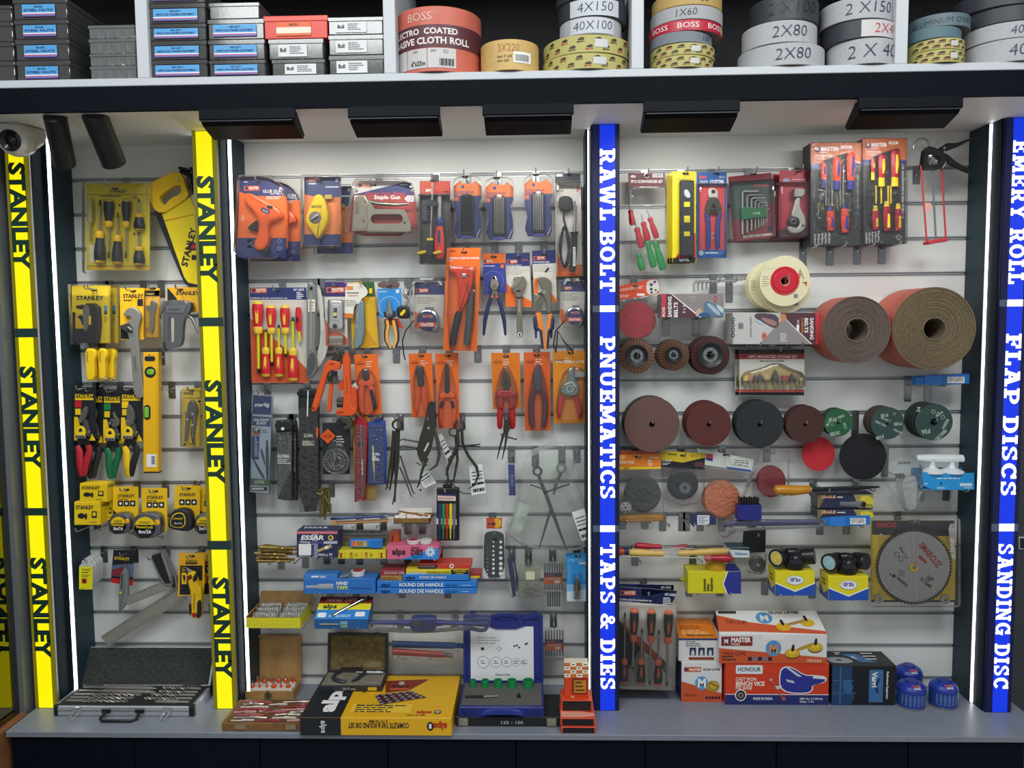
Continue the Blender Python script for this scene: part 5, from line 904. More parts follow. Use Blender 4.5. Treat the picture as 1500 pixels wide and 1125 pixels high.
# ---- calipers and dividers (A7)
f=W(-.06,560,580,4.839);CG=mat('4a4742',.42,.7);BAGc=clear('fbfdfb',.93,.16,.6,22)
def lbl(k,f,pts,d=.0008,inv=False):
    k.flat(f,pts,WHT,d);a,b,c_,e=pts
    L=lambda u,v:tuple((a[j]*(1-u)+b[j]*u)*(1-v)+(e[j]*(1-u)+c_[j]*u)*v for j in(0,1))
    for u0,u1,m in((.08,.2,DK),(.32,.4,DK),(.5,.54,DK),(.62,.66,DK),(.74,.78,DK)):
        v=.06;i=0
        while v<.92:w_=(.5 if m is DK and u0==.32 else .05+.05*((i*7)%3));k.flat(f,[L(u0,v),L(u1,v),L(u1,min(.94,v+w_)),L(u0,min(.94,v+w_))],m,d+.0004);v+=w_+.03;i+=1
t=T('inside_caliper','bunched dark spring calipers with straight legs, left of the grey outside caliper','caliper',f.pt(105,170));hook(f.pt(105,155),'spring caliper bunch',.11)
for i in range(4):t('spring').tube([f.pt(105+i*5+34*math.cos(a/10*6.28),200+34*math.sin(a/10*6.28),.004+i*.008)for a in range(11)],.0022,CG,6)
for pts in([(85,240,9),(70,420,9),(40,640,6),(28,660,3)],[(105,240,10),(95,450,10),(58,660,6),(48,640,3)],[(125,240,10),(120,450,10),(95,700,7),(80,760,4)],[(110,235,9),(102,500,9),(98,745,5)],[(95,250,8),(82,420,9),(65,640,5)]):t('leg').limb(f,pts,.012+.004*(pts[0][0]%3),CG,.7)
for y in(300,345):t('adjusting_screw').limb(f,[(75,y+40,5),(150,y,5),(270,y+22,6)],.02,CG)
for s in([(130,420,6),(175,560,7),(225,690,5),(240,685,3)],[(125,500,6),(165,590,7),(205,700,5),(215,712,3)]):t('leg').limb(f,s,.006,mat('6a6862',.4,.7),.7)
g=f.at(-.045);t=T('outside_caliper','grey firm-joint outside caliper in a labelled clear bag before the orange cards','caliper',g.pt(350,45));hook(g.pt(345,160),'grey outside caliper',.12)
k=t('leg');k.prism(g.at(-.1),ch([(345,35),(375,35),(380,60),(372,250),(350,380),(315,440),(300,470),(265,450),(245,400),(255,330),(310,150),(318,60)],1),0,.006,CG,r=.001);t('rivet').lathe(g.at(-.1),357,46,[(14,.006),(14,.009),(0,.011)],GUN)
g2=g.at(-.1);t('leg').limb(g2,[(360,200,12),(395,330,15),(405,420,13),(385,490,10),(345,520,7),(325,525,3)],.002,mat('5a5650',.42,.7),.5);t('leg').limb(g2,[(300,250,10),(255,380,12),(275,450,9),(300,500,6),(240,470,4)],.004,CG,.5);k=t('lower_leg');k.limb(g2,[(320,440,12),(285,520,10),(262,620,7),(248,650,3)],.004,CG,.6);k.limb(g2,[(295,480,9),(320,490,5)],.004,CG);k.limb(g2,[(275,660,8),(268,672,4)],.004,BLK);t('pivot').disc(g2,330,225,10,STEEL,.0075);t('slot').limb(g2,[(300,390,6),(330,330,7)],.0062,mat('c8ccca',.5),.2)
b=t('bag');b.prism(g,[(180,150),(380,160),(545,460),(520,500),(430,525),(385,640),(215,740),(270,560)],-.004,.0,BAGc,r=.0015,back=False);l=t('label_sticker');lbl(l,g,[(510,455),(420,262),(395,280),(470,490)],.0008);l=t('label_sticker');lbl(l,g,[(320,530),(385,615),(300,655),(258,580)],.0008)
g=f.at(-.07);t=T('outside_caliper','dark bow-legged spring caliper in a clear bag, right of the firm-joint one','caliper',g.pt(550,190));hook(g.pt(550,180),'bow-legged spring caliper',.11)
k=t('spring');k.tube([g.pt(550+34*math.cos(a/12*6.28),208+34*math.sin(a/12*6.28),.008)for a in range(13)],.0035,CG,6);k.tube([g.pt(505+30*math.cos(a/12*6.28),255+28*math.sin(a/12*6.28),.004)for a in range(13)],.0022,CG,6)
for i,pts in enumerate(([(535,240,11),(540,330,14),(500,430,12),(460,520,9),(470,590,8),(520,640,5),(545,645,3)],[(565,240,11),(570,330,12),(610,420,11),(670,500,11),(682,560,9),(655,630,6),(610,655,3)],[(520,280,9),(535,450,10),(505,610,7)],[(540,380,8),(480,460,9),(455,560,8)])):t('leg').limb(g,pts,.01-.002*i,CG,.6)
for y in(338,355):t('adjusting_screw').limb(g,[(540,350,6),(610,348,7),(690,y,4),(696,y,7)],.014,BLK)
b=t('bag');b.prism(g,[(480,180),(680,160),(735,700),(745,760),(640,790),(560,760)],-.014,-.01,BAGc,r=.001,back=False);l=t('label_sticker');lbl(l,g,[(735,690),(705,485),(615,500),(632,708)],-.008);k=t('rubber_tube');k.tube([g.pt(520,660,-.002),g.pt(570,690,-.002),g.pt(630,695,-.002)],.0016,CG)
g=f.at(-.075);t=T('divider','small spring divider below the red combination pliers','divider',g.pt(880,160));hook(g.pt(882,165),'small divider',.105)
t('head').prism(g,ch([(858,190),(875,150),(900,155),(905,195),(895,270),(860,270)],1),.002,.014,CG,r=.002);t('leg').limb(g,[(862,260,9),(835,360,7),(815,445,3)],.008,CG);t('leg').limb(g,[(885,260,9),(870,360,7),(850,450,3)],.009,CG);t('adjusting_screw').limb(g,[(840,270,6),(900,290,6),(945,302,5),(955,302,8)],.014,CG)
g=f.at(-.06);t,c=card('riding_blade_pack','narrow blue carton in a clear bag below the small divider','pack',g,[(892,485),(938,485),(945,700),(900,700)],mat('24429a',.4),(912,440),'narrow blue pack',L=.1);c.text(g,'Rider',912,560,24,WHT,.0018,-86,fit=80);c.prism(g,[(892,485),(938,485),(945,700),(900,700)],0,.012,mat('24429a',.4),r=.001);c.text(g,'Rider',910,550,22,mat('8fb0e8',.4),.013,-88,fit=85)
bag(t,g,[(885,400),(945,398),(955,450),(948,690),(940,702),(878,695),(872,470)],BAG,-.002,.016)
g=f.at(-.07);t=T('divider','large spring divider hanging tilted in a big clear bag with two white labels','divider',g.pt(1080,480));hook(g.pt(1085,490),'large divider',.1)
DV=mat('6a6f6b',.38,.75)
k=t('spring');k.tube([g.pt(1100+28*math.cos(a/12*6.28),532+28*math.sin(a/12*6.28),.006)for a in range(13)],.004,DV,8);t('leg').limb(g,[(1105,555,12),(1170,720,14),(1250,940,11),(1308,1090,4)],.01,DV,.6);t('leg').limb(g,[(1108,560,10),(1195,800,11),(1150,950,8),(1112,1080,4)],.003,DV,.6)
t('adjusting_screw').limb(g,[(1050,625,8),(1058,626,4),(1130,650,4),(1150,680,9),(1200,660,5),(1315,622,5),(1325,620,8)],.014,BLK)
k=t('bag');k.prism(g,ch([(1000,420),(1240,300),(1390,430),(1330,520),(1440,760),(1470,980),(1440,1080),(1250,1090),(1000,1060),(870,960),(940,740),(1010,560)],1),-.008,.02,clear('f8fcf8',.9,.18,.5,14),r=.005,back=False)
l=t('label_sticker');lbl(l,g,[(1468,1000),(1430,785),(1340,815),(1412,1015)],.021);t('paper_slip').flat(g,[(965,755),(1050,785),(980,978),(890,940)],mat('e4eae4',.5),-.009);l2=t('fold');l2.prism(g,[(1005,400),(1235,300),(1250,330),(1018,440)],.02,.022,clear('ffffff',.7,.2,.5,20))
t=T('divider','second divider deep inside the bag, behind the tilted large divider','divider',g.pt(1270,480));g3=g.at(-.035);hook(g3.pt(1275,450),'second bagged divider',.06);t('spring').tube([g3.pt(1268+28*math.cos(a/12*6.28),512+28*math.sin(a/12*6.28))for a in range(13)],.004,mat('9aa19c',.4,.5));t('leg').limb(g3,[(1262,540,10),(1225,640,11),(1215,700,8)],0,mat('8b928d',.4,.5));t('leg').limb(g3,[(1270,540,10),(1235,620,11),(1222,680,8)],-.006,mat('8b928d',.4,.5))
# pin punch set, drill gauge
f=W(-.07,560,580,4.839)
t,c=card('punch_set','black plastic rack of five colour-coded pin punches','punch set',f,rr(388,648,548,1020,8),BLK,(455,668),'black punch set',L=.115);c.prism(f,rr(388,648,548,1020,8),0,.012,BLK,r=.003);c.rect(f,395,690,522,702,MB,.0126);c.flat(f,[(395,700),(522,705),(524,738),(397,735)],mat('e2cfc8',.4),.0128);c.text(f,'PIN PUNCH SET',405,726,11,mat('c8402c',.4),.0134,fit=105);c.flat(f,[(388,840),(525,842),(525,866),(388,866)],MB,.0126);c.flat(f,[(388,862),(528,866),(530,906),(388,902)],mat('e6d5cf',.4),.0128)
for i,col in enumerate(('2c3a6c','2f8a44','c03a28','e0d02c','6c6f70')):
    x=412+i*25.5;c.ring(f,x-5,882,6,9,mat('b03a34',.4),.0134,12);t('punch').limb(f,[(x,757,8),(x,765,11),(x,830,11),(x-2,920,10),(x-2,935,9),(x-2,940,6),(x-2,1005,4)],.013,mat(col,.4),.7)
c.prism(f,[(430,625),(495,625),(495,650),(430,650)],0,.004,BLK)
f=W(-.06,560,740,4.839)
t,c=card('drill_gauge','grey drill gauge plate with rows of holes on a hanging card','drill gauge',f,rr(715,90,870,520,4),mat('d2d3d2',.4),(775,130),'drill gauge',L=.1);c.flat(f,rr(738,90,848,165,3),mat('c8502a',.4));c.flat(f,ch([(785,95),(845,95),(840,160),(790,160),(810,130)],1),mat('e0b82c',.4),.0009)
k=t('gauge_plate');k.prism(f,ch([(720,215),(740,190),(795,180),(845,190),(866,215),(866,512),(720,512)],1),.001,.004,mat('55585a',.4,.5),r=.001);hl=mat('dfe2e2',.5)
for y,r in((258,10),(296,11),(334,11),(373,12),(412,13),(445,13),(482,14)):k.disc(f,840,y,r,hl,.0046)
for y,r in((258,6),(289,7),(322,7),(352,8),(383,9),(413,9),(446,10),(478,10)):k.disc(f,788,y,r,hl,.0046)
for y,r in((300,2),(330,2),(355,2),(378,3),(405,3),(432,3),(458,4),(484,4)):k.disc(f,747,y,r,hl,.0046)
k.flat(f,ch([(778,240),(800,228),(820,240),(800,250)],1),DK,.0046);k.disc(f,795,196,4,hl,.0046)
# row of packs on hooks
t=T('nozzle_bag','dark blue tool in a crinkled bag, left of the clear bit box','tool',f.pt(915,330));hook(f.pt(915,330),'dark blue bagged tool',.1)
k=t('tool');k.limb(f,[(900,370,16),(915,450,20),(930,560,18),(935,640,10)],.008,mat('25326a',.4),.6);k.limb(f,[(930,350,8),(955,500,8),(955,600,6)],.012,mat('303c74',.4));bag(t,f,[(875,330),(940,312),(958,340),(968,620),(920,650),(895,600)],BAG,.0,.02)
t=T('bit_box','clear hinged box of loose screwdriver bits','box',f.pt(1038,400));hook(f.pt(1035,400),'clear bit box',.1);k=t('box');k.prism(f,rr(965,420,1120,642,10),0,.022,clear('e4e8cf',.7,.2,.1),r=.003,back=True);k.rect(f,1010,395,1062,445,DSTEEL,-.001)
b=t('bits');rn=random.Random(3);MB_=mat('6d726c',.38,.7)
for i in range(16):x,y=rn.uniform(985,1085),rn.uniform(545,620);a=rn.uniform(.1,.9);b.limb(f,[(x,y,6),(min(x+55*math.cos(a),1110),min(y+45*math.sin(a),635),6)],.004+.001*i,MB_,n=6)
l=t('price_sticker');l.rect(f,1018,455,1080,512,mat('cfd3b0',.5),.0226)
def bitset(f,x0,y0,s,label,hd,n,hk):
    t=T('bit_set',label,'bit set',f.pt(x0,y0));hook(f.pt(*hk),hd,-f.Y+.04)
    k=t('bits');w_=145*s
    for i in range(n):xx=x0+12*s+(w_-24*s)*i/(n-1);k.limb(f,[(xx,y0+15*s,5*s),(xx,y0+200*s,5*s)],.008,mat('80868a',.35,.7),n=6)
    for i in range(6 if s==1 else 0):k.limb(f,[(x0+35+i*16,y0+215,5),(x0+35+i*16,y0+318,6)],.008,mat('6d7478',.35,.7),n=6)
    c=t('label_card');c.prism(f,rc(x0+5*s,y0+78*s,x0+132*s,y0+158*s),.0135,.014,MO);c.rect(f,x0+5*s,y0+78*s,x0+132*s,y0+106*s,MB,.0146);c.text(f,'MASTER',x0+18*s,y0+100*s,14*s,mat('e8602c',.4),.0152,fit=60*s,bold=.02);c.text(f,'SCREWDRIVER BIT',x0+20*s,y0+125*s,11*s,WHT,.0152,fit=100*s);c.rect(f,x0+78*s,y0+130*s,x0+118*s,y0+150*s,WHT,.0152)
    t('case').prism(f,rr(x0,y0,x0+w_,y0+225*s,6*s),0,.02,clear('f6f8f8',.9,.15),r=.003,back=False);return t
f=W(-.065,560,740,4.839);bitset(f,1140,392,1,'long clear screwdriver bit pack with orange label, left of the blue step drill card','long bit pack',8,(1210,385))
t,c=card('step_drill','step drill on a bright blue card by the middle blue sign','drill bit',f,[(1302,338),(1455,338),(1452,682),(1308,682)],mat('2f96dd',.4),(1385,360),'blue step drill card',L=.105);c.flat(f,[(1306,610),(1454,590),(1453,681),(1308,681)],mat('d6e6ee',.4));c.flat(f,[(1305,560),(1454,560),(1454,592),(1306,614)],mat('8cc2e6',.4),.0007);c.text(f,'STEP DRILL',1318,402,20,mat('8fd0f4',.4),fit=118);c.rect(f,1395,406,1438,418,WHT);c.lines(f,1318,425,1335,8,15,4,mat('a8d4f0',.4));c.lines(f,1425,430,1442,8,15,4,mat('a8d4f0',.4))
k=t('step_drill');fd=f;k.rev(f.pt(1380,640,.012),(0,0,1),[(0,0),(.004,0),(.004,.022),(.008,.022),(.008,.03),(.0068,.03),(.0068,.038),(.0056,.038),(.0056,.046),(.0042,.046),(.0042,.054),(.003,.054),(.0022,.062),(0,.068)],mat('a08d58',.32,.8),16);bag(t,f,rr(1355,480,1405,655,12),PLS,.0005,.024,'blister',.006)
f=W(-.06,560,880,4.6875);bitset(f,1112,180,.95,'small clear bit pack with orange label hanging above the orange cartons','small bit pack',7,(1178,165))
# ---- cartons resting on pairs of hooks: hooks first
def rest(px,py,L,lab,Y=-.12):
    p=P(px,py,Y);p.z-=.0035;return hook(V((p.x,0,p.z)),'',-Y+.012,lab,tip=.009,pd=.05)
for x,y,s in((590,770,'left hook under the small open carton of tissue'),(612,770,'right hook under the small open carton of tissue'),(395,826,'left hook under the heap of brass anchors'),(432,824,'right hook under the heap of brass anchors'),(465,818,'left hook under the dark blue fixing carton'),(487,818,'right hook under the dark blue fixing carton'),(515,819,'left hook under the yellow strip carton'),(552,819,'right hook under the yellow strip carton'),(589,820,'left hook under the pink DIES carton'),(637,820,'right hook under the pink DIES carton'),
    (470,869,'left hook under the blue HAND TAPS tray'),(510,868,'right hook under the blue HAND TAPS tray'),(580,870,'left hook under the ROUND DIE HANDLE stack'),(650,870,'right hook under the ROUND DIE HANDLE stack'),(397,920,'left hook under the yellow open carton of packets'),(445,918,'right hook under the yellow open carton of packets'),(490,920,'left hook under the hand tap carton'),(525,920,'right hook under the hand tap carton'),(575,921,'left hook under the bagged blue tap wrench'),(660,920,'right hook under the bagged blue tap wrench'),(583,961,'left hook under the red and blue tubes'),(628,961,'right hook under the red and blue tubes'),(517,772,'left hook under the pencils'),(553,771,'right hook under the pencils')):rest(x,y,.12,s,-.1 if y<775 else-.165 if y>915 and x<530 else-.145 if y>915 and y<930 else-.115)
f=W(-.1,350,730,5.556)
# pencils and blue tool lying on hooks
for i,(x0,y0,x1,y1,r,col,lab,nm)in enumerate(((750,205,1245,185,9,'b07a3c','tan carpenter pencil lying in front on the hooks','pencil'),(745,190,1250,172,8,'8a5a34','brown carpenter pencil lying behind the tan one','pencil'),(745,165,1220,145,11,'2a3f86','blue scriber lying behind the pencils','scriber'))):
    g=f.at(-.1+.02*i);t=T(nm,lab,nm,g.pt(x0,y0));t('shaft').limb(g,[(x0+40,y0,r),(x1-30,y1,r)],0,mat(col,.45),n=6);t('point').limb(g,[(x1-30,y1,r),(x1,y1-1,2)],0,mat('d8b88a',.5)if nm=='pencil' else STEEL);t('end').limb(g,[(x0,y0+1,r*.9),(x0+40,y0,r)],0,mat('c89a5a',.5)if nm=='pencil' else mat('1e2c66',.4))
# small open carton with tissue
g=W(-.12,560,580,4.839)
def tray(t,p0,p1,zt,D,m,inner,wall=.002,front=1.0):
    x0,x1,zb,y0=p0.x,p1.x,p0.z,p0.y;k=t('carton');k.box(x0,x1,y0,y0+D,zb,zb+wall,m);k.box(x0,x1,y0,y0+wall,zb,zb+(zt-zb)*front,m);k.box(x0,x1,y0+D-wall,y0+D,zb,zt,m);k.box(x0,x0+wall,y0,y0+D,zb,zt,m);k.box(x1-wall,x1,y0,y0+D,zb,zt,m);k.box(x0+wall,x1-wall,y0+D-wall-.0006,y0+D-wall,zb,zt,inner);k.box(x0+wall,x1-wall,y0+wall,y0+D-wall,zb+wall,zb+wall+.0008,inner);return k
KR=mat('8d6a34',.6,0,.25,40);KR2=mat('a07a44',.65,0,.2,40)
t=T('open_carton','small open brown carton stuffed with white tissue and a copper rod','carton',g.pt(80,905));tray(t,g.pt(82,905),g.pt(335,905),g.pt(82,868).z,.075,KR,KR2)
k=t('tissue');rn=random.Random(9);a,b=g.pt(88,880),g.pt(330,880)
for i in range(26):
    c=V((rn.uniform(a.x+.008,b.x-.008),rn.uniform(-.11,-.06),a.z+rn.uniform(.0,.008)));k.prism(Bi(c+V((-.012,-.008,rn.uniform(-.004,.004))),c+V((.012,-.006,rn.uniform(-.004,.004))),c+V((.01,.01,rn.uniform(0,.006))),c+V((-.01,.01,rn.uniform(0,.006)))),rc(0,0,1,1),0,.001,mat('ece4dc',.7))
t('copper_rod').tube([V((a.x+.004,-.06,a.z+.014)),V((b.x-.006,-.112,a.z+.012))],.0025,mat('b8763c',.35,.8));t('flap').prism(Bi(V((a.x,-.046,g.pt(82,868).z)),V((b.x,-.046,g.pt(82,868).z)),V((b.x,-.03,g.pt(82,868).z+.012)),V((a.x,-.03,g.pt(82,868).z+.012))),rc(0,0,1,1),0,.001,mat('dcd6cc',.6))
# heap of brass anchors
BRS=mat('b59a5c',.32,.85,.35,150);rn=random.Random(5)
for i in range(9):
    x0,y0=130+rn.uniform(0,60),395+i*13.5+rn.uniform(-4,4);g=f.at(-.11+.055*((i*5)%9)/9);ln=rn.uniform(230,310);dy=rn.uniform(-14,14);t=T('anchor_bolt','brass anchor bolt in the heap left of the dark blue fixing carton','anchor bolt',g.pt(x0,y0),'brass anchor bolts heaped left of the dark blue fixing carton')
    k=t('sleeve');k.limb(g,[(x0,y0,17),(x0+ln*.5,y0+dy*.5,17)],0,BRS);t('bolt').limb(g,[(x0+ln*.5,y0+dy*.5,11),(x0+ln,y0+dy,11)],0,mat('a88d52',.3,.85));t('nut').limb(g,[(x0+ln*.62,y0+dy*.62,18),(x0+ln*.68,y0+dy*.68,18)],0,BRS,n=6)
t=T('hook_bolt','bent brass hook bolt on top of the anchor heap','bolt',f.pt(190,430));t('hook').tube([f.pt(195,440,.012),f.pt(190,415,.012),f.pt(215,375,.012),f.pt(240,370,.012),f.pt(340,385,.012),f.pt(450,400,.012)],.0035,BRS)
# ESSAR carton
g=W(-.125,350,730,5.556)
t=T('fixing_carton','dark blue fixing carton with pink stripe between brass anchors and yellow strip','carton',g.pt(640,480));EN=mat('2c2c5a',.4);k,top,l,r=bx(t,g,470,265,805,480,.07,EN);k.rect(g,472,268,803,288,mat('d87a7c',.4),.0014)
k.text(g,'ESSAR',502,335,34,WHT,.0018,fit=190,bold=.04,sh=.2);k.disc(g,748,320,22,YEL,.0016);k.disc(g,746,318,12,EN,.002);k.flat(g,[(472,345),(688,350),(688,368),(472,362)],mat('4a4a78',.4),.0014);k.text(g,'Fixing',500,362,17,WHT,.002,fit=80);k.flat(g,[(690,348),(802,346),(802,368),(690,370)],mat('b4b8cc',.4),.0016);k.rect(g,596,268,642,478,mat('8d93b4',.25),.0012);k.text(g,'ESSAR',612,470,22,EN,.0026,90,fit=100,bold=.03)
k.rect(g,488,370,590,462,WHT,.0016)
k.limb(g,[(640,430,12),(700,405,12),(755,385,16)],.002,mat('d8c48a',.35,.6),.2);k.limb(g,[(700,405,15),(730,394,15)],.002,mat('efe2b0',.4),.22);k.text(g,'M10 x 77',648,468,20,WHT,.002,fit=115,bold=.02);k.text(g,'Sleeve',490,474,8,WHT,.002,fit=90);k.text(top,'ESSAR',.1,.35,.3,WHT,.002,fit=.6)
# steel rules, marker box and yellow strip
g=W(-.06,350,730,5.556)
t=T('steel_rule','grey steel rule pack standing on edge behind the blue marker box','rule',g.pt(1030,380));k=t('rule');k.prism(g,[(845,252),(1225,260),(1225,400),(845,408)],0,.003,mat('8f8d86',.35,.8,.15,120));k.lines(g,860,268,1215,1,5,8,DK,.0036)
for i in range(60):k.rect(g,850+i*6.1,255,851.5+i*6.1,265 if i%5 else 275,DK,.0036)
t=T('scriber_rod','thin dark scriber rod lying across the steel rule pack','scriber',g.pt(850,318));t('rod').limb(g.at(-.075),[(850,318,7),(1212,318,7)],0,mat('6e5a3c',.4,.4))
g=W(-.115,350,730,5.556)
t=T('strip_carton','yellow strip carton with red lettering lying on two hooks','carton',g.pt(1000,495));k,top,l,r=bx(t,g,802,425,1195,492,.05,mat('e3d22c',.42))
for i,s in enumerate(('M','MARCO','','MARCO','','M')):
    x=822+i*62;k.text(g,s or 'O',x+(18 if i%2 else 0),440,20,mat('b8401c',.45),.0014,-88,fit=42 if s else 16)if s else k.ring(g,x+10,460,6,12,mat('a89a1c',.4),.0014)
for i in range(5):k.rect(g,862+i*68,428,864+i*68,490,mat('a89a1c',.45),.0014)
t=T('marker_box','bright blue box with orange label lying on the yellow strip carton','box',g.pt(1030,400));g2=W(-.1,350,730,5.556);k,*_=bx(t,g2,905,338,1165,400,.02,mat('2f86dc',.35),'box');k.rect(g2,920,345,1040,390,mat('d8b070',.45),.0014);k.rect(g2,922,347,952,388,mat('e06a3c',.4),.0018);k.lines(g2,960,352,1035,3,12,6,DK,.0018);t('cap').prism(g2,rc(1075,342,1168,402),.0,.003,mat('2a74c8',.35))
# pink DIES carton with lids and rust box
t=T('dies_carton','pink and blue DIES carton on two hooks','carton',g.pt(1200,495));g=W(-.12,560,740,4.839);PKc=mat('e06a8c',.42);k,top,l,r=bx(t,g,32,290,398,384,.075,PKc);k.flat(g,[(130,383),(398,300),(397,383)],mat('2f8be0',.4),.0014);k.text(g,'alps',70,348,40,DK,.002,fit=95,bold=.03);k.text(g,'DIES',203,352,38,DK,.002,fit=85,bold=.03);k.lines(g,205,294,290,2,9,5,mat('8a2a4c',.4),.002);k.disc(g,340,330,36,mat('dfe4e6',.4),.002);k.lines(g,210,362,290,2,9,4,DK,.002)
for i in range(8):k.disc(g,340+32*math.cos(i*.785),330+30*math.sin(i*.785),8,mat('6aa8e0',.4),.0024,6)
k.disc(g,340,330,10,mat('5a98d8',.4),.0024)
for i,(x0,x1,cm,lab)in enumerate(((175,265,'a83038','small round tin with dark red lid on the pink DIES carton'),(265,352,'d8d4d0','small round tin with plain white lid on the pink DIES carton'))):
    g3=W(-.09,560,740,4.839);p=g3.pt((x0+x1)/2,275);z0=W(-.12,560,740,4.839).pt(32,290).z;r_=(g3.pt(x1,275)-g3.pt(x0,275)).length/2;t=T('round_tin',lab,'tin',V((p.x,p.y,z0)));t('tin').rev(V((p.x,p.y,z0+.0015)),(0,0,1),[(0,0),(r_*.95,0),(r_*.95,.006),(r_,.006),(r_,.011),(r_*.93,.0118),(0,.0118)],mat('d9dad8',.35));t('lid_print').rev(V((p.x,p.y,z0+.0135)),(0,0,1),[(0,0),(r_*.8,0),(r_*.8,.0004),(0,.0004)],mat(cm,.4))
g3=W(-.075,560,740,4.839);t=T('die_box','small rust-orange box standing behind the pink DIES carton','box',g3.pt(85,280));k,*_=bx(t,g3,52,185,122,282,.03,mat('b0502c',.45));k.text(g3,'DORMER',78,272,14,mat('6a2410',.4),.0014,88,fit=62)
# hand taps tray
g=W(-.125,350,730,5.556)
t=T('tap_carton','long blue HAND TAPS carton with boxes on top, above the hand tap carton','carton',g.pt(800,775));TB=mat('2f74c4',.4);k,top,l,r=bx(t,g,525,655,1112,778,.07,TB);k.limb(g,[(545,720,12),(640,718,14),(650,716,22),(770,714,22)],.001,mat('c0c6cc',.35,.5),.12);k.text(g,'HAND',792,702,26,WHT,.002,fit=95,bold=.04);k.text(g,'TAPS',795,738,26,mat('e0e06a',.4),.002,fit=90,bold=.04);k.text(g,'Tap & Die set tool',905,738,18,mat('1d4a94',.4),.002,fit=170)
t=T('tap_carton','short blue tap carton lying on the long HAND TAPS carton','carton',g.pt(680,655));g2=W(-.12,350,730,5.556);k,*_=bx(t,g2,528,620,800,654,.05,mat('3a82cc',.4));k.limb(g2,[(590,638,8),(650,636,8)],.001,WHT,.2);k.lines(g2,660,630,720,2,10,6,WHT,.0014)
t=T('tap_packet','grey bagged tap on the long HAND TAPS carton','tap',g2.pt(860,640));t('tap').limb(g2,[(808,648,9),(870,640,11),(900,620,9)],-.01,STEEL);bag(t,g2,[(805,655),(820,620),(895,605),(905,650)],BAG,-.02,0)
p=W(-.09,350,730,5.556).pt(970,640);z0=g.pt(525,655).z+.0015;t=T('round_tin','small round tin with red print on the long HAND TAPS carton','tin',V((p.x,p.y,z0)));t('tin').rev(V((p.x,p.y,z0)),(0,0,1),[(0,0),(.021,0),(.021,.009),(.022,.009),(.022,.014),(.02,.0148),(0,.0148)],mat('dcdcd8',.35));t('lid_print').rev(V((p.x,p.y,z0+.0162)),(0,0,1),[(0,0),(.016,0),(.016,.0004),(0,.0004)],mat('b03038',.4))
# round die handle stack
g=W(-.125,560,740,4.839);BL2=mat('2a7fd2',.38)
def slim(x0,y0,x1,y1,m,label,Y=-.125,D=.07):
    g=W(Y,560,740,4.839);t=T('die_handle_carton',label,'carton',g.pt(x0,y1));k,*_=bx(t,g,x0,y0,x1,y1,D,m);return t,k,g
for i,(y0,y1)in enumerate(((540,583),(588,628))):
    t,k,g=slim(-38,y0,668-i*0,y1,BL2,['upper long blue ROUND DIE HANDLE carton','bottom long blue ROUND DIE HANDLE carton'][i]);k.text(g,'alps',-8,y1-10,20,mat('12286c',.4),.002,fit=62,bold=.03);k.text(g,'ROUND DIE HANDLE',120,y1-8,24,WHT,.002,fit=312,bold=.025);k.text(g,'STEEL BODY',445,y1-10,12,mat('12387c',.4),.002,fit=92);k.lines(g,565,y1-18,635,1,5,3,WHT,.002)
t,k,g=slim(145,492,612,534,BL2,'short blue ROUND DIE HANDLE carton on the long pair');k.text(g,'alps',165,522,20,mat('12286c',.4),.002,fit=68,bold=.03);k.text(g,'ROUND DIE HANDLE',262,518,16,WHT,.002,fit=190)
t,k,g=slim(-10,500,143,536,mat('b9853c',.45),'tan die handle carton under the dark red one',-.115);k.lines(g,0,510,140,2,12,5,mat('6a4a1c',.4),.0014)
t,k,g=slim(-12,462,160,498,mat('96303a',.45),'dark red ROUND DIE carton beside the yellow strip box',-.115);k.text(g,'ROUND DIE',15,488,18,mat('d8b8b8',.4),.0018,fit=140,bold=.02)
t,k,g=slim(168,455,612,492,mat('e0d02c',.42),'yellow and black die handle carton near the top of the stack',-.12);k.rect(g,488,456,611,491,DK,.0014);k.text(g,'STROBE',505,472,12,YEL,.002,fit=90);k.rect(g,182,474,305,491,mat('b8bcc0',.4),.0014);k.text(g,'THE POPULAR CHOICE',315,484,14,DK,.002,fit=165);k.text(g,'6-8mm',520,486,11,YEL,.002,fit=55)
t,k,g=slim(255,418,628,452,mat('c8402c',.42),'red and black die handle carton topmost on the stack',-.115);k.flat(g,[(257,420),(395,420),(380,451),(257,451)],DK,.0014);k.text(g,'MAXPOWER',265,440,13,mat('b08a7c',.4),.002,fit=110);k.ring(g,492,430,9,16,WHT,.002)
t,k,g=slim(618,480,700,520,mat('a83030',.42),'dark red carton end behind the blue die handle cartons',-.09,.05);k.rect(g,625,500,690,515,YEL,.0014)
# open yellow carton with packets
g=W(-.17,350,730,5.556);t=T('open_carton','open yellow-edged carton holding clear packets beside the dark cheek','carton',g.pt(60,1055));a,b=g.pt(62,1055),g.pt(500,1055);zt=g.pt(60,990).z+.012;YB_=mat('ddd42c',.45)
k=tray(t,a,b,zt,.12,KR,KR2,.003,.9);k.box(a.x-.0008,b.x+.0008,a.y-.001,a.y,a.z,a.z+(zt-a.z)*.88,YB_);k.box(b.x,b.x+.001,a.y,a.y+.12,a.z,zt,YB_);k.box(a.x-.001,a.x,a.y,a.y+.12,a.z,zt,YB_)
for i in range(8):k.rect(g,85+i*48,1020,88+i*48,1030,mat('a89c1c',.45),.0016)
k.prism(Bi(V((a.x,-.05,zt)),V((b.x,-.05,zt)),V((b.x+.004,-.02,zt+.03)),V((a.x-.002,-.02,zt+.03))),rc(0,0,1,1),0,.002,KR)
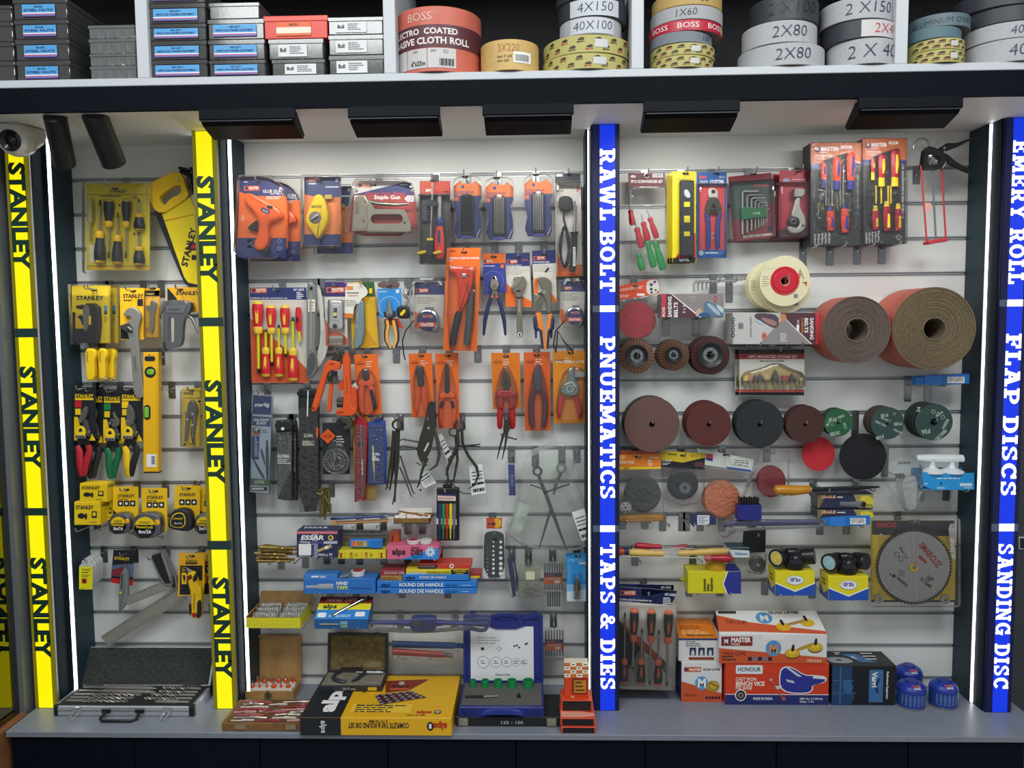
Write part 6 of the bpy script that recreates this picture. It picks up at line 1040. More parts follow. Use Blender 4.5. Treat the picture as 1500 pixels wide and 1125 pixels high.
for i in range(2):
    for j in range(3):
        x0=a.x+.014+i*(b.x-a.x)*.5;w_=(b.x-a.x)*.42;y0=-.155+j*.03;tt=T('bit_packet','clear packet of drill bits in the open yellow-edged carton','packet',V((x0,y0,a.z)),'clear bit packets in the open yellow-edged carton');q=Bi(V((x0,y0,a.z+.006)),V((x0+w_,y0,a.z+.006)),V((x0+w_,y0+.02,zt+.0+j*.006)),V((x0,y0+.02,zt+.0+j*.006)))
        kk=tt('bits');kk.prism(q,rc(.04,.04,.96,.9),0,.001,mat('d6cfc9' if i==0 else 'b4b4b2',.4))
        for n in range(8):p0,p1=q.pt(.1+n*.11,.1,.004),q.pt(.1+n*.11,.82,.004);kk.tube([p0,p1],.0022,STEEL if(n+i)%3 else mat('a85a5a',.4),6)
        tt('sleeve').prism(q,rc(0,0,1,1),.0005,.009,VIN,back=False)
# alps hand tap carton, tilted so its lid shows
g=W(-.165,350,730,5.556);t=T('tap_carton','HAND TAPS carton with red, yellow and blue lid tilted forward','carton',g.pt(620,1060));a,b=g.pt(615,1062),g.pt(1052,1052);h=g.pt(615,985).z-a.z;b.z=a.z
u=W(-.06,350,730,5.556).pt(660,785);dyy=.085;dz=u.z-(a.z+h)-.0;F0=Bi(a,b,b+V((0,0,h)),a+V((0,0,h)));tl,tr_=a+V((0,0,h)),b+V((0,0,h));up=V((0,dyy,dz));top=Bi(tl,tr_,tr_+up,tl+up)
k=t('carton');vs=[a,b,tr_,tl,a+V((0,dyy,dz)),b+V((0,dyy,dz)),tr_+up,tl+up];k.add([V(v)for v in vs],[(0,1,2,3),(3,2,6,7),(1,5,6,2),(4,0,3,7),(5,4,7,6),(4,5,1,0)],mat('1f5c94',.42))
k.flat(top,rc(0,0,1,.42),mat('2f86d0',.42));k.flat(top,rc(0,.42,1,.7),mat('e6dc2c',.42));k.flat(top,rc(0,.7,1,1),mat('7a2220',.42));k.text(top,'alps',.1,.48,.17,DK,.0012,fit=.26,bold=.03);k.text(top,'HAND TAPS',.12,.78,.16,mat('b89a98',.4),.0012,fit=.58,bold=.02,sh=.2)
k.prism(top,rr(.04,.08,.2,.28,.03),0,.0012,WHT);k.prism(top,rr(.74,.12,.92,.32,.03),0,.0012,WHT);k.tube([top.pt(.32,.12,.003),top.pt(.5,.42,.003),top.pt(.62,.58,.003)],.0048,DSTEEL);k.tube([top.pt(.6,.56,.003),top.pt(.94,.95,.003)],.0062,mat('2c2e30',.3,.5));k.tube([top.pt(.36,.14,.006),top.pt(.9,.93,.008)],.0016,CHROME);k.lines(top,.25,.1,.75,2,.06,.03,mat('bfe0f4',.4),.001)
k.tube([F0.pt(.1,.5,.001),F0.pt(.45,.5,.001)],.003,STEEL);k.text(F0,'HAND',.48,.52,.3,mat('a8d0e8',.4),.001,fit=.14,bold=.03);k.text(F0,'TAPS',.48,.14,.3,mat('a8c86a',.4),.001,fit=.14,bold=.03)
# bagged tap wrench and tubes
g=W(-.15,560,740,4.839);t=T('tap_wrench','long blue tap wrench in a clear bag resting on hooks above the hole saw case','wrench',g.pt(-90,830));TW=mat('252f86',.4)
k=t('body');k.prism(g,ch([(200,800),(230,785),(360,785),(385,800),(385,865),(360,888),(225,888),(200,870)],1),-.014,.014,TW,r=.005);k.prism(g,rr(225,805,275,850,10),.012,.016,DSTEEL)
for a,b in((-100,205),(380,620)):t('bar').limb(g,[((a+b)/2*0+a,830,16),(a+(b-a)*.3,830,16),(a+(b-a)*.7,832,18),(b,835,26)][::(1 if a<0 else-1)]if a<0 else[(a,835,26),(a+60,832,18),(b-20,838,16),(b+130,845,22)],0,TW)
bag(t,g,ch([(-105,800),(190,785),(380,775),(590,790),(700,770),(765,780),(770,840),(730,895),(600,870),(400,890),(200,895),(-20,880),(-90,900)],1),BAG2,-.02,.022)
g=W(-.1,560,880,4.6875)
for i,(y,col,x0,x1,lab)in enumerate(((312,'2468a8',70,562,'blue wrapped tube lying on hooks left of the hole saw case'),(362,'b03a30',72,485,'red wrapped tube lying on hooks in front of the blue tube'))):
    g2=g.at(-.08-.03*i);t=T('wrapped_tube',lab,'tube',g2.pt(x0,y));t('tube').limb(g2,[(x0,y-14+i*0,24),(x1-60,y+i*14-4,22)],0,mat(col,.35));t('end').limb(g2,[(x1-62,y+i*14-4,16),(x1,y+i*14,16)],0,mat('2458a0',.4)if i==0 else mat('6a5a58',.4));bag(t,g2,[(x0,y-45),(x1-40,y-36+i*10),(x1-40,y+32+i*10),(x0,y+24)],BAG,-.016,.014)
# ================================================================ counter, centre bay
def zbox(name,label,cat,px0,px1,py,h,D,m,pn='carton',r=.0012):
    """carton standing on the counter: front lower edge at photo row py between columns px0..px1, height h (photo px), depth D"""
    a,b=PZ(px0,py,ZC),PZ(px1,py,ZC);y=a.y;g=W(y);z1=P(px0,py-h,y).z;x1=b.x
    t=T(name,label,cat,V((a.x,y,ZC)));k=t(pn);k.prism(F(y),rc(a.x,ZC+.0004,x1,z1),-D,0,m,r=r,seg=1)
    top=Bi((a.x,y,z1+.0002),(x1,y,z1+.0002),(x1,y+D,z1+.0002),(a.x,y+D,z1+.0002));lf=Bi((a.x-.0002,y+D,ZC),(a.x-.0002,y,ZC),(a.x-.0002,y,z1),(a.x-.0002,y+D,z1));fr=Bi((a.x,y-.0002,ZC),(x1,y-.0002,ZC),(x1,y-.0002,z1),(a.x,y-.0002,z1))
    return t,k,fr,top,lf,(a.x,x1,y,z1)
wd=mat('b98c56',.5,0,.22,26);wd2=mat('c79d62',.5,0,.2,20);wd3=mat('8a6236',.55,0,.3,24)
def opencase(name,label,px0,px1,pyf,hb,pxl0,pxl1,pyl,D,m,im,lm,lt=.012,tilt=.03,wall=.006,inner=.55):
    a,b=PZ(px0,pyf,ZC),PZ(px1,pyf,ZC);y=a.y;z1=P(px0,pyf-hb,y).z;x0,x1=a.x,b.x;yb=y+D
    t=T(name,label,'case',V((x0,y,ZC)));k=t('base');zi=ZC+(z1-ZC)*inner
    k.box(x0,x1,y,yb,ZC+.0004,zi,m);k.box(x0,x1,y,y+wall,zi,z1,m);k.box(x0,x1,yb-wall,yb,zi,z1,m);k.box(x0,x0+wall,y+wall,yb-wall,zi,z1,m);k.box(x1-wall,x1,y+wall,yb-wall,zi,z1,m);k.box(x0+wall,x1-wall,y+wall,yb-wall,zi,zi+.0006,im)
    la,lb=V((x0,yb,z1)),V((x1,yb,z1));zt=P((pxl0+pxl1)/2,pyl,yb+tilt).z;up=V((0,tilt,zt-z1));q=Bi(la,lb,lb+up,la+up);l=t('lid');l.prism(q,rc(0,0,1,1),-lt,-lt+.003,lm)
    wv=wall/q.m;wu=wall/(x1-x0)
    for p in(rc(0,0,1,wv),rc(0,1-wv,1,1),rc(0,wv,wu,1-wv),rc(1-wu,wv,1,1-wv)):l.prism(q,p,-lt+.003,0,m)
    return t,k,l,q,(x0,x1,y,yb,z1,zi),lt
# carved wooden tap and die tray lying in front
t,k,fr,top,lf,B=zbox('tap_die_set','flat wooden tap and die set tray with red-wrapped pieces at the counter front','tool set',325,452,1071,12,.15,wd3,'tray');rn=random.Random(2);pk=mat('c05a62',.5,0,.4,200)
for x in(.16,.74):c=t('latch');c.prism(fr,rc(x,.3,x+.12,.85),0,.003,mat('b8ab88',.35,.7));c.limb(fr,[(x+.03,.5,.01),(x+.09,.5,.01)],.004,STEEL,n=6)
PKS=(mat('d8c8c0',.45,0,.2,150),pk,mat('a83440',.45,0,.3,150),STEEL,mat('c99a98',.45,0,.3,180))
for row in range(8):
    for col in range(2 if row%3 else 3):
        n_=2 if row%3 else 3;u0=.05+col/n_+rn.uniform(0,.05);v0=.07+row*.112;L_=.8/n_*rn.uniform(.7,1);c=t('wrapped_tap');r=.0022+.0016*rn.random();c.tube([top.pt(u0,v0,.002),top.pt(u0+L_*.45,v0+rn.uniform(-.02,.03),.003),top.pt(u0+L_*.5,v0+.01,.003),top.pt(u0+L_,v0+rn.uniform(-.03,.03),.002)],[r,r,r*1.6,r*1.3],PKS[(row*3+col*2)%5],7)
for x,y in((.38,.5),(.55,.47),(.2,.82),(.82,.78)):c=t('die');c.rev(top.pt(x,y),top.n,[(0,0),(.011,0),(.012,.003),(.006,.004),(.0055,.001),(0,.001)],mat('b9aea0',.35,.6),18)
k.flat(top,rc(.03,.03,.97,.97),mat('6e4a28',.6,0,.3,40));k.flat(top,ch([(.05,.2),(.42,.2),(.44,.26),(.06,.27)],1),BLK,.0012)
for x in(.35,.8):t('hinge').prism(top,rc(x,.94,x+.1,.99),0,.002,mat('9a8a5c',.4,.7))
# router bit box
t,k,l,q,B,lt=opencase('router_bit_box','open pale wooden box of orange router bits',357,430,1026,13,380,453,931,.085,wd,mat('e8e2d6',.6),wd2,.014,tilt=.012)
x0,x1,y,yb,z1,zi=B;s=(x1-x0);
rk=t('white_rack');rk.box(x0+.008,x1-.008,y+.012,y+.03,zi,z1+.004,mat('eae6dc',.5));rk.box(x0+.008,x1-.008,y+.045,y+.06,zi,z1+.006,mat('eae6dc',.5))
ob=mat('e0501c',.4)
for row,(yy,zz)in enumerate(((y+.021,z1+.004),(y+.052,z1+.006),(y+.072,z1-.002))):
    for i in range(6):x=x0+.022+(s-.044)*i/5+(.006 if row%2 else 0);r=(.0075,.004,.0035,.009,.004,.008)[(i+row*2)%6];c=t('router_bit');c.rev(V((x,yy,zz-.003)),(0,0,1),[(0,0),(r*.7,0),(r,.008),(r*.6,.016),(.003,.018,STEEL),(.003,.026,STEEL),(0,.026,STEEL)],ob,12)
c=t('latch');xm=(x0+x1)/2;c.box(xm-.012,xm+.012,y-.003,y-.0002,ZC+.004,z1-.002,mat('a89a70',.35,.8),.001);c.box(xm-.004,xm+.004,y-.006,y-.003,ZC+.002,z1+.004,mat('8d8058',.35,.8))
for u,v in((.35,.3),(.62,.25),(.6,.58),(.7,.22),(.3,.8)):l.flat(q,ci(u,v,.012,8),mat('5a4422',.6),-lt+.0036)
l.box(xm-.005,xm+.005,yb+.0,yb+.003,z1-.004,z1+.0,STEEL)
# yellow die set carton
t,k,fr,top,lf,B=zbox('die_set_carton','large flat yellow and black tap and die set carton on the counter','carton',440,662,1077,26,.285,mat('e8b21c',.42));AY=mat('e9b31c',.42)
k.flat(top,rc(0,0,.27,.98),DK);k.flat(fr,rc(0,0,.27,1),DK);k.text(top,'alps',.2,.12,.16,WHT,.0012,90,fit=.62,bold=.05);k.text(fr,'alps',.14,.85,.3,WHT,.0012,-90,fit=.7);k.rect(top,.31,.1,.72,.3,mat('f0c63a',.42));k.lines(top,.34,.25,.68,4,-.045,.02,DK,.001);k.text(top,'BOX CONTAINS',.34,.262,.03,DK,.001,fit=.2)
MR=mat('8a2f1c',.42);k.flat(top,[(.47,.85),(.78,.9),(.66,.62),(.5,.56)],MR,.0008);k.text(top,'alps',.53,.7,.05,DK,.0012,fit=.12,bold=.03);k.disc(top,.59,.79,.022,mat('c9b0a0',.4),.0012,16,.045);k.rect(top,.52,.63,.66,.66,mat('d86a3a',.4),.0012)
k.flat(top,[(.43,.5),(.68,.6),(.8,.45),(.5,.28)],mat('4c1f1c',.42),.001)
for i in range(6):
    for j in range(4):u,v=i/5.5+.04,j/3.6+.08;x=.43+.25*u*(1-v)+.28*u*v+.07*v;yv=.5+.1*u*(1-v)-.22*v+.17*u*v;k.disc(top,x,yv,.014,mat('9a9aa8',.35,.3),.0016,10,.022)
k.text(top,'alps',.76,.1,.055,mat('c0301c',.4),.001,fit=.1,bold=.04);k.disc(top,.9,.125,.024,DK,.001,18,.04);k.rect(top,.893,.1,.907,.15,WHT,.0014);k.rect(top,.882,.118,.918,.132,WHT,.0014);k.lines(top,.7,.05,.92,1,.05,.012,DK,.001);k.text(top,'GRAPUS',.36,.55,.04,DK,.001,90,fit=.24)
k.text(fr,'COMPLETE TAP & ROUND DIE SET',.72,.72,.28,DK,.001,180,fit=.4,bold=.02);k.text(fr,'6 TO 24 MM',.58,.88,.14,DK,.001,180,fit=.12);k.text(fr,'alps',.97,.72,.36,mat('c0301c',.4),.001,180,fit=.09,bold=.04);k.disc(fr,.86,.55,.022,DK,.001,18,.25);k.rect(fr,.852,.42,.868,.68,WHT,.0014)
# micrometer box standing on the carton's back half
ztop=B[3];mz=ztop+.0006;p=P(470,1012,-.17);mx0,mx1=P(470,1012,-.15).x,P(561,1012,-.15).x;my=PZ(470,1013,ztop).y;mh=.018;myb=my+.1
MK=mat('2a2b2c',.55);t=T('micrometer_case','open worn black case with a micrometer, standing on the yellow die set carton','case',V((mx0,my,mz)));k=t('base');k.box(mx0,mx1,my,myb,mz,mz+mh,MK,.001);k.box(mx0+.005,mx1-.005,my+.005,myb-.005,mz+mh,mz+mh+.0008,mat('8a8270',.7,0,.15,80));kf=Bi((mx0,my,mz),(mx1,my,mz),(mx1,my,mz+mh),(mx0,my,mz+mh));k.text(kf,'50-75 mm',.38,.3,.4,mat('c8c2b0',.5),.001,fit=.2);k.rect(kf,.78,.2,.92,.8,mat('d8b02c',.4),.0008)
ti=Bi((mx0,my,mz+mh+.001),(mx1,my,mz+mh+.001),(mx1,myb,mz+mh+.001),(mx0,myb,mz+mh+.001));MC=mat('3a4048',.4,.4)
c=t('micrometer_frame');c.tube([ti.pt(u,v,.005)for u,v in((.24,.88),(.17,.75),(.16,.5),(.22,.3),(.34,.18),(.42,.2))],[.004,.006,.007,.0075,.007,.004],MC,8,True,.7);c.tube([ti.pt(u,v,.005)for u,v in((.5,.22),(.58,.4),(.6,.6),(.66,.8),(.72,.84))],[.003,.006,.007,.007,.005],MC,8,True,.7)
c=t('thimble');a,b=ti.pt(.68,.82,.007),ti.pt(.95,.8,.007);c.rev(a,b-a,[(0,0),(.0055,0),(.0055,.03),(.0068,.031),(.0068,(b-a).length*.85),(.004,(b-a).length*.88),(.004,(b-a).length),(0,(b-a).length)],mat('b4b6b8',.3,.8),16);t('spindle').tube([ti.pt(.5,.86,.006),ti.pt(.68,.83,.006)],.003,CHROME);t('wrench').tube([ti.pt(.72,.14,.003),ti.pt(.92,.16,.003)],.0025,STEEL)
zl=P(520,928,myb+.02).z;q=Bi((mx0,myb,mz+mh),(mx1,myb,mz+mh),(mx1,myb+.02,zl),(mx0,myb+.02,zl));l=t('lid');l.prism(q,rc(0,0,1,1),-.016,-.012,MK);felt=mat('7d6a40',.9,0,.45,70,.5)
for r_ in(rc(0,0,1,.05),rc(0,.95,1,1),rc(0,.05,.04,.95),rc(.96,.05,1,.95)):l.prism(q,r_,-.012,0,MK)
l.prism(q,rc(.04,.05,.96,.95),-.012,-.006,felt);l.prism(q,ch([(.2,.05),(.6,.05),(.58,.12),(.22,.12)],1),-.006,-.005,mat('2c2418',.9));l.prism(q,ch([(.58,.14),(.88,.1),(.9,.3),(.62,.26)],1),-.006,-.005,mat('93855c',.9,0,.3,60))
for x in(.17,.83):t('catch').prism(q,rc(x-.03,.97,x+.03,1.04),-.004,.002,mat('3c3c3a',.4,.6))
# hole saw case on a flat black case
t,k,fr,top,lf,B=zbox('flat_case','flat black case with silver latches lying under the blue hole saw case','case',668,822,1064,14,.15,mat('1a1b1f',.45),'shell')
for x in(.07,.91):c=t('latch');c.prism(fr,rc(x-.045,.1,x+.045,.9),0,.003,mat('b8b29c',.35,.8),r=.001);c.limb(fr,[(x-.015,.5,.012),(x+.015,.5,.012)],.004,STEEL,n=6)
k.text(fr,'125 - 150',.42,.3,.3,mat('b8bac0',.5),.001,fit=.22)
hz=B[3]+.0008;DB=mat('1c2a78',.38);hy=PZ(672,1050,hz).y;hx0,hx1=P(672,1050,hy).x,P(797,1050,hy).x;hyb=hy+.165;hh=.03
t=T('hole_saw_case','open blue plastic case of green hole saws with a white sheet in its lid','case',V((hx0,hy,hz)));k=t('base');k.prism(F(hy),rr(hx0,hz,hx1,hz+hh,.004),-.165,0,DB,r=.002,seg=1);k.box(hx0+.006,hx1-.006,hy+.012,hyb-.004,hz+hh,hz+hh+.0008,mat('5e5d58',.9,0,.15,120,.3))
ti=Bi((hx0,hy,hz+hh+.001),(hx1,hy,hz+hh+.001),(hx1,hyb,hz+hh+.001),(hx0,hyb,hz+hh+.001));fr=Bi((hx0,hy,hz),(hx1,hy,hz),(hx1,hy,hz+hh),(hx0,hy,hz+hh))
hd=t('handle');hd.prism(fr,ch([(.25,.1),(.28,.7),(.35,.95),(.68,.95),(.75,.7),(.78,.1),(.68,.3),(.35,.3)],1),0,.012,mat('24348c',.38),r=.003)
for x in(.12,.88):t('clasp').prism(fr,rr(x-.07,.35,x+.07,.95,.03),0,.004,mat('1a256c',.4),r=.001)
GS=mat('1c8c4a',.4)
for u,r in((.13,.0095),(.28,.0115),(.44,.013),(.61,.015),(.81,.0168)):c=t('hole_saw');c.rev(ti.pt(u,.82,-.004),(0,0,1),[(0,0),(r,0),(r,.026),(r*.86,.026),(r*.86,.01),(0,.01)],GS,28)
c=t('drill_bit');c.tube([ti.pt(.06,.36,.003),ti.pt(.28,.36,.004)],.004,BLK);c.tube([ti.pt(.28,.36,.004),ti.pt(.45,.38,.004)],.003,STEEL);c=t('arbor');c.rev(ti.pt(.7,.4),(0,0,1),[(0,0),(.007,0),(.006,.006),(.003,.007),(.003,.012),(0,.012)],BLK,16)
zl=P(740,902,hyb+.02).z;q=Bi((hx0,hyb,hz+hh),(hx1,hyb,hz+hh),(hx1,hyb+.022,zl),(hx0,hyb+.022,zl));l=t('lid');l.prism(q,rr(0,0,1,1,.03),-.022,-.006,DB)
for r_ in(rc(0,0,1,.03),rc(0,.03,.04,.97),rc(.96,.03,1,.97),rc(.04,.94,.35,1),rc(.73,.94,.96,1)):l.prism(q,r_,-.006,0,DB,r=.001)
l.prism(q,holed(ch([(.3,.8),(.34,.98),(.42,1.03),(.66,1.03),(.74,.98),(.78,.8)],1),ch([(.37,.92),(.42,.99),(.66,.99),(.71,.92)],1)),-.01,.002,DB)
sh=t('printed_sheet');sh.prism(q,rc(.09,.03,.88,.83),-.0055,-.004,mat('e2e4e6',.6));d_=-.0034
for i,(u,r)in enumerate(((.25,.075),(.41,.068),(.545,.062),(.665,.05),(.765,.04))):sh.ring(q,u,.3,r*.95,r,DK,d_,28,q.ar**-1 if False else(hx1-hx0)/q.m);sh.lines(q,u-.03,.31,u+.03,2,-.03,.01,DK,d_)
sh.text(q,'ANNULAR CUTTER',.4,.1,.025,DK,d_,fit=.18);sh.lines(q,.18,.66,.5,3,-.04,.008,mat('6a6c70',.5),d_);sh.ring(q,.45,.5,.03,.036,DK,d_,4);sh.rect(q,.22,.48,.26,.52,DK,d_)
for u,v in((.64,.54),(.67,.55),(.7,.52),(.78,.57),(.8,.58)):sh.disc(q,u,v,.014,DK,d_,8)
for x in(.13,.9):t('latch_tab').prism(q,rc(x-.04,.97,x+.03,1.07),-.004,.006,DB,r=.001)
# orange cartons
OC=mat('d8481c',.42);t,k,fr,top,lf,B=zbox('drill_carton','lowest orange drill carton at the counter front beside the middle blue sign','carton',822,873,1074,9,.11,OC);k.rect(fr,.05,.1,.95,.9,BLK);zz=B[3]
def obox(px0,px1,py,h,Y,z,D,label):
    x0,x1=P(px0,py,Y).x,P(px1,py,Y).x;z1=P(px0,py-h,Y).z;z1=max(z1,z+.012);t=T('drill_carton',label,'carton',V((x0,Y,z)));k=t('carton');k.prism(F(Y),rc(x0,z+.0004,x1,z1),-D,0,OC,r=.001,seg=1);fr=Bi((x0,Y,z),(x1,Y,z),(x1,Y,z1),(x0,Y,z1));top=Bi((x0,Y,z1),(x1,Y,z1),(x1,Y+D,z1),(x0,Y+D,z1));return t,k,fr,top,z1
t,k,fr,top,z2=obox(821,872,1062,10,B[2]+.005,zz,.1,'middle orange drill carton with a pale stripe on top');k.rect(fr,.05,.1,.95,.9,BLK);k.flat(top,[(.02,.05),(.6,.05),(.98,.12),(.98,.3),(.02,.6)],mat('e8a08a',.42));
t,k,fr,top,z3=obox(822,868,1038,12,B[2]+.045,z2,.075,'upper orange drill carton lettered HSS, black-ended');k.rect(fr,.05,.1,.95,.95,BLK);k.text(top,'GROUP',.3,.9,.16,mat('e8d0c0',.4),.001,-90,fit=.7,bold=.02)
t,k,fr,top,z4=obox(827,862,1008,16,B[2]+.07,z3,.05,'small checked cream and brown carton on top of the orange drill cartons');z5=z4+.026
k.box(top.c[0].x,top.c[1].x,B[2]+.085,B[2]+.12,z4,z5+.012,mat('e6dcc0',.45));k.rect(fr,.3,.1,.95,.95,mat('8a2a1c',.45));k.rect(fr,.4,.2,.9,.85,mat('c9882c',.42),.001);k.lines(fr,.45,.3,.85,3,.2,.08,DK,.0014)
q=Bi((top.c[0].x,B[2]+.07,z4),(top.c[1].x,B[2]+.07,z4),(top.c[1].x,B[2]+.085,z5+.012),(top.c[0].x,B[2]+.085,z5+.012));k.prism(q,rc(0,0,1,1),-.004,0,mat('e6dcc0',.45))
for i in range(4):
    for j in range(4):
        if(i+j)%2:k.rect(q,i*.25,j*.25,i*.25+.25,j*.25+.25,mat('b8602c',.45),.0006)
        else:k.rect(q,i*.25+.06,j*.25+.1,i*.25+.19,j*.25+.16,DK,.0008)
# ================================================================ right bay
f=W(-.06,900,230,5.172)
t,c=card('screwdriver_set','clear bag of red and green screwdrivers under a maroon header card','screwdriver set',f,[(103,120),(382,120),(382,232),(106,238)],mat('6a2428',.45),(245,140),'bagged red and green screwdrivers',L=.1)
c.text(f,'7PCS SCREWDRIVER SET',122,196,20,WHT,fit=245,bold=.03);c.flat(f,ch([(115,150),(140,132),(170,150),(140,160)],1),mat('d8cfcc',.4));c.bars(f,288,125,368,155,DK,WHT);c.ring(f,245,140,14,20,CHROME)
RS,GS2=mat('c82838',.3),mat('23a04c',.3)
for bt,tp,r,m,sm in(((135,520),(110,360),24,RS,STEEL),((205,690),(150,480),28,RS,STEEL),((250,640),(200,440),26,RS,STEEL),((318,620),(240,400),24,RS,STEEL),((210,860),(165,690),28,GS2,STEEL),((295,840),(225,560),28,GS2,STEEL),((365,858),(280,560),30,GS2,mat('c8ccc8',.3,.6))):
    hl=math.hypot(bt[0]-tp[0],bt[1]-tp[1])*.72;sdr(t,f,bt,tp,hl,r,m,m,sm=sm,d=.012)
bag(t,f,[(106,234),(382,228),(392,860),(330,880),(130,882),(112,500)],BAG,0,.026)
f=W(-.085,900,230,5.172)
def torpedo(f,label,hd,dx=0):
    g=lambda L_:[(a+dx,b)for a,b in L_]
    t,c=card('torpedo_level',label,'level',f,g(rr(438,108,618,805,10)),mat('ecd416',.42),(540+dx,125)if hd else None,hd,L=.12)
    c.text(f,'TORPEDO',478+dx,180,12,DK,fit=105,bold=.02);c.flat(f,g([(440,790),(615,570),(617,770),(440,803)]),RED);c.flat(f,g([(440,765),(617,760),(612,804),(442,806)]),BLK,.0008);c.text(f,'LEVEL',492+dx,788,18,WHT,.0014,fit=78,bold=.04)
    k=t('body');k.prism(f,g(rr(492,192,588,752,8)),.001,.022,BLK,r=.002)
    for i,(y,h)in enumerate(((348,38),(452,52),(570,36))):t('vial').prism(f,g(rr(517,y,562,y+h,4)),.021,.0235,mat('e8e02a',.2),r=.001);k.rect(f,520+dx,y-14,558+dx,y-3,BLK,.0225)
    k.flat(f,g(ch([(515,265),(540,250),(565,290),(562,320),(525,310)],1)),mat('c8ccd0',.4),.0225);bag(t,f,g(rr(488,186,594,760,8)),PLS,.0005,.026,'blister',.004);return t
t=torpedo(f,'front yellow torpedo level card of three','three torpedo level cards')
for i,s in((1,'yellow torpedo level card just behind the front one'),(2,'rearmost yellow torpedo level card of three')):t.dup((-.004*i,.028*i if i==1 else .05,.002),s)
f=W(-.07,900,230,5.172)
t,c=card('wire_cutter','wire rope cutter with navy handles on blue and red card','cutter',f,rr(625,115,850,765,6),mat('2c62a8',.42),(770,125),'wire rope cutter card',L=.11)
c.flat(f,rr(642,218,835,700,6),mat('d8404a',.42));c.rect(f,642,142,698,164,mat('c85a6a',.42));c.text(f,'VIC 6',790,160,16,WHT,fit=45,bold=.02);c.text(f,'CUTTER',724,206,30,WHT,fit=108,bold=.04);c.text(f,'WIRE ROPE',645,190,12,WHT,fit=62);c.text(f,'CABLE CUT',645,205,12,WHT,fit=62);c.disc(f,655,728,20,mat('b8c8dc',.42));c.lines(f,722,575,760,5,12,6,mat('f2c8c8',.4),.0012);c.lines(f,690,722,815,1,5,9,WHT)
k=t('jaws');k.prism(f,ch([(702,262),(720,238),(755,238),(778,262),(780,310),(742,355),(705,305)],1),.003,.014,mat('d2cfc2',.35,.4),r=.002);k.disc(f,742,268,15,BLK,.0145);k.prism(f,holed(ch([(705,310),(775,310),(808,395),(795,440),(742,420),(690,440),(678,395)],1),[(742,355),(768,395),(718,395)]),.004,.016,GUN);k.limb(f,[(715,408,9),(770,408,9)],.016,BLK)
for s in(-1,1):t('handle').limb(f,[(742+s*52,430,16),(742+s*38,490,17),(742+s*34,600,18),(742+s*36,685,17),(742+s*36,698,10)],.012,mat('27418c',.4),.7)
bag(t,f,[(632,205),(845,205),(845,740),(632,740)],PLS,.0005,.024,'blister',.006)
t,c=card('hex_key_set','hex key set in green holder on maroon and grey card','hex key set',f,[(862,150),(1192,118),(1212,610),(900,648)],mat('7d2a34',.42),(1055,130),'green hex key card',L=.11)
c.flat(f,[(868,205),(1194,180),(1198,320),(1160,360),(940,470),(890,480)],mat('3a5048',.42));c.text(f,'HEX KEY',1055,225,16,mat('c84a4a',.4),fit=120,bold=.03);c.flat(f,[(975,598),(1198,575),(1200,592),(978,614)],mat('c8b8b4',.42));c.text(f,'HEX KEY SET',985,610,11,DK,.0012,4,fit=150);c.disc(f,1178,540,20,DK)
k=t('keys')
for i in range(9):x=965+i*[0,34,33,29,26,23,21,20,19][i]if False else(965,1000,1033,1062,1087,1107,1122,1136,1150)[i];y0=(262,290,312,330,346,360,372,382,392)[i];y1=(590,575,560,548,538,530,522,512,498)[i];xe=(1085,1118,1138,1145,1152,1155,1158,1160,1162)[i];r=10-i*.85;k.tube([f.pt(xe,y0,.008),f.pt(x+18,y0,.008),f.pt(x+6,y0+4,.008),f.pt(x,y0+16,.008),f.pt(x,y1,.008)],r*f.m,CHROME if i%2==0 else STEEL,6)
h=t('holder');h.prism(f,ch([(950,385),(1142,390),(1145,460),(950,482)],0),.001,.02,mat('1d7a44',.4),r=.003);h.text(f,'unik',1035,440,22,mat('c8e4d0',.4),.0206,fit=60)
bag(t,f,[(868,190),(1192,170),(1208,600),(905,640)],PLS,.0005,.026,'blister',.006)
t,c=card('pipe_cutter','silver tube cutter on crimson card beside the boxed screwdrivers','pipe cutter',f,[(1252,100),(1480,100),(1462,610),(1236,612)],mat('a8263a',.42),(1398,110),'tube cutter cards',L=.11)
c.flat(f,[(1238,560),(1300,530),(1464,540),(1462,608),(1237,610)],mat('4a1a30',.42));c.flat(f,ch([(1265,178),(1300,158),(1340,178),(1300,192)],1),mat('8a9ac0',.42));c.rect(f,1265,182,1475,184,mat('c86a78',.42));c.lines(f,1345,166,1460,1,5,8,mat('d8a0a8',.42))
SV=mat('b8b6ae',.35,.5);k=t('knob');k.prism(f,ch([(1348,250),(1355,242),(1425,248),(1430,260),(1420,310),(1350,315),(1340,300)],1),.002,.022,mat('8f908c',.4,.6),r=.003);k=t('body');k.prism(f,ch([(1358,315),(1398,315),(1392,370),(1405,410),(1435,460),(1438,540),(1400,580),(1330,585),(1298,555),(1300,530),(1335,530),(1370,545),(1390,515),(1380,470),(1330,460),(1325,440),(1345,380)],2),.002,.02,SV,r=.004)
w_=t('cutting_wheel');w_.lathe(f,1345,492,[(42,.006),(42,.014),(30,.016),(12,.018),(12,.021),(0,.021)],mat('2c2c2e',.35,.5));w_.ring(f,1345,492,14,20,STEEL,.0175);k.disc(f,1412,525,9,DK,.0206);bag(t,f,[(1242,195),(1478,195),(1460,600),(1240,605)],PLS,.0005,.026,'blister',.006)
t.dup((-.012,.03,-.006),'second tube cutter on crimson card, hanging behind the front one')
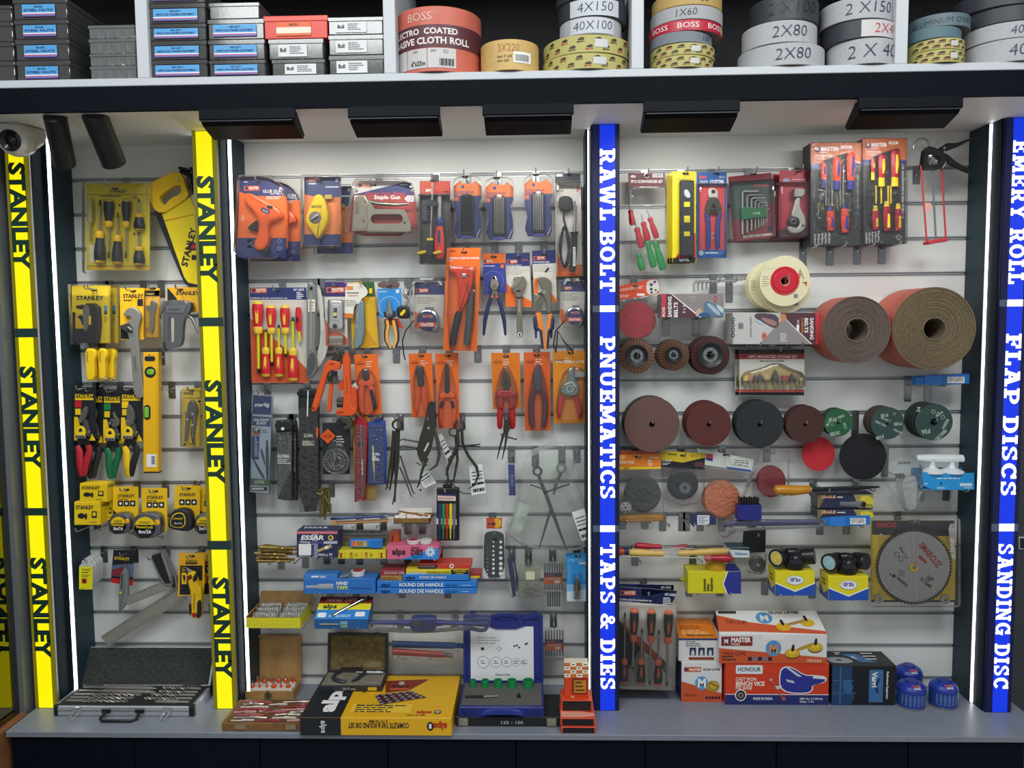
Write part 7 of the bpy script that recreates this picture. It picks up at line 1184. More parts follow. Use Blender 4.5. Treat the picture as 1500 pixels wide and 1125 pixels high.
# two boxed screwdriver sets standing on pairs of hooks
def sbox(x0,y0,x1,y1,Y,kind,label,D=.07):
    f=W(Y,1150,180,5.114);t=T('screwdriver_box',label,'screwdriver set',f.pt(x0,y1));G=mat('34373a',.4);k,top,l,r=bx(t,f,x0,y0,x1,y1,D,G);w_,h=x1-x0,y1-y0;X=lambda u:x0+w_*u;Z_=lambda v:y0+h*v
    k.flat(f,rc(X(0),Z_(0),X(1),Z_(.2)),mat('c8682c',.42),.0014);k.flat(f,rc(X(.88),Z_(.2),X(1),Z_(.24)),mat('2b3670',.42),.0014);k.flat(f,rc(X(0),Z_(.2),X(.2),Z_(.25)),mat('2b3670',.42),.0014)
    k.disc(f,X(.13),Z_(.065),22,MB,.0018);k.disc(f,X(.13),Z_(.06),13,mat('e0b090',.4),.002);k.text(f,'MASTER',X(.2),Z_(.078),28,WHT,.002,fit=w_*.36,bold=.04);k.text(f,'TOOLS',X(.2),Z_(.1),9,WHT,.002,fit=w_*.14);k.flat(f,rr(X(.6),Z_(.028),X(.82),Z_(.055),8),WHT,.0018);k.lines(f,X(.63),Z_(.036),X(.8),1,5,8,mat('c8682c',.4),.002);k.text(f,'NUT DRIVER SET' if kind=='n' else 'SCREWDRIVER SET',X(.08),Z_(.135),13,WHT,.002,fit=w_*.34);k.text(f,'7 - PIECES' if kind=='n' else '7 - PIECES',X(.08),Z_(.162),12,WHT,.002,fit=w_*.2)
    w2=t('window');w2.flat(f,ch([(X(.2),Z_(.2)),(X(.3),Z_(.16)),(X(.82),Z_(.085)),(X(.86),Z_(.12)),(X(.86),Z_(.42)),(X(.86),Z_(.92)),(X(.3),Z_(.88)),(X(.08),Z_(.8)),(X(.06),Z_(.5))],1),mat('191b1c',.5),.0016)
    a,b,c3=(mat('dd4a28',.38),mat('2d347c',.4),mat('2d347c',.4))if kind=='n' else(mat('b02030',.38),mat('eccb2a',.4),mat('eccb2a',.4))
    for i,(u,v0,v1,rr_)in enumerate(((.24,.2,.44,.055),(.5,.15,.46,.085),(.78,.1,.46,.085))if kind=='n' else((.22,.2,.4,.05),(.42,.16,.46,.09),(.72,.12,.46,.1))):
        h_=t('handle');R_=rr_*w_;h_.limb(f,[(X(u),Z_(v0),R_*.7),(X(u),Z_(v0+.03),R_),(X(u),Z_(v0*.5+v1*.5),R_*.95),(X(u-.005),Z_(v1-.07),R_*.75)],.008,a,.5);h_.limb(f,[(X(u-.005),Z_(v1-.09),R_*.78),(X(u-.005),Z_(v1),R_*.8)],.008,c3,.5);h_.limb(f,[(X(u)+R_*.3,Z_(v0+.04),R_*.3),(X(u)+R_*.3,Z_(v0*.6+v1*.4),R_*.42),(X(u)+R_*.2,Z_(v1-.12),R_*.2)],.008+R_*f.m*.42,b,.3)
    for i,(u,v0,v1,rr_)in enumerate(((.38,.62,.86,.08),(.66,.6,.88,.08))if kind=='n' else((.28,.64,.87,.08),(.54,.6,.88,.09),(.8,.62,.88,.08))):
        h_=t('handle');R_=rr_*w_;h_.limb(f,[(X(u),Z_(v0),R_*.5),(X(u),Z_(v0+.06),R_*.8)],.006,c3,.5);h_.limb(f,[(X(u),Z_(v0+.05),R_*.85),(X(u),Z_(v0+.14),R_),(X(u+.01),Z_(v1),R_*.85)],.006,a,.5);h_.limb(f,[(X(u)+R_*.3,Z_(v0+.12),R_*.3),(X(u)+R_*.35,Z_(v1-.03),R_*.4)],.006+R_*f.m*.42,b,.3)
    s=t('shafts');
    for u in(.3,.42,.58,.64):s.limb(f,[(X(u),Z_(.22 if kind=='n' else .45),6),(X(u),Z_(.62),6)],.004,CHROME if kind=='n' else b,n=6)
    rn=random.Random(int(x0))
    if kind=='n':
        for i in range(26):u=rn.uniform(.1,.84);v=rn.uniform(.46,.62);s.limb(f,[(X(u),Z_(v),3),(X(u+.01),Z_(v+.12),3)],.003,mat('a8a482',.3,.7),n=4)
    for i in range(5):k.lines(f,X(.07+i*.07),Z_(.9-i*.005),X(.12+i*.07),7,12,6,WHT,.0019)
    if kind!='n':k.text(f,'7 - PIECE VDE SCREWDRIVER SET',X(.95),Z_(.76),16,mat('c8cace',.4),.002,90,fit=h*.52,bold=.02);k.ring(f,X(.83),Z_(.94),17,21,WHT,.002,4)
    else:k.text(f,'7 - PIECE NUT DRIVER',X(.95),Z_(.7),13,mat('8a8c8e',.4),.002,90,fit=h*.4)
    t('shrink_wrap').prism(f,rc(x0-2,y0-2,x1+2,y1+2),.0005,.012,clear('ffffff',.95,.08,.9,40),r=.004,back=False);return t
sbox(190,150,568,915,-.1,'n','boxed orange and navy nut driver set, left of the two screwdriver boxes');sbox(578,118,905,905,-.1,'v','boxed red and yellow screwdriver set, nearest the caulking gun')
f=W(-.1,1150,180,5.114)
for x,y,s in((215,925,'left hook under the nut driver box'),(425,920,'right hook under the nut driver box'),(640,912,'left hook under the red and yellow screwdriver box'),(830,908,'right hook under the red and yellow screwdriver box')):p=f.pt(x,y);hook(V((p.x,0,p.z-.003)),'',.135,s,tip=.012,pd=.05)
# caulking gun
f=W(-.11,1150,180,5.114);t=T('caulking_gun','black caulking gun with red cradle rods hanging top right','caulking gun',f.pt(1090,130));hook(f.at(-.05).pt(1040,350),'caulking gun',.13);CK=mat('1b1c1e',.4)
k=t('rod');k.tube([f.pt(962,190),f.pt(962,175),f.pt(975,145),f.pt(1000,122),f.pt(1035,115),f.pt(1065,130),f.pt(1080,165),f.pt(1085,200),f.pt(1095,300),f.pt(1110,500),f.pt(1130,870)],.0028,mat('8f9a96',.3,.8),8)
k=t('frame');k.prism(f,holed(ch([(1040,180),(1110,190),(1140,215),(1185,235),(1195,270),(1170,330),(1130,355),(1080,350),(1018,355),(1022,300)],1),ch([(1055,225),(1120,240),(1155,275),(1140,310),(1100,320),(1048,320)],1)),-.014,.014,CK);t('trigger').limb(f,[(1130,225,26),(1200,265,30),(1280,320,22),(1370,362,17),(1385,375,10)],0,CK,.7);k=t('lever');k.limb(f,[(1150,215,22),(1215,180,28),(1290,165,16),(1370,130,8),(1436,112,4)],0,CK,.6)
for x,y in((1180,225),(1175,195)):k.disc(f,x,y,9,STEEL,.015)
s=t('spring');s.tube([f.pt(1088+20*math.cos(i*.8),235+i*1.5,20*f.m*math.sin(i*.8))for i in range(54)],.0013,CHROME,5)
cr=t('cradle');CRD=mat('c0353c',.4)
for a,b in(((1018,320),(1062,900)),((1172,320),(1205,880))):cr.tube([f.pt(*a),f.pt(*b)],.0028,CRD,8)
cr.prism(f,ch([(1060,885),(1130,868),(1210,865),(1215,890),(1140,898),(1065,915)],1),-.025,.012,CRD,r=.002);t('price_tag').prism(f,rc(1042,600,1088,655),.004,.005,mat('d8a090',.5));t('release').limb(f,[(1095,185,6),(1155,145,5)],.004,mat('a8b4a0',.35,.5));t('puncture_wire').tube([f.pt(1160,345,.01),f.pt(1175,330,.012),f.pt(1190,300,.012),f.pt(1180,295,.012)],.0015,CHROME)
# second row: red discs bag, sanding belts, hex keys, tape reel, belts carton
f=W(-.06,900,370,5)
t,c=card('sanding_disc_pack','bag of red sanding discs with an orange and white header card','sanding discs',f,[(-40,262),(240,200),(310,195),(332,230),(325,295),(240,318),(-40,362)],mat('e0502c',.42),(158,245),'bag of red sanding discs',L=.095)
c.flat(f,ch([(240,205),(310,197),(330,235),(322,292),(245,312),(230,260)],1),mat('d8d6d2',.42));c.text(f,'ABRASIVE DISC SET',0,290,18,mat('f4c8b4',.4),.001,8,fit=215,bold=.03);c.lines(f,40,310,110,2,12,5,WHT);c.rect(f,165,300,220,316,WHT)
for x,y,r in((270,235,12),(295,215,10),(270,268,11),(272,292,9),(302,275,8)):c.disc(f,x,y,r,mat('5a3a38',.5))
RDm=mat('b8242e',.75,0,.15,200);
for i in range(6):t('disc').lathe(f,168-i*2,498-i,[(0,.001+i*.0015),(134-i*.5,.001+i*.0015),(134-i*.5,.0022+i*.0015),(0,.0022+i*.0015)],RDm,40)
bag(t,f,[(-40,360),(322,300),(332,655),(40,640),(-40,630)],BAG,0,.02)
f=W(-.12,900,370,5);SBm=mat('8f8684',.42)
t=T('sanding_belt_carton','small grey and maroon sanding belts carton on two hooks','carton',f.pt(345,478));k,top,l,r=bx(t,f,345,302,802,476,.09,SBm);MN=mat('5a3440',.42);k.flat(f,[(378,303),(412,303),(625,476),(378,476)],MN,.0014);k.flat(f,[(412,303),(420,303),(640,476),(625,476)],WHT,.0016);k.rect(f,346,303,376,476,mat('c83a48',.42),.0014);k.text(f,'BOSS',368,470,18,WHT,.002,90,fit=70);k.text(f,'SANDING',418,472,26,WHT,.002,90,fit=150,bold=.03);k.text(f,'BELTS',462,475,26,WHT,.002,90,fit=112,bold=.03);k.text(f,'3 x 21',518,445,18,WHT,.002,90,fit=70);k.lines(f,500,380,500.1,1,1,1,WHT,.002)
k.flat(f,ch([(655,360),(700,355),(790,430),(795,470),(740,470),(660,440)],1),mat('5a7a9a',.42),.0018);k.flat(f,ch([(670,375),(700,370),(775,440),(770,465),(730,440)],1),mat('aeb8c0',.42),.002);k.flat(f,ch([(615,445),(680,435),(710,475),(620,475)],1),mat('2a5a8c',.42),.002);k.flat(f,ch([(740,375),(800,405),(800,450),(760,420)],1),mat('b8d0d0',.42),.0019);k.flat(f,ch([(590,440),(620,400),(650,440),(600,475)],1),mat('d0a898',.42),.0017);k.ring(f,737,340,8,11,RED,.002,16,2);k.lines(f,548,320,605,6,8,3,mat('c8c4c4',.4),.0016)
t=T('sanding_belt_carton','larger white and maroon sanding belts carton in front of the tape reel','carton',f.pt(865,660));WC=mat('c6c4c0',.42);g=W(-.13,900,370,5);k,top,l,r=bx(t,g,868,440,1500,672,.1,WC)
k.flat(g,[(1290,441),(1230,441),(1262,520),(1500,690),(1498,441)],MN,.0014)if False else k.flat(g,[(1205,441),(1498,441),(1498,670),(1440,670)],MN,.0014);k.flat(g,[(1060,671),(1240,480),(1440,671)],mat('8f8a88',.42),.0013);k.flat(g,[(1203,441),(1209,441),(1447,671),(1437,671)],WHT,.0016);k.rect(g,1472,441,1499,671,mat('c83a48',.42),.0018)
k.text(g,'SANDING',1432,478,24,WHT,.002,-90,fit=158,bold=.03);k.text(g,'BELTS',1392,478,24,WHT,.002,-90,fit=110,bold=.03);k.text(g,'ALUMINIUM',1368,475,14,mat('e08a2c',.42),.002,-90,fit=112);k.rect(g,1333,528,1352,575,WHT,.002);k.text(g,'GRIT',1338,492,12,WHT,.002,-90,fit=34)
k.flat(g,ch([(1025,446),(1110,442),(1200,460),(1205,540),(1170,555),(1090,510),(1030,480)],1),mat('5a4850',.42),.0018);k.flat(g,ch([(1060,470),(1190,500),(1185,545),(1100,510)],1),mat('a87a78',.42),.002);k.flat(g,ch([(1210,450),(1255,448),(1260,490),(1225,520)],1),mat('c88a58',.42),.0018);k.flat(g,ch([(1025,480),(1090,510),(1085,530),(1030,500)],1),mat('b8ccd8',.42),.0019)
k.bars(g,905,508,946,565,DK,None,.0014);k.lines(g,992,470,1008,9,17,8,mat('6a6866',.4),.0014);k.flat(g,ci(1097,610,17,20,28),RED,.0016);k.flat(g,ci(1097,610,12,20,21),WHT,.0018);k.flat(g,ci(1097,610,10,20,18),RED,.0019);k.lines(g,1215,590,1275,6,11,4,WHT,.0016)
for i in range(4):k.ring(g,868,490+i*38,8,13,DK,.0014,14,1.3)
f=W(-.11,900,370,5)
for x,y,s in((420,478,'left hook under the small sanding belts carton'),(650,478,'right hook under the small sanding belts carton'),(1055,674,'left hook under the larger sanding belts carton'),(1360,674,'right hook under the larger sanding belts carton')):p=f.pt(x,y);hook(V((p.x,0,p.z-.003)),'',.14,s,tip=.012,pd=.055)
f=W(-.07,900,370,5)
for i,s in enumerate(('front chrome L-shaped hex key resting on the hooks','second chrome L-shaped hex key on the hooks','third chrome L-shaped hex key on the hooks','rearmost chrome L-shaped hex key on the hooks')):
    g=f.at(-.085+.018*i);t=T('hex_key',s,'hex key',g.pt(600+i*20,215));t('key').tube([g.pt(582+i*30,290-i*8),g.pt(582+i*30,232),g.pt(590+i*30,218),g.pt(606+i*30,212),g.pt(900+i*35,205-i*6)],.0034,CHROME,6)
for x,s in((760,'left hook carrying the loose hex keys'),(880,'right hook carrying the loose hex keys')):p=f.pt(x,214);hook(V((p.x,0,p.z-.002)),'',.095,s,pd=.06)
# tape reel stack
f=W(-.15,900,370,5);CRM=mat('e4dcb4',.5);t=T('tape_reel','front cream cardboard reel with a red hub','reel',f.pt(1250,210));hook(f.pt(1255,195),'three cream reels',.18)
k=t('flange');k.lathe(f,1248,208,[(30,-.002),(180,-.002),(180,.001),(30,.001)],CRM,48);k.lathe(f,1240,212,[(30,-.03),(178,-.03),(178,-.028),(30,-.028)],CRM,48);t('tape').lathe(f,1244,210,[(120,-.028),(120,-.002)],mat('a89c5a',.5),40)
h=t('hub');h.lathe(f,1248,208,[(34,-.03),(34,.004),(78,.004),(86,.002),(100,.003),(104,.001)],mat('d01f34',.35),40);h.lathe(f,1248,208,[(0,-.03),(34,-.03)],mat('3a1414',.6));h.ring(f,1248,208,84,88,mat('a8182a',.35),.0036);l=t('print');l.text(f,'MADE IN',1350,130,14,mat('8a5a4c',.5),.0014,-65,fit=70);l.flat(f,[(1372,215),(1412,215),(1405,250),(1395,230)],mat('b04a3c',.5),.0014);l.flat(f,ci(1352,168,12,12,22),mat('c07a70',.5),.0014);l.bars(f,1310,300,1345,335,mat('5a6a6a',.5),mat('b8c0b8',.5),.0014);l.lines(f,1085,175,1135,5,17,4,mat('6a6a5a',.5),.0014);l.rect(f,1090,118,1330,120,mat('a8b89a',.5),.0014)
t2=t.dup((.012,.034,-.021),'second cream reel, shifted right behind the front one');t3=t.dup((-.016,.07,-.008),'rearmost cream reel, shifted left, reddish tape showing')
# emery rolls
def roll(f,x,y,r,ri,D,face,face2,side,label,hd):
    t=T('emery_roll',label,'emery roll',f.pt(x,y+r));k=t('roll');m=mat(face,.75,0,0,420,.6,h2=face2);rn=random.Random(int(x));n=26;pr=[(ri,-D)];pr=[(ri,-D),(ri,0)]
    for i in range(n):a=ri+(r-ri)*i/n;b=ri+(r-ri)*(i+.8)/n;h=rn.uniform(-.0015,.0012);pr+=[(a+1,h),(b,h),(b+.5,h-.002)]
    pr+=[(r,-.001),(r,-.004,side),(r,-D,side),(ri,-D)];k.lathe(f,x,y,pr,m,56)
    e=t('end_flap');e.prism(f,[(x+r*math.cos(R(a))*1.012,y+r*math.sin(R(a))*1.012)for a in range(-60,40,6)]+[(x+r*math.cos(R(a))*.995,y+r*math.sin(R(a))*.995)for a in range(36,-64,-6)],-D+.004,.001,m)
    c=t('core');c.lathe(f,x,y,[(ri*1.04,-D),(ri*1.04,.002),(ri*.93,.002),(ri*.93,-D)],mat('7a6a58',.7,0,.3,80),36);q=f.pt(x,y-ri*.88);q.z-=.001;hook(V((q.x,0,q.z)),hd,-f.Y+.012,tip=.01,pd=.06);return t,k
f=W(-.175,1160,390,4.5);SDm=mat('c9604a',.5,0,.15,20)
t,k=roll(f,428,420,218,78,.13,'84716a','5e4e49',SDm,'smaller brownish emery roll with an orange-red wrapper','smaller emery roll')
t,k=roll(W(-.18,1160,390,4.5),938,412,268,74,.17,'8f7d5e','5a4c38',SDm,'big speckled tan emery roll nearest the right LED strip','big emery roll')
# flap discs
def flap(f,x,y,r,rh,dk,lt_,label,hd,D=.016,n=60):
    t=T('flap_disc',label,'flap disc',f.pt(x,y+r));hook(f.pt(x,y-6),hd,-f.Y+.03)
    b=t('backing');b.lathe(f,x,y,[(16,-D),(r*.96,-D),(r*.98,-D*.6),(rh,-D*.3)],mat('2a2622',.6),48);k=t('flaps')
    for i in range(n):
        a0=6.2832*i/n;a1=a0+6.2832/n*1.25;P2=lambda q,a,d:f.pt(x+q*math.cos(a),y+q*math.sin(a),d)
        k.add([P2(rh,a0,.0),P2(r,a0,-.004),P2(r,a1,-.0015),P2(rh,a1,.003)],[(3,2,1,0)],lt_ if i%2 else dk);k.add([P2(r,a0,-.004),P2(r,a0,-D),P2(r,a1,-D),P2(r,a1,-.0015)],[(3,2,1,0)],dk);k.add([P2(rh,a0,0),P2(rh,a0,-.006),P2(rh,a1,-.006),P2(rh,a1,.003)],[(0,1,2,3)],dk)
    h=t('hub');h.lathe(f,x,y,[(rh*1.02,.001),(rh*.96,.003),(rh*.7,-.003),(rh*.62,-.004),(rh*.6,-.004)],mat('23282c',.35),36);h.lathe(f,x,y,[(rh*.62,-.0042),(rh*.56,-.001),(rh*.34,-.001),(rh*.3,-.004),(rh*.3,-D)],mat('8e9292',.35,.7),30)
    for i in range(6):h.disc(f,x+rh*.46*math.cos(i*1.05),y+rh*.46*math.sin(i*1.05),4,GUN,-.0005,8)
    return t
f=W(-.075,900,370,5);F1,F2=mat('5a3c30',.8),mat('7c5a48',.8)
flap(f.at(-.08),165,758,130,82,F1,F2,'copper-brown flap disc nearest the middle blue sign','leftmost flap disc');t=flap(f.at(-.09),435,750,115,58,mat('4a3026',.8),mat('6e5038',.8),'front brown flap disc, middle of the row of three hooks','middle flap discs');t.dup((-.006,.022,0),'brown flap disc behind the front one on the middle hook');t=flap(f.at(-.095),705,752,142,92,mat('3a2220',.8),mat('53302c',.8),'largest dark maroon flap disc, right of the other flap discs','dark maroon flap disc',n=70);t.dup((-.007,.025,0),'dark maroon flap disc tucked behind the largest one')
# mounted stone set
f=W(-.065,900,370,5);t,c=card('mounted_stone_set','mounted stone set card with ten small grinding stones','grinding set',f,rr(915,705,1392,1048,8),mat('c9c6be',.45),(1200,720),'mounted stone set',L=.095)
c.rect(f,916,707,1391,740,BLK);c.rect(f,916,740,1391,780,mat('9a2836',.42));c.text(f,'10PC MOUNTED STONE SET',975,772,20,mat('e8c8c8',.42),fit=365,bold=.03);c.text(f,'3mm & 6mm SHANK',1062,800,12,DK,fit=185,bold=.02);c.rect(f,917,1004,1390,1012,RED);c.rect(f,917,1012,1390,1022,mat('d8683c',.42));c.rect(f,917,1022,1390,1046,BLK);c.flat(f,ch([(925,900),(960,870),(1080,850),(1150,815),(1200,815),(1280,855),(1370,880),(1385,920),(1380,1000),(925,1000)],1),mat('b8a468',.5))
for i,(x,w_,h,cc,sh)in enumerate(((957,22,40,'d8c86a',0),(992,16,36,'d08a80',0),(1025,18,46,'5a5a54',1),(1058,20,56,'5e5e58',1),(1108,32,48,'d8c890',2),(1170,28,84,'5e605a',1),(1203,8,30,'a8a08c',0),(1238,30,34,'b8584c',0),(1292,22,56,'4a4c48',1),(1330,16,46,'7a7c70',1),(1358,14,24,'c8b870',0))):
    s=t('stone');pr={0:[(0,0),(1,0),(1,1),(0,1)],1:[(0,0),(.9,0),(1,.15),(.5,.75),(0,1)],2:[(0,0),(.8,.1),(1,.4),(.9,.8),(.4,1),(0,1)]}[sh];s.rev(f.pt(x,936,.01),(0,0,1),[(p[0]*w_*f.m,p[1]*h*f.m)for p in pr],mat(cc,.7),14);s.limb(f,[(x,936,6),(x,1000,6)],.01,STEEL,n=8)
c.rect(f,940,934,1372,940,mat('8f8658',.5),.004);bag(t,f,ch([(925,880),(1080,840),(1150,808),(1210,808),(1280,845),(1385,880),(1388,1010),(922,1010)],1),PLS,.0005,.026,'blister',.008);t.dup((-.006,.032,-.002),'second mounted stone set card behind the first')
# blue drill sleeve packs
def sleeve(f,x0,y0,x1,y1,label,hk):
    t=T('drill_sleeve_pack',label,'pack',f.pt(x0,y1));BS=mat('1f72c4',.35);k=t('case');h=y1-y0;w_=x1-x0;k.prism(f,ch([(x0,y0+h*.25),(x0+w_*.4,y0+h*.1),(x1,y0),(x1,y1-h*.15),(x0+w_*.5,y1),(x0,y1-h*.05)],0),-.03,0,BS,r=.002);k.prism(f,rc(x0+w_*.15,y0+h*.12,x0+w_*.46,y1-h*.04),0,.002,mat('2a80d2',.35));l=t('label_sticker');l.prism(f,rc(x0+w_*.58,y0+h*.24,x1-w_*.1,y1-h*.2),.0006,.001,WHT)
    for i,s in enumerate(('TRUCK DISC','DRILL SLEEVE','NO. 12 (MTT 2)')):l.text(f,s,x0+w_*.6,y0+h*(.38+.15*i),h*.1,DK,.0016,fit=w_*.27,bold=.02)
    for x,y,s in hk:p=f.pt(x,y);hook(V((p.x,0,p.z-.003)),'',-f.Y+.015,s,tip=.01,pd=.055)
sleeve(W(-.1,1160,390,4.5),820,710,1172,785,'blue drill sleeve pack below the big emery roll',((862,788,'left hook under the upper blue drill sleeve pack'),(1000,786,'right hook under the upper blue drill sleeve pack')))
sleeve(W(-.12,1150,570,5),272,925,625,1005,'blue drill sleeve pack below the jigsaw cartons',((355,1006,'left hook under the lower blue drill sleeve pack'),(560,1004,'right hook under the lower blue drill sleeve pack')))
# row of sanding disc stacks
def discs(f,x,y,r,n,m,m2,label,hd,dp=.004,txt=None,hole=.1,front=None,n_=8):
    NM=['front ','second ','third ','fourth ','fifth ','sixth ','seventh ','rearmost ']
    for i in range(n_):
        t=T('sanding_disc',NM[i]+label,'sanding disc',f.pt(x,y+r,-dp*i));c=t('disc');mm=(front or m)if i==0 else(m2 if i%2 else m);rr_=r*(1-.006*((i*7)%3));q=(x+(i*5%3-1)*(2 if i else 0),y);h=-dp*i
        c.lathe(f,*q,[(r*hole,h-.0016),(rr_,h-.0016),(rr_,h+.0004),(r*hole,h+.0004),(r*hole,h-.0016)],mm,44)
        if i==0 and txt:txt(c,f)
    hook(f.pt(x,y-r*.03),hd,-f.Y+.02,tip=.012)
BRN,MRN,BK2,DBR,GN,TL=mat('6a4a44',.55,0,.1,300),mat('5a2622',.65,0,.12,300),mat('24272b',.75,0,.15,300),mat('4a2a26',.75,0,.35,240,.4),mat('1f5a36',.6),mat('2c4642',.6)
def prints(words,ar):
    def go(c,g):
        for(s,x,y,h,rt,ft)in words:c.text(g,s,x,y,h,mat('a9b8ac',.5),.001,rt,fit=ft,bold=.03)
        for(x,y,r)in ar:c.ring(g,x,y,r*.75,r,mat('a9b8ac',.5),.001,16)
    return go
f=W(-.1,900,570,5)
discs(f,275,258,202,4,BRN,mat('1f4a3c',.6),'big brown sanding disc nearest the middle blue sign','big brown sanding discs',.0095);discs(f,692,258,162,4,MRN,MRN,'maroon sanding disc right of the big brown one','maroon sanding discs',.012);discs(f,1065,258,172,5,BK2,BK2,'charcoal sanding disc right of the maroon one','charcoal sanding discs',.0085)
f=W(-.1,1150,570,5)
discs(f,148,258,138,4,DBR,DBR,'coarse dark brown sanding disc right of the charcoal one','coarse dark brown sanding discs',.006);discs(f,390,245,102,5,GN,mat('3a3230',.7),'small green printed sanding disc','small green sanding discs',.006,prints([('P120',375,205,26,188,60),('FIBRE DISC',330,345,24,12,75),('FIBRE',430,185,16,200,50),('120',455,290,18,110,50),('BOSS',312,275,18,60,60)],[(330,225,12),(362,228,12),(345,260,10)]))
discs(f,750,250,118,5,TL,mat('5a3a2c',.7),'dark teal P100 printed sanding disc','dark teal sanding discs',.009,prints([('P100',752,175,24,190,55),('P100',855,240,24,185,60),('P100',718,330,24,200,60),('FIBRE DISC',655,240,14,-25,90),('ABRASIVE',790,300,14,-25,70),('BOSS',700,215,13,-20,60)],[(800,180,10)]))
discs(f.at(-.12),1090,242,134,5,TL,mat('2c2a2a',.7),'slate green P36 printed sanding disc nearest the right LED strip','slate green sanding discs',.011,prints([('P36',1060,290,30,190,65),('FIBRE DISC',1170,290,24,225,110),('RESIN',1185,215,20,240,80),('24',985,170,24,80,40),('BOSS',1150,160,14,215,60)],[(1085,165,15),(1120,182,15),(1155,205,15)]),hole=.19)
for x,y,rx,ry,m,lab,Y in((1199,665,24,25,mat('c22430',.7),'loose red sanding disc standing below the coarse dark brown stack',-.05),(1264,669,34.5,34,mat('14151a',.8),'loose black sanding disc standing below the teal stack',-.07)):
    g=W(Y);t=T('sanding_disc',lab,'sanding disc',g.pt(x,y+ry));k=t('disc');k.prism(g,ci(x,y,rx,48,ry),-.002,0,m);hook(W(Y+.004).pt(x,y-ry*.6),lab.replace('sanding disc standing below the','disc below the'),-Y-.003,tip=0)
# bagged pads
f=W(-.06,900,570,5)
t,c=card('rubber_pad','grey rubber backing pad in a bag with an orange header card','sanding pad',f,[(-20,480),(340,472),(342,584),(-20,596)],mat('ee8422',.42),(170,495),'bagged grey rubber pad',L=.09);c.rect(f,-20,570,342,585,mat('f2d42a',.42));c.text(f,'RUBBER PAD',0,545,20,mat('fbe4c0',.42),fit=148,bold=.03);c.rect(f,252,498,320,504,WHT);c.lines(f,248,518,282,4,12,6,WHT);c.flat(f,ch([(38,490),(80,480),(80,510),(50,520)],1),mat('f4c070',.42));c.prism(f,[(50,452),(290,455),(292,475),(50,478)],-.004,-.003,mat('c8542c',.45));c.text(f,'4.9"',68,586,14,DK,.0012,fit=40)
GP=mat('4e5552',.55);t('pad').lathe(f,205,768,[(0,.003),(24,.003),(26,.009),(40,.009),(46,.004),(125,.005),(136,.002),(136,-.004)],GP,44);n_=t('flange_nut');n_.lathe(f,80,862,[(10,-.002),(10,.01),(42,.01),(44,.006)],mat('d8dcd6',.35,.4),24)
for i in range(6):n_.disc(f,80+28*math.cos(i*1.05),862+28*math.sin(i*1.05),5,DK,.0106,8)
bag(t,f,[(-10,590),(340,580),(362,910),(180,920),(-10,925)],BAG,-.006,.016)
t,c=card('rubber_pad','small dark backing pad in a bag with a yellow and black header card','sanding pad',f.at(-.045),[(340,448),(665,470),(660,590),(345,570)],DK,(505,485),'small dark backing pad',L=.085);g=f.at(-.045);c.flat(g,[(340,449),(665,471),(665,500),(500,538),(342,515)],mat('e2c428',.42));c.text(g,'Gamex',385,480,18,DK,.001,-4,fit=70,bold=.02);c.ring(g,362,465,8,12,DK)
for i in range(3):c.ring(g,570+i*34,485,11,14,DK,n=4);c.rect(g,590+i*22,535,606+i*22,568,mat('7a3a40',.5))
c.text(g,'RUBBER',350,530,12,WHT,fit=70);c.lines(g,350,540,410,2,10,5,WHT);t('pad').lathe(g,500,700,[(12,.0),(12,.012),(42,.012),(44,.006),(100,.005),(112,.001),(112,-.004)],mat('2c3034',.5),40);t('boss').lathe(g,512,718,[(12,.0125),(42,.0125),(42,.0126)],mat('7c868a',.4,.4),26);bag(t,g,[(350,570),(660,590),(650,820),(500,850),(370,800)],BAG,-.005,.018)
t,c=card('sponge_pad','orange foam polishing sponge in a bag with a white and blue header card','sponge',f.at(-.05),[(605,432),(1022,515),(1005,606),(660,555),(668,470),(610,462)],mat('c9d0c8',.45),(815,480),'orange polishing sponge',L=.105);g=f.at(-.05);c.flat(g,[(820,568),(1000,592),(1003,606),(822,580)],mat('274a9c',.42));c.rect(g,670,475,722,505,mat('b83a3c',.42));c.flat(g,[(670,505),(722,505),(718,528),(670,520)],mat('2a3a80',.42));c.flat(g,[(862,500),(995,525),(990,570),(862,545)],mat('dfe3dc',.45));
for i,s in enumerate(('Polishing Foam Pad','2,500-4,000 RPM','5" (180 mm)')):c.text(g,s,872,520+i*17,11,DK,.0012,-8,fit=110)
t('sponge').lathe(g,775,800,[(0,.03),(120,.03),(132,.026),(137,.018),(137,-.002),(0,-.002)],mat('f09468',.85,0,.1,300,.25),44);bag(t,g,[(640,560),(1005,606),(905,860),(890,930),(790,950),(640,890)],BAG,-.006,.036)
t=T('sanding_pad','dark red sanding pad in a clear bag above the yellow-handled rasp','sanding pad',f.pt(1140,700));g=f.at(-.05);hook(g.pt(1150,470),'bagged dark red sanding pad',.085);t('pad').prism(g,ci(1142,672,106,44,116),0,.012,mat('9a2232',.7),r=.002);bag(t,g,[(1060,440),(1270,450),(1272,740),(1240,780),(1030,780),(1045,560)],BAG,-.003,.018)
t=T('punch_block','blue block holding a row of number punches','punch set',f.pt(985,960));g=W(-.15,900,570,5);k,*_=bx(t,g,905,850,1078,960,.035,mat('20287c',.4),'block')
for i in range(8):t('punch').box(g.pt(918+i*19,850).x,g.pt(933+i*19,850).x,-.142,-.128,g.pt(918,850).z,g.pt(918,796+i%2*6).z,mat('2c2c2e',.4,.5),.001)
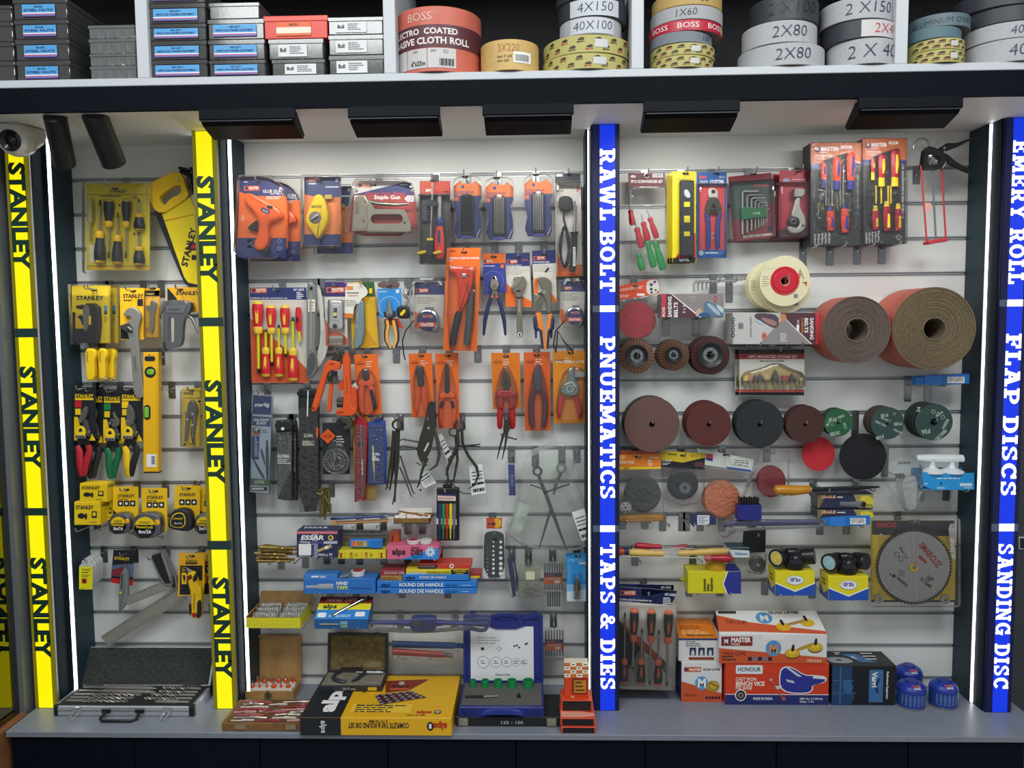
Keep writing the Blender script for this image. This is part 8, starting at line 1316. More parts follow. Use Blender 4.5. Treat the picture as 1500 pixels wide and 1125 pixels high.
# rasp, silicone bags, suction lifter, jigsaw cartons
g=W(-.13,900,570,5);t=T('rasp','long rasp with a varnished yellow wooden handle lying on hooks','rasp',g.pt(1170,735));t('handle').tube([g.pt(a,b)for a,b in((1168,742),(1180,738),(1240,738),(1300,742),(1380,738),(1425,735),(1438,735))],[.006,.014,.0165,.016,.0135,.0125,.009],mat('c8861c',.3,0,.2,20),14);g2=W(-.13,1150,570,5);t('blade').tube([g2.pt(180,735),g2.pt(200,735),g2.pt(560,722),g2.pt(690,716)],[.004,.008,.007,.003],mat('2a2c30',.5,.5),6);t('ferrule').tube([g2.pt(170,736),g2.pt(190,735)],.0095,STEEL,10)
for x,y,s in((310,745,'left hook under the rasp blade'),(640,740,'right hook under the rasp blade')):p=g2.pt(x,y);hook(V((p.x,0,p.z-.003)),'',.15,s,tip=.012,pd=.04)
f=W(-.1,1150,570,5);t=T('nozzle_bag','clear bag of white plastic nozzle guns hanging beside the blue lifter carton','bag',f.pt(870,490));hook(f.pt(830,640),'bag of white plastic guns',.125)
for i in range(3):t('gun').limb(f.at(-.085-.008*i),[(860+i*25,640,44),(870+i*20,700,62),(885+i*16,790,48),(900+i*14,860,40),(905+i*14,880,24)],.0,mat('e4e6e6',.4),.35)
t('wire_tag').rect(f,790,612,860,645,mat('6e7070',.4),.016);k=t('bag');k.prism(f,ch([(760,490),(975,495),(1000,720),(960,800),(975,850),(930,890),(870,885),(820,800),(690,640)],1),-.004,.022,BAG2,r=.005,back=False);k.text(f,'SANWA',800,540,18,DK,.023,fit=95)
f=W(-.12,1150,570,5);t=T('suction_lifter','white twin-cup suction lifter sitting in an open bright blue carton','suction lifter',f.pt(1190,735));WP=mat('dfe3e6',.35);k=t('cup')
for x in(1105,1250):c=t('cup');p=f.pt(x,612);p.y=-.095;c.rev(p,(0,0,1),[(0,-.004),(.036,-.004),(.036,0),(.03,.004),(.012,.012),(.009,.018),(.009,.036),(.014,.038)],WP,30)
p0,p1=f.pt(1000,518),f.pt(1330,518);h=t('handle');h.tube([V((p.x,-.095,p.z))for p in(f.pt(990,512),f.pt(1080,515),f.pt(1250,516),f.pt(1335,517))],[.007,.01,.01,.009],WP,10,True,1.4)
k=t('carton');LB=mat('2098dc',.38);k.prism(f,[(1000,605),(1120,618),(1382,612),(1386,735),(1100,740),(1002,708)],0,.0012,LB);a,b=f.pt(1000,605),f.pt(1384,612);k.box(a.x,b.x,-.12,-.05,f.pt(1100,735).z,f.pt(1100,735).z+.002,LB);k.box(a.x,a.x+.0012,-.12,-.05,f.pt(1000,706).z,a.z,LB);k.box(a.x,b.x,-.051,-.05,f.pt(1100,735).z,a.z,LB);k.lines(f,1110,650,1360,1,5,6,WHT,.0018);k.rect(f,1278,688,1368,710,mat('cfe4f0',.4),.0018);k.flat(f,ch([(1130,685),(1150,680),(1145,705)],1),DK,.0018);k.text(f,'HAMEX',1108,728,12,WHT,.0018,fit=60);k.text(f,'HM-9902',1310,726,10,WHT,.0018,fit=58);k.lines(f,1018,688,1045,1,5,8,WHT,.0018)
for x,y,s in((1010,742,'left hook under the blue suction lifter carton'),(1130,745,'middle hook under the blue suction lifter carton'),(1325,742,'right hook under the blue suction lifter carton')):p=f.pt(x,y);hook(V((p.x,0,p.z-.004)),'',.135,s,tip=.012,pd=.055)
for(y0,y1,lab)in((768,872,'upper black, blue and yellow hole saw carton'),(880,950,'lower black, blue and yellow hole saw carton')):
    g=W(-.115,1150,570,5);t=T('hole_saw_carton',lab,'carton',g.pt(230,y1));k,top,l,r=bx(t,g,235,y0,648,y1,.06,mat('2a2e4a',.4));k.flat(g,[(236,y0+2),(300,y0+2),(250,y1-2),(236,y1-2)],mat('7a6a48',.42),.0014);k.flat(g,[(500,y0+2),(646,y0+2),(646,y1-2),(540,y1-2)],mat('9a945a',.42),.0014);k.flat(g,ch([(540,y0+20),(600,y0+8),(646,y0+30),(646,y1-6),(570,y1-10)],1),mat('d8c63a',.42),.0016);k.text(g,'URAGUE',262,y0+30,20,mat('e8b890',.4),.002,fit=105,bold=.04,sh=.2);k.lines(g,380,y0+18,440,1,5,8,WHT,.002)
    if y0<800:k.limb(g,[(400,838,16),(470,842,18),(570,842,26)],.001,mat('7a7c84',.4,.4),.2);k.disc(g,572,842,17,BLK,.006,16,22);k.text(g,'BOX',598,862,22,DK,.002,fit=40)
# lower rows: wooden handle, small pack, long bag
f=W(-.12,900,740,5);t=T('wooden_handle','bare tan wooden stick lying on hooks below the grey rubber pad','handle',f.pt(200,100));t('stick').prism(f,ch([(-30,92),(100,80),(360,72),(368,100),(360,122),(-30,128)],1),-.02,.0,mat('a8793c',.5,0,.35,30),r=.004)
for x,s in((90,'left hook under the bare wooden stick'),(262,'middle hook under the bare wooden stick'),(398,'right hook beside the end of the bare wooden stick'),(545,'empty hook between the wooden stick and the small blue pack'),(580,'left hook under the small blue pack'),(685,'right hook under the small blue pack')):p=f.pt(x,128 if x<300 else 150);hook(V((p.x,0,p.z-.003)),'',.135,s,tip=.014,pd=.045)
t=T('small_pack','small dark blue pack with a white label on two hooks','pack',f.pt(640,145));k,*_=bx(t,f,568,85,745,145,.04,mat('2c3560',.4),'pack');l=t('label_sticker');l.prism(f,rc(605,72,695,142),.0015,.0025,mat('d5d8de',.45));l.lines(f,615,82,685,4,13,5,mat('7a808a',.5),.003)
f=W(-.13,900,740,5);t=T('bagged_bar','long dark blue bar in a crinkled clear bag lying across hooks','bar',f.pt(800,150));t('bar').limb(f,[(800,150,16),(860,130,24),(1100,128,26),(1500,125,20)],0,mat('2a3460',.4),.8);bag(t,f,ch([(770,220),(790,140),(850,105),(1100,90),(1300,95),(1530,92),(1540,150),(1300,165),(1000,175),(860,190),(810,240)],1),BAG,-.02,.022)
for x,s in((860,'left hook under the long bagged bar'),(1100,'right hook under the long bagged bar')):p=f.pt(x,160);hook(V((p.x,0,p.z-.004)),'',.145,s,tip=.012,pd=.045)
# loose screwdrivers on hooks
f=W(-.1,900,740,5)
for lab,bt,tp,hl,r,m,cm,Y in(('loose screwdriver with orange and navy handle, far left',(-60,345),(480,320),170,34,mat('c8502c',.4),mat('2a2c6c',.4),-.1),('loose red-handled screwdriver lying behind the cream ones',(150,295),(600,320),195,24,mat('b82838',.35),mat('b82838',.35),-.075),('loose cream-handled screwdriver pointing right',(105,345),(470,360),255,30,mat('d8b460',.4),mat('d8b460',.4),-.12),('loose cream-handled screwdriver pointing left',(835,335),(360,358),370,28,mat('d8b460',.4),mat('d8b460',.4),-.1),('loose red-handled screwdriver lying in front, pointing left',(865,390),(75,378),205,29,mat('a81f28',.3),mat('b8545c',.3),-.14),('loose short crimson-handled screwdriver lying at the back',(535,302),(330,320),105,20,mat('a83a4a',.35),mat('a83a4a',.35),-.06)):
    t=T('screwdriver',lab,'screwdriver',f.at(Y).pt(*bt));sdr(t,f.at(Y),bt,tp,hl,r,m,cm,d=0,flat=1,sr=.16)
for x,s in((180,'left hook under the loose screwdrivers'),(620,'right hook under the loose screwdrivers')):p=f.pt(x,392);hook(V((p.x,0,p.z-.003)),'',.15,s,tip=.012,pd=.05)
t=T('small_carton','small teal and white carton beside the loose screwdrivers','carton',f.pt(910,380));k,top,*_=bx(t,f,830,312,990,385,.06,mat('d3dde2',.42));k.flat(f,[(831,313),(989,313),(989,330),(850,322)],DK,.0014);k.flat(f,[(831,316),(870,385),(831,384)],mat('2f6a84',.42),.0016);k.text(f,'NGkutter',882,362,16,mat('2a6a9a',.42),.0016,fit=95);k.flat(top,rc(0,0,1,1),mat('24505c',.42));p=f.pt(912,388);hook(V((p.x,0,p.z-.003)),'',.125,'hook under the small teal and white carton',tip=.012,pd=.05)
f=W(-.06,900,740,5);t,c=card('wire_brush','wire cup brush in a black bag with a clear lower half','brush',f,[(945,170),(1110,170),(1105,345),(935,350)],DK,(1030,215),'wire cup brush',L=.1);b=t('brush');b.lathe(f,1040,425,[(10,.02),(30,.02),(58,.012),(58,0)],mat('4a4a48',.4,.6),24);rn=random.Random(8)
for i in range(40):a=rn.uniform(0,6.28);b.limb(f,[(1040+20*math.cos(a),425+20*math.sin(a),3),(1040+56*math.cos(a+.5),425+56*math.sin(a+.5),3)],.021,mat('8a8a86',.35,.7),n=4)
bag(t,f,[(935,345),(1105,345),(1095,470),(1060,498),(975,480)],BAG,-.002,.024)
# safety carton with yellow tape roll on top
g=W(-.13,900,740,5);t=T('respirator_carton','closed yellow and navy industrial safety equipment carton on two hooks','carton',g.pt(540,645));YC=mat('d9cf1c',.42);k,top,l,r=bx(t,g,538,485,928,648,.075,YC);k.flat(g,[(830,486),(927,486),(927,647),(825,647),(798,575)],mat('27358c',.42),.0014);k.flat(g,[(824,486),(832,486),(800,575),(828,647),(820,647),(792,575)],WHT,.0016);k.flat(top,rc(.72,0,1,1),mat('27358c',.42))
for i,s in enumerate(('Industrial','Safety','Equipment')):k.text(g,s,668+i*25,628,18,DK,.002,90,fit=(88,55,98)[i],bold=.03)
k.prism(g,[(538,560),(538,600),(505,590)],-.06,-.058,YC)
for x,s in((605,'left hook under the industrial safety carton'),(845,'right hook under the industrial safety carton')):p=g.pt(x,650);hook(V((p.x,0,p.z-.003)),'',.145,s,tip=.012,pd=.05)
p=W(-.1,900,740,5).pt(742,470);z0=g.pt(538,485).z+.001;t=T('tape_roll','amber tape roll lying on the industrial safety carton','tape',V((p.x,-.1,z0)));t('tape').rev(V((p.x,-.1,z0)),(0,0,1),[(.022,0),(.031,0),(.031,.024),(.022,.024),(.022,0)],mat('c89a1c',.25),32);t('core').rev(V((p.x,-.1,z0)),(0,0,1),[(.0205,.0),(.0222,.0),(.0222,.0245),(.0205,.0245)],mat('8a6a2c',.6),32)
# two respirators on their cartons
def resp(x0,y0,x1,y1,side,label,clab,txt,fc,Y,tilt):
    g=W(Y,1100,740,4.286);D=.075;BC=mat('1f4fb0',.42);YC=mat('e2d41c',.42)
    t=T('respirator_carton',clab,'carton',g.pt(x0,y1));k,top,l,r=bx(t,g,x0,y0,x1,y1,D,YC);w_,h=x1-x0,y1-y0
    k.flat(g,[(x0+1,y0+h*.5),(x0+w_*.5,y0+h*.82),(x1-1,y0+h*.5),(x1-1,y1-1),(x0+1,y1-1)],BC,.0014);k.flat(g,[(x0+1,y0+h*.45),(x0+w_*.5,y0+h*.79),(x1-1,y0+h*.45),(x1-1,y0+h*.5),(x0+w_*.5,y0+h*.84),(x0+1,y0+h*.5)],WHT,.0016);k.flat(g,ci(x0+w_*.5,y0+h*.36,w_*.22,28,h*.19),mat('e8ecf0',.4),.0016);k.ring(g,x0+w_*.5,y0+h*.36,w_*.2,w_*.21,mat('8a96b0',.4),.002,28,.9*h/w_);k.text(g,txt,x0+w_*.5,y0+h*.42,h*.11,mat('1d2f7c',.4),.002,al='c',fit=w_*.26,bold=.03);k.lines(g,x0+w_*.38,y0+h*.26,x0+w_*.62,1,5,h*.04,mat('4a5a8c',.4),.002)
    k.flat(l,[(0,0),(1,0),(1,.45),(.5,.15),(0,.45)],BC,.0008);k.lines(l,.3,.7,.8,2,-.15,.06,DK,.001)
    z0=g.pt(x0,y0).z+.001;X=lambda u:g.pt(x0+w_*u,y0).x;yc=Y+.035;zc=z0+.032;BR2=mat('16171a',.32);S=X(1)-X(0)
    t=T('respirator',label,'respirator',V((X(.5),yc,z0)))
    b=t('facepiece');b.rev(V((X(.55),yc,z0)),(0,-.25,1),[(0,0),(S*.2,0),(S*.27,.012),(S*.25,.03),(S*.19,.045),(S*.12,.054),(0,.056)],BR2,30);b.rev(V((X(.55),yc-.03,zc+.004)),(0,-1,.15),[(S*.16,-.02),(S*.13,.0),(S*.115,.004),(S*.1,.004),(S*.09,.001),(0,.001)],mat('22252c',.35),26);b.rev(V((X(.5),yc-.012,z0+.052)),(1,0,0),[(0,-S*.16),(.012,-S*.15),(.014,0),(.012,S*.15),(0,S*.16)],BR2,14)
    a=V((-.75,-.6,.08)).normalized();c=t('filter_cartridge');o=V((X(.2),yc-.005,zc+.002));rr_=S*.225
    c.rev(o,a,[(0,-.04),(rr_*.9,-.04),(rr_,-.03),(rr_,.02),(rr_*.97,.024),(rr_*.82,.024),(rr_*.8,.019)],BR2,34);c.rev(o,a,[(rr_*.81,.0195),(rr_*.7,.021,mat('e9e8dc',.4)),(rr_*.56,.021,mat(fc,.5))]+[(rr_*q,.021+(.0012 if i%2 else 0),mat(fc,.5))for i,q in enumerate((.5,.42,.34,.26,.18,.1,0))],mat('e9e8dc',.4),30)
    c2=t('filter_cartridge');a2=V((.8,-.35-tilt,.15)).normalized();o2=V((X(.88),yc,zc+.004));c2.rev(o2,a2,[(0,-.02),(rr_*.85,-.02),(rr_*.95,-.012),(rr_*.95,.02),(rr_*.9,.024),(0,.024)],BR2,34)
    c2.tube([o,V((X(.5),yc,zc))],.02,BR2,12);c2.tube([V((X(.6),yc,zc)),o2],.02,BR2,12)
    return g
g=resp(152,415,402,568,0,'black twin-cartridge respirator with a cream filter, on the left yellow carton','left yellow and blue respirator carton under the cream-filtered respirator','NP 304','d8c25a',-.16,0)
g2=resp(485,445,738,598,0,'black twin-cartridge respirator with a pale blue filter, on the right yellow carton','right yellow and blue respirator carton under the blue-filtered respirator','NP 304','9ac4c8',-.17,.6)
for gg,x,y,s in((g,110,560,'left hook under the left respirator carton'),(g,270,572,'right hook under the left respirator carton'),(g2,435,585,'left hook under the right respirator carton'),(g2,640,600,'right hook under the right respirator carton')):p=gg.pt(x if x!=110 and x!=435 else x+70,y);p.z=min(p.z,gg.pt(300,568 if gg is g else 598).z);hook(V((p.x,0,p.z-.003)),'',.17,s,tip=.01,pd=.05)
# circular saw blade pack
f=W(-.09,1100,740,4.286);t,c=card('saw_blade','large circular saw blade in a clear blister on yellow and black card','saw blade',f,rr(752,95,1282,605,8),mat('dfbd30',.45,0,.2,200),(1000,108),'circular saw blade',L=.12)
c.flat(f,[(760,96),(1278,96),(1278,195),(760,185)],BLK);c.text(f,'SMARCUZ',786,138,30,mat('a82a2a',.4),fit=125,bold=.03);c.rect(f,753,596,1282,608,BLK);cx,cy,r=1018,382,242;BM=mat('b4b5b2',.42,.2,.08,140)
k=t('blade');teeth=[];n=72
for i in range(n):a=6.2832*i/n;teeth+=[(cx+(r-16)*math.cos(a),cy+(r-16)*math.sin(a)),(cx+(r-8)*math.cos(a+.03),cy+(r-8)*math.sin(a+.03)),(cx+r*math.cos(a+.075),cy+r*math.sin(a+.075)),(cx+(r-2)*math.cos(a+.082),cy+(r-2)*math.sin(a+.082))]
k.prism(f,teeth,.004,.007,mat('4a4844',.4,.7));k.lathe(f,cx,cy,[(28,.0072),(r-22,.0072)],BM,64);k.ring(f,cx,cy,r-26,r-23,mat('dcdcd8',.35,.5),.0078,64)
for a in(-92,-110,-135,-30,85,50):k.limb(f,[(cx+30*math.cos(R(a)),cy+30*math.sin(R(a)),1),(cx+205*math.cos(R(a)),cy+205*math.sin(R(a)),3)],.0074,mat('c8c8c4',.35,.4),.1,n=4)
k.text(f,'SMARCUZ',1045,250,38,mat('b82a28',.4),.0082,-50,fit=185,bold=.03);k.prism(f,rot(rr(1040,328,1100,346,6),1070,340,-50+90),.0078,.0082,mat('b82a28',.4));k.text(f,'Final Cut',922,262,16,DK,.0082,-58,fit=85);k.rect(f,895,290,925,318,DK,.008);k.rect(f,898,293,922,315,BM,.0083);k.rect(f,922,318,950,346,DK,.008);k.rect(f,925,321,947,343,BM,.0083);k.text(f,'WARNING',905,455,16,DK,.0082,-40,fit=85,bold=.03);k.disc(f,890,440,12,DK,.008);k.flat(f,[(868,420),(880,432),(862,435)],DK,.008);k.text(f,'10"',1085,455,30,DK,.0082,-38,fit=48,bold=.03);k.text(f,'72 Teeth',1050,462,22,DK,.0082,-38,fit=88,bold=.03);k.lines(f,920,402,965,5,9,3,mat('5a5a56',.5),.0082)
h=t('arbor_ring');h.lathe(f,cx-2,cy+3,[(10,.008),(10,.011),(27,.011),(28,.007)],YEL,24);h.lathe(f,cx+2,cy-6,[(5,.0112),(5,.013),(14,.013),(14,.011)],STEEL,18)
for x,y in((800,585),(1217,588)):w_=t('washer');w_.lathe(f,x,y,[(12,.002),(12,.006),(30,.006),(32,.002)],STEEL,24)
c.disc(f,816,187,11,mat('b8bab8',.35),.001);b=t('blister');b.prism(f,rr(742,72,1302,632,24),.0,.022,clear('ffffff',.93,.08,.12,12),r=.01,back=False);t('hanger').prism(f,[(985,90),(1060,90),(1055,130),(1040,105),(1000,105)],.001,.004,DSTEEL);t('tape_strip').prism(f,ch([(1215,110),(1262,100),(1250,200),(1262,330),(1235,320),(1225,200)],1),.0225,.0228,clear('ffffff',.5,.1,.3))
# ---- counter, right bay
g=W(-.1,890,840,5.113)
def sdcard(f,label,front):
    t=T('screwdriver_set',label,'screwdriver set',f.pt(300,860));c=t('card');c.prism(f,[(60,95),(518,128),(498,862),(60,848)],0,.0006,MG);c.flat(f,[(60,96),(518,129),(515,240),(60,205)],MB);c.flat(f,[(60,330),(90,352),(300,530),(500,725),(498,861),(60,847)],mat('c0502c',.45));c.rect(f,92,128,212,164,mat('c8542c',.45),.001);c.disc(f,110,145,12,MB,.0014);c.text(f,'MASTER',126,155,22,mat('f0d0c0',.4),.0014,fit=82,bold=.03);c.text(f,'MT-10001',428,165,18,WHT,.0014,-3,fit=80,bold=.02);c.text(f,'Cushion grip line screwdriver set',90,198,15,WHT,.0014,-3,fit=240,bold=.02);c.lines(f,415,180,490,4,14,7,WHT,.0014)
    if front:
        OG=mat('e8704a',.42)
        for x,yb,yt,hl,r in((198,255,708,240,34),(325,262,820,240,34),(452,268,828,245,36),(120,805,280,180,30),(245,812,405,190,32),(372,822,412,195,32)):sdr(t,f,(x,yb),(x-(14 if yb<yt else-8),yt),hl,r,mat('1d2226',.4),OG,OG,mat('a8aaa8',.3,.8),.26,.014,GUN,.8,mat('d8602c',.45),.06)
        p=f.pt(300,150);hook(V((p.x,0,p.z)),'orange and black screwdriver card',.13,tip=.014)
        bag(t,f,[(65,240),(512,240),(495,850),(65,838)],PLS,.0005,.032,'blister',.006)
    return t
sdcard(g,'orange and black screwdriver set card beside the middle blue sign',True);t2=T('screwdriver_set','second screwdriver set card, its navy edge showing behind the first','screwdriver set',g.at(-.05).pt(300,850));c=t2('card');gb=g.at(-.05);c.prism(gb,[(60,75),(495,85),(485,850),(60,850)],0,.0006,MG);c.flat(gb,[(60,76),(495,86),(495,200),(60,200)],MB);c.text(gb,'MT-10075',400,112,15,WHT,.001,fit=75)
# glass lifter cartons
t,k,fr,top,lf,B=zbox('glass_lifter_carton','white and orange ONE CUP glass lifter carton standing on the counter','carton',998,1057,1028,58,.1,mat('dbdad8',.42));OR2=mat('c8542c',.42);k.flat(fr,[(0,0),(1,0),(1,.22),(0,.52)],OR2);k.rect(fr,.06,.76,.48,.88,OR2);k.disc(fr,.12,.82,.035,MB,.001,14,.045);k.text(fr,'MASTER',.19,.79,.055,WHT,.001,fit=.28,bold=.03);k.text(fr,'GLASS LIFTER',.53,.8,.045,DK,.001,fit=.43,bold=.02);k.disc(fr,.5,.48,.16,mat('5a98c8',.42),.0009,26,.17);k.text(fr,'M',.5,.38,.2,WHT,.0013,al='c',fit=.2,bold=.04);k.flat(fr,ci(.78,.4,.16,22,.14),mat('a88a2c',.42),.0012);k.flat(fr,ci(.8,.42,.1,18,.08),mat('c8aa3c',.42),.0014);k.flat(fr,ch([(.66,.52),(.9,.42),(.92,.36),(.7,.46)],1),mat('8a6a1c',.42),.0016);k.text(fr,'ONE CUP',.06,.14,.06,mat('6a2410',.42),.001,fit=.3,bold=.02)
for i in range(5):k.rect(fr,.6+i*.075,.08,.66+i*.075,.14,DK,.001)
k.flat(lf,rc(0,0,1,1),MB,.0006);z1=B[3]
x0,x1=P(994,970,-.11).x,P(1052,970,-.11).x;y=-.108;z2=P(1020,935,y).z;t=T('dust_mask_carton','white and orange carton with three small photos, on the ONE CUP carton','carton',V((x0,y,z1)));k=t('carton');k.prism(F(y),rc(x0,z1+.0005,x1,z2),-.1,0,mat('d8d7d4',.42),r=.001,seg=1)
fr=Bi((x0,y,z1),(x1,y,z1),(x1,y,z2),(x0,y,z2));top=Bi((x0,y,z2),(x1,y,z2),(x1,y+.085,z2+.0005),(x0,y+.085,z2+.0005));OT=mat('d87a1c',.42)
sl=Bi((x0,y,z2),(x1,y,z2),(x1-.006,y+.05,z2+.028),(x0,y+.05,z2+.028));k.add([V(p)for p in(sl.c[0],sl.c[1],sl.c[2],sl.c[3])],[(0,1,2,3)],OT);k.box(x0,x1-.006,y+.05,y+.1,z2-.002,z2+.028,OT);k.add([V((x0,y,z2)),V((x0,y+.05,z2+.028)),V((x0,y+.05,z2))],[(0,1,2)],OT);k.add([V((x1,y,z2)),V((x1-.006,y+.05,z2)),V((x1-.006,y+.05,z2+.028))],[(0,1,2)],OT);k.lines(sl,.08,.82,.75,3,-.12,.05,mat('a8441c',.42),.0008);k.lines(sl,.1,.5,.95,3,-.12,.06,mat('f2c078',.42),.0008);k.text(sl,'Masque anti-poussiere',.22,.16,.12,DK,.001,fit=.68,bold=.02);k.rect(fr,0,.92,1,1,MB,.0008);k.lines(fr,.18,.84,.62,3,-.09,.03,DK,.0008)
for i in range(3):k.rect(fr,.28+i*.22,.26,.44+i*.22,.6,mat('232a4c',.42),.0008);k.flat(fr,ch([(.31+i*.22,.26),(.41+i*.22,.26),(.39+i*.22,.45),(.36+i*.22,.54),(.33+i*.22,.45)],1),mat('c8ccd4',.42),.0012)
k.rect(fr,.26,.06,.9,.18,mat('8a3a1c',.42),.0008)
# bench vice carton and two cups carton
t,k,fr,top,lf,B=zbox('bench_vice_carton','red and navy bench vice carton standing on the counter','carton',1062,1213,1032,61,.11,mat('cf3c1c',.42));NB=mat('1f2c68',.42);k.rect(fr,0,0,1,.24,NB);k.rect(fr,0,.24,1,.255,WHT);k.flat(fr,rr(.1,.74,.36,.95,.02),mat('dfe3e4',.42),.0008);k.text(fr,'HONOUR',.12,.8,.1,DK,.0012,fit=.22);k.text(fr,'CAST IRON',.1,.58,.075,mat('f0d8cc',.42),.001,fit=.2,bold=.03);k.text(fr,'BENCH VICE',.1,.46,.095,mat('f4e4d8',.42),.001,fit=.28,bold=.04);k.text(fr,'FIX BASE',.1,.37,.075,mat('f0d8cc',.42),.001,fit=.16,bold=.03);k.disc(fr,.15,.23,.055,WHT,.001,24,.14);k.disc(fr,.15,.23,.046,DK,.0013,24,.117);k.disc(fr,.15,.23,.028,mat('8a8c90',.42),.0016,20,.07);k.disc(fr,.15,.23,.017,mat('7a1c1c',.42),.0019,16,.042);k.text(fr,'MADE IN INDIA',.27,.12,.06,mat('d8dce8',.42),.001,fit=.19,bold=.03);k.text(fr,'SIZE: No. 5 (125mm)',.72,.13,.045,WHT,.001,fit=.22);k.text(fr,'Qnty.: 1 Pc.',.72,.06,.045,WHT,.001,fit=.14)
vb=mat('28308c',.42);k.flat(fr,ch([(.52,.82),(.56,.92),(.64,.92),(.76,.72),(.86,.72),(.98,.68),(.97,.54),(.84,.48),(.85,.36),(.8,.27),(.6,.28),(.52,.42)],1),WHT,.001);k.flat(fr,ch([(.53,.8),(.57,.9),(.64,.9),(.76,.7),(.86,.7),(.965,.66),(.96,.55),(.83,.47),(.84,.37),(.79,.29),(.61,.3),(.53,.43)],1),vb,.0012);k.flat(fr,[(.58,.9),(.61,.9),(.74,.68),(.7,.68)],mat('c8ccd4',.42),.0014);k.flat(fr,[(.85,.7),(.96,.66),(.96,.62),(.84,.64)],mat('d8dce0',.42),.0014);k.flat(fr,[(.58,.62),(.66,.58),(.67,.52),(.6,.55)],mat('b8c0d0',.42),.0014);k.tube([fr.pt(.44,.58,.001),fr.pt(.56,.14,.001)],.0018,mat('c86a5a',.4,.3));k.disc(fr,.565,.15,.018,mat('c85a3c',.42),.0016,14,.045);k.disc(fr,.44,.6,.016,mat('c8a090',.42),.0016,14,.04);k.flat(fr,rr(.48,.38,.53,.46,.01),mat('c8ccd0',.42),.0016)
z1=B[3];y=B[2]-.002;x0,x1=P(1053,970,y).x,P(1211,970,y).x;z2=P(1130,929,y).z;t=T('glass_lifter_carton','wide white and orange TWO CUPS carton on the bench vice carton','carton',V((x0,y,z1)));k=t('carton');k.prism(F(y),rc(x0,z1+.0005,x1,z2),-.11,0,mat('dcdbd8',.42),r=.001,seg=1);fr=Bi((x0,y,z1),(x1,y,z1),(x1,y,z2),(x0,y,z2))
k.flat(fr,[(0,0),(1,0),(1,.2),(0,.52)],OR2);k.rect(fr,.02,.6,.31,.92,mat('8a2c1c',.42));k.disc(fr,.065,.76,.03,MB,.001,20,.12);k.text(fr,'M',.065,.69,.14,WHT,.0013,al='c',fit=.036,bold=.04);k.text(fr,'MASTER',.11,.73,.15,WHT,.001,fit=.185,bold=.04);k.text(fr,'TOOLS',.11,.63,.06,WHT,.001,fit=.08,bold=.02);k.text(fr,'TWO CUPS',.03,.27,.12,mat('6a2410',.42),.001,fit=.22,bold=.02);k.disc(fr,.505,.52,.072,mat('4a92c8',.42),.0008,30,.27);k.text(fr,'M',.505,.36,.28,mat('c88a58',.42),.0012,al='c',fit=.085,bold=.05);k.text(fr,'MT-21210',.82,.05,.09,mat('f0d8cc',.42),.001,fit=.13,bold=.02);k.lines(fr,.03,.2,.2,2,-.1,.05,DK,.001)
for i in range(5):k.rect(fr,.27+i*.047,.09,.305+i*.047,.22,(DK,mat('5a7a9a',.4))[i%2],.001)
for cx_,cy_ in((.68,.35),(.89,.56)):k.flat(fr,ci(cx_,cy_-.02,.07,26,.18),mat('3a3020',.42),.001);k.flat(fr,ci(cx_,cy_,.068,26,.16),mat('d0a81c',.42),.0012);k.flat(fr,ci(cx_,cy_+.04,.04,20,.09),mat('e4c03a',.42),.0014);k.flat(fr,ch([(cx_-.015,cy_+.08),(cx_+.0,cy_+.32),(cx_+.018,cy_+.3),(cx_+.016,cy_+.06)],1),BLK,.0018)
k.flat(fr,ch([(.7,.48),(.86,.72),(.9,.68),(.74,.42)],1),mat('b8902c',.42),.0016);k.rect(fr,.4,.8,.6,.99,mat('e6e5e2',.42),.0008)
tl=Bi((x0,y+.001,z2),(x1,y+.001,z2),(x1-.012,y+.07,z2+.05),(x0+.004,y+.07,z2+.05));fl=t('lid_flap');fl.prism(tl,rc(0,0,1,1),-.002,0,mat('dcdbd8',.42));fl.flat(tl,[(0,.1),(.28,.1),(1,0),(1,.12),(.3,.5),(0,.8)],OR2);fl.text(tl,'TWO CUPS',.08,.42,.16,mat('6a2410',.42),.001,-2,fit=.2);fl.disc(tl,.46,.68,.08,mat('4a92c8',.42),.001,24,.24);fl.text(tl,'M',.46,.56,.22,mat('e4e0dc',.42),.0014,al='c',fit=.08,bold=.04);fl.text(tl,'GLASS LIFTER',.52,.86,.1,DK,.001,fit=.3,bold=.02)
for cx_,cy_ in((.62,.3),(.86,.48)):fl.flat(tl,ci(cx_,cy_,.07,22,.17),mat('d0a81c',.42),.0012);fl.flat(tl,ch([(cx_-.012,cy_+.05),(cx_-.02,cy_+.3),(cx_+.01,cy_+.3),(cx_+.016,cy_+.06)],1),BLK,.0016)
fl.flat(tl,ch([(.64,.42),(.84,.62),(.88,.56),(.68,.34)],1),mat('a8804c',.42),.0014);fl.rect(tl,.02,.86,.2,.98,mat('3a3a40',.42));sd=t('flap_side');sd.add([V((x0,y,z2)),V((x0+.004,y+.07,z2+.05)),V((x0+.002,y+.11,z2+.0))],[(0,2,1),(0,1,2)],MB);sd.add([V((x1,y,z2)),V((x1-.012,y+.07,z2+.05)),V((x1-.002,y+.11,z2))],[(0,1,2),(0,2,1)],mat('c8c6c2',.42));sd.add([tl.c[2],tl.c[3],V((x0+.002,y+.11,z2)),V((x1-.002,y+.11,z2))],[(0,1,2,3)],mat('c8c6c2',.42))
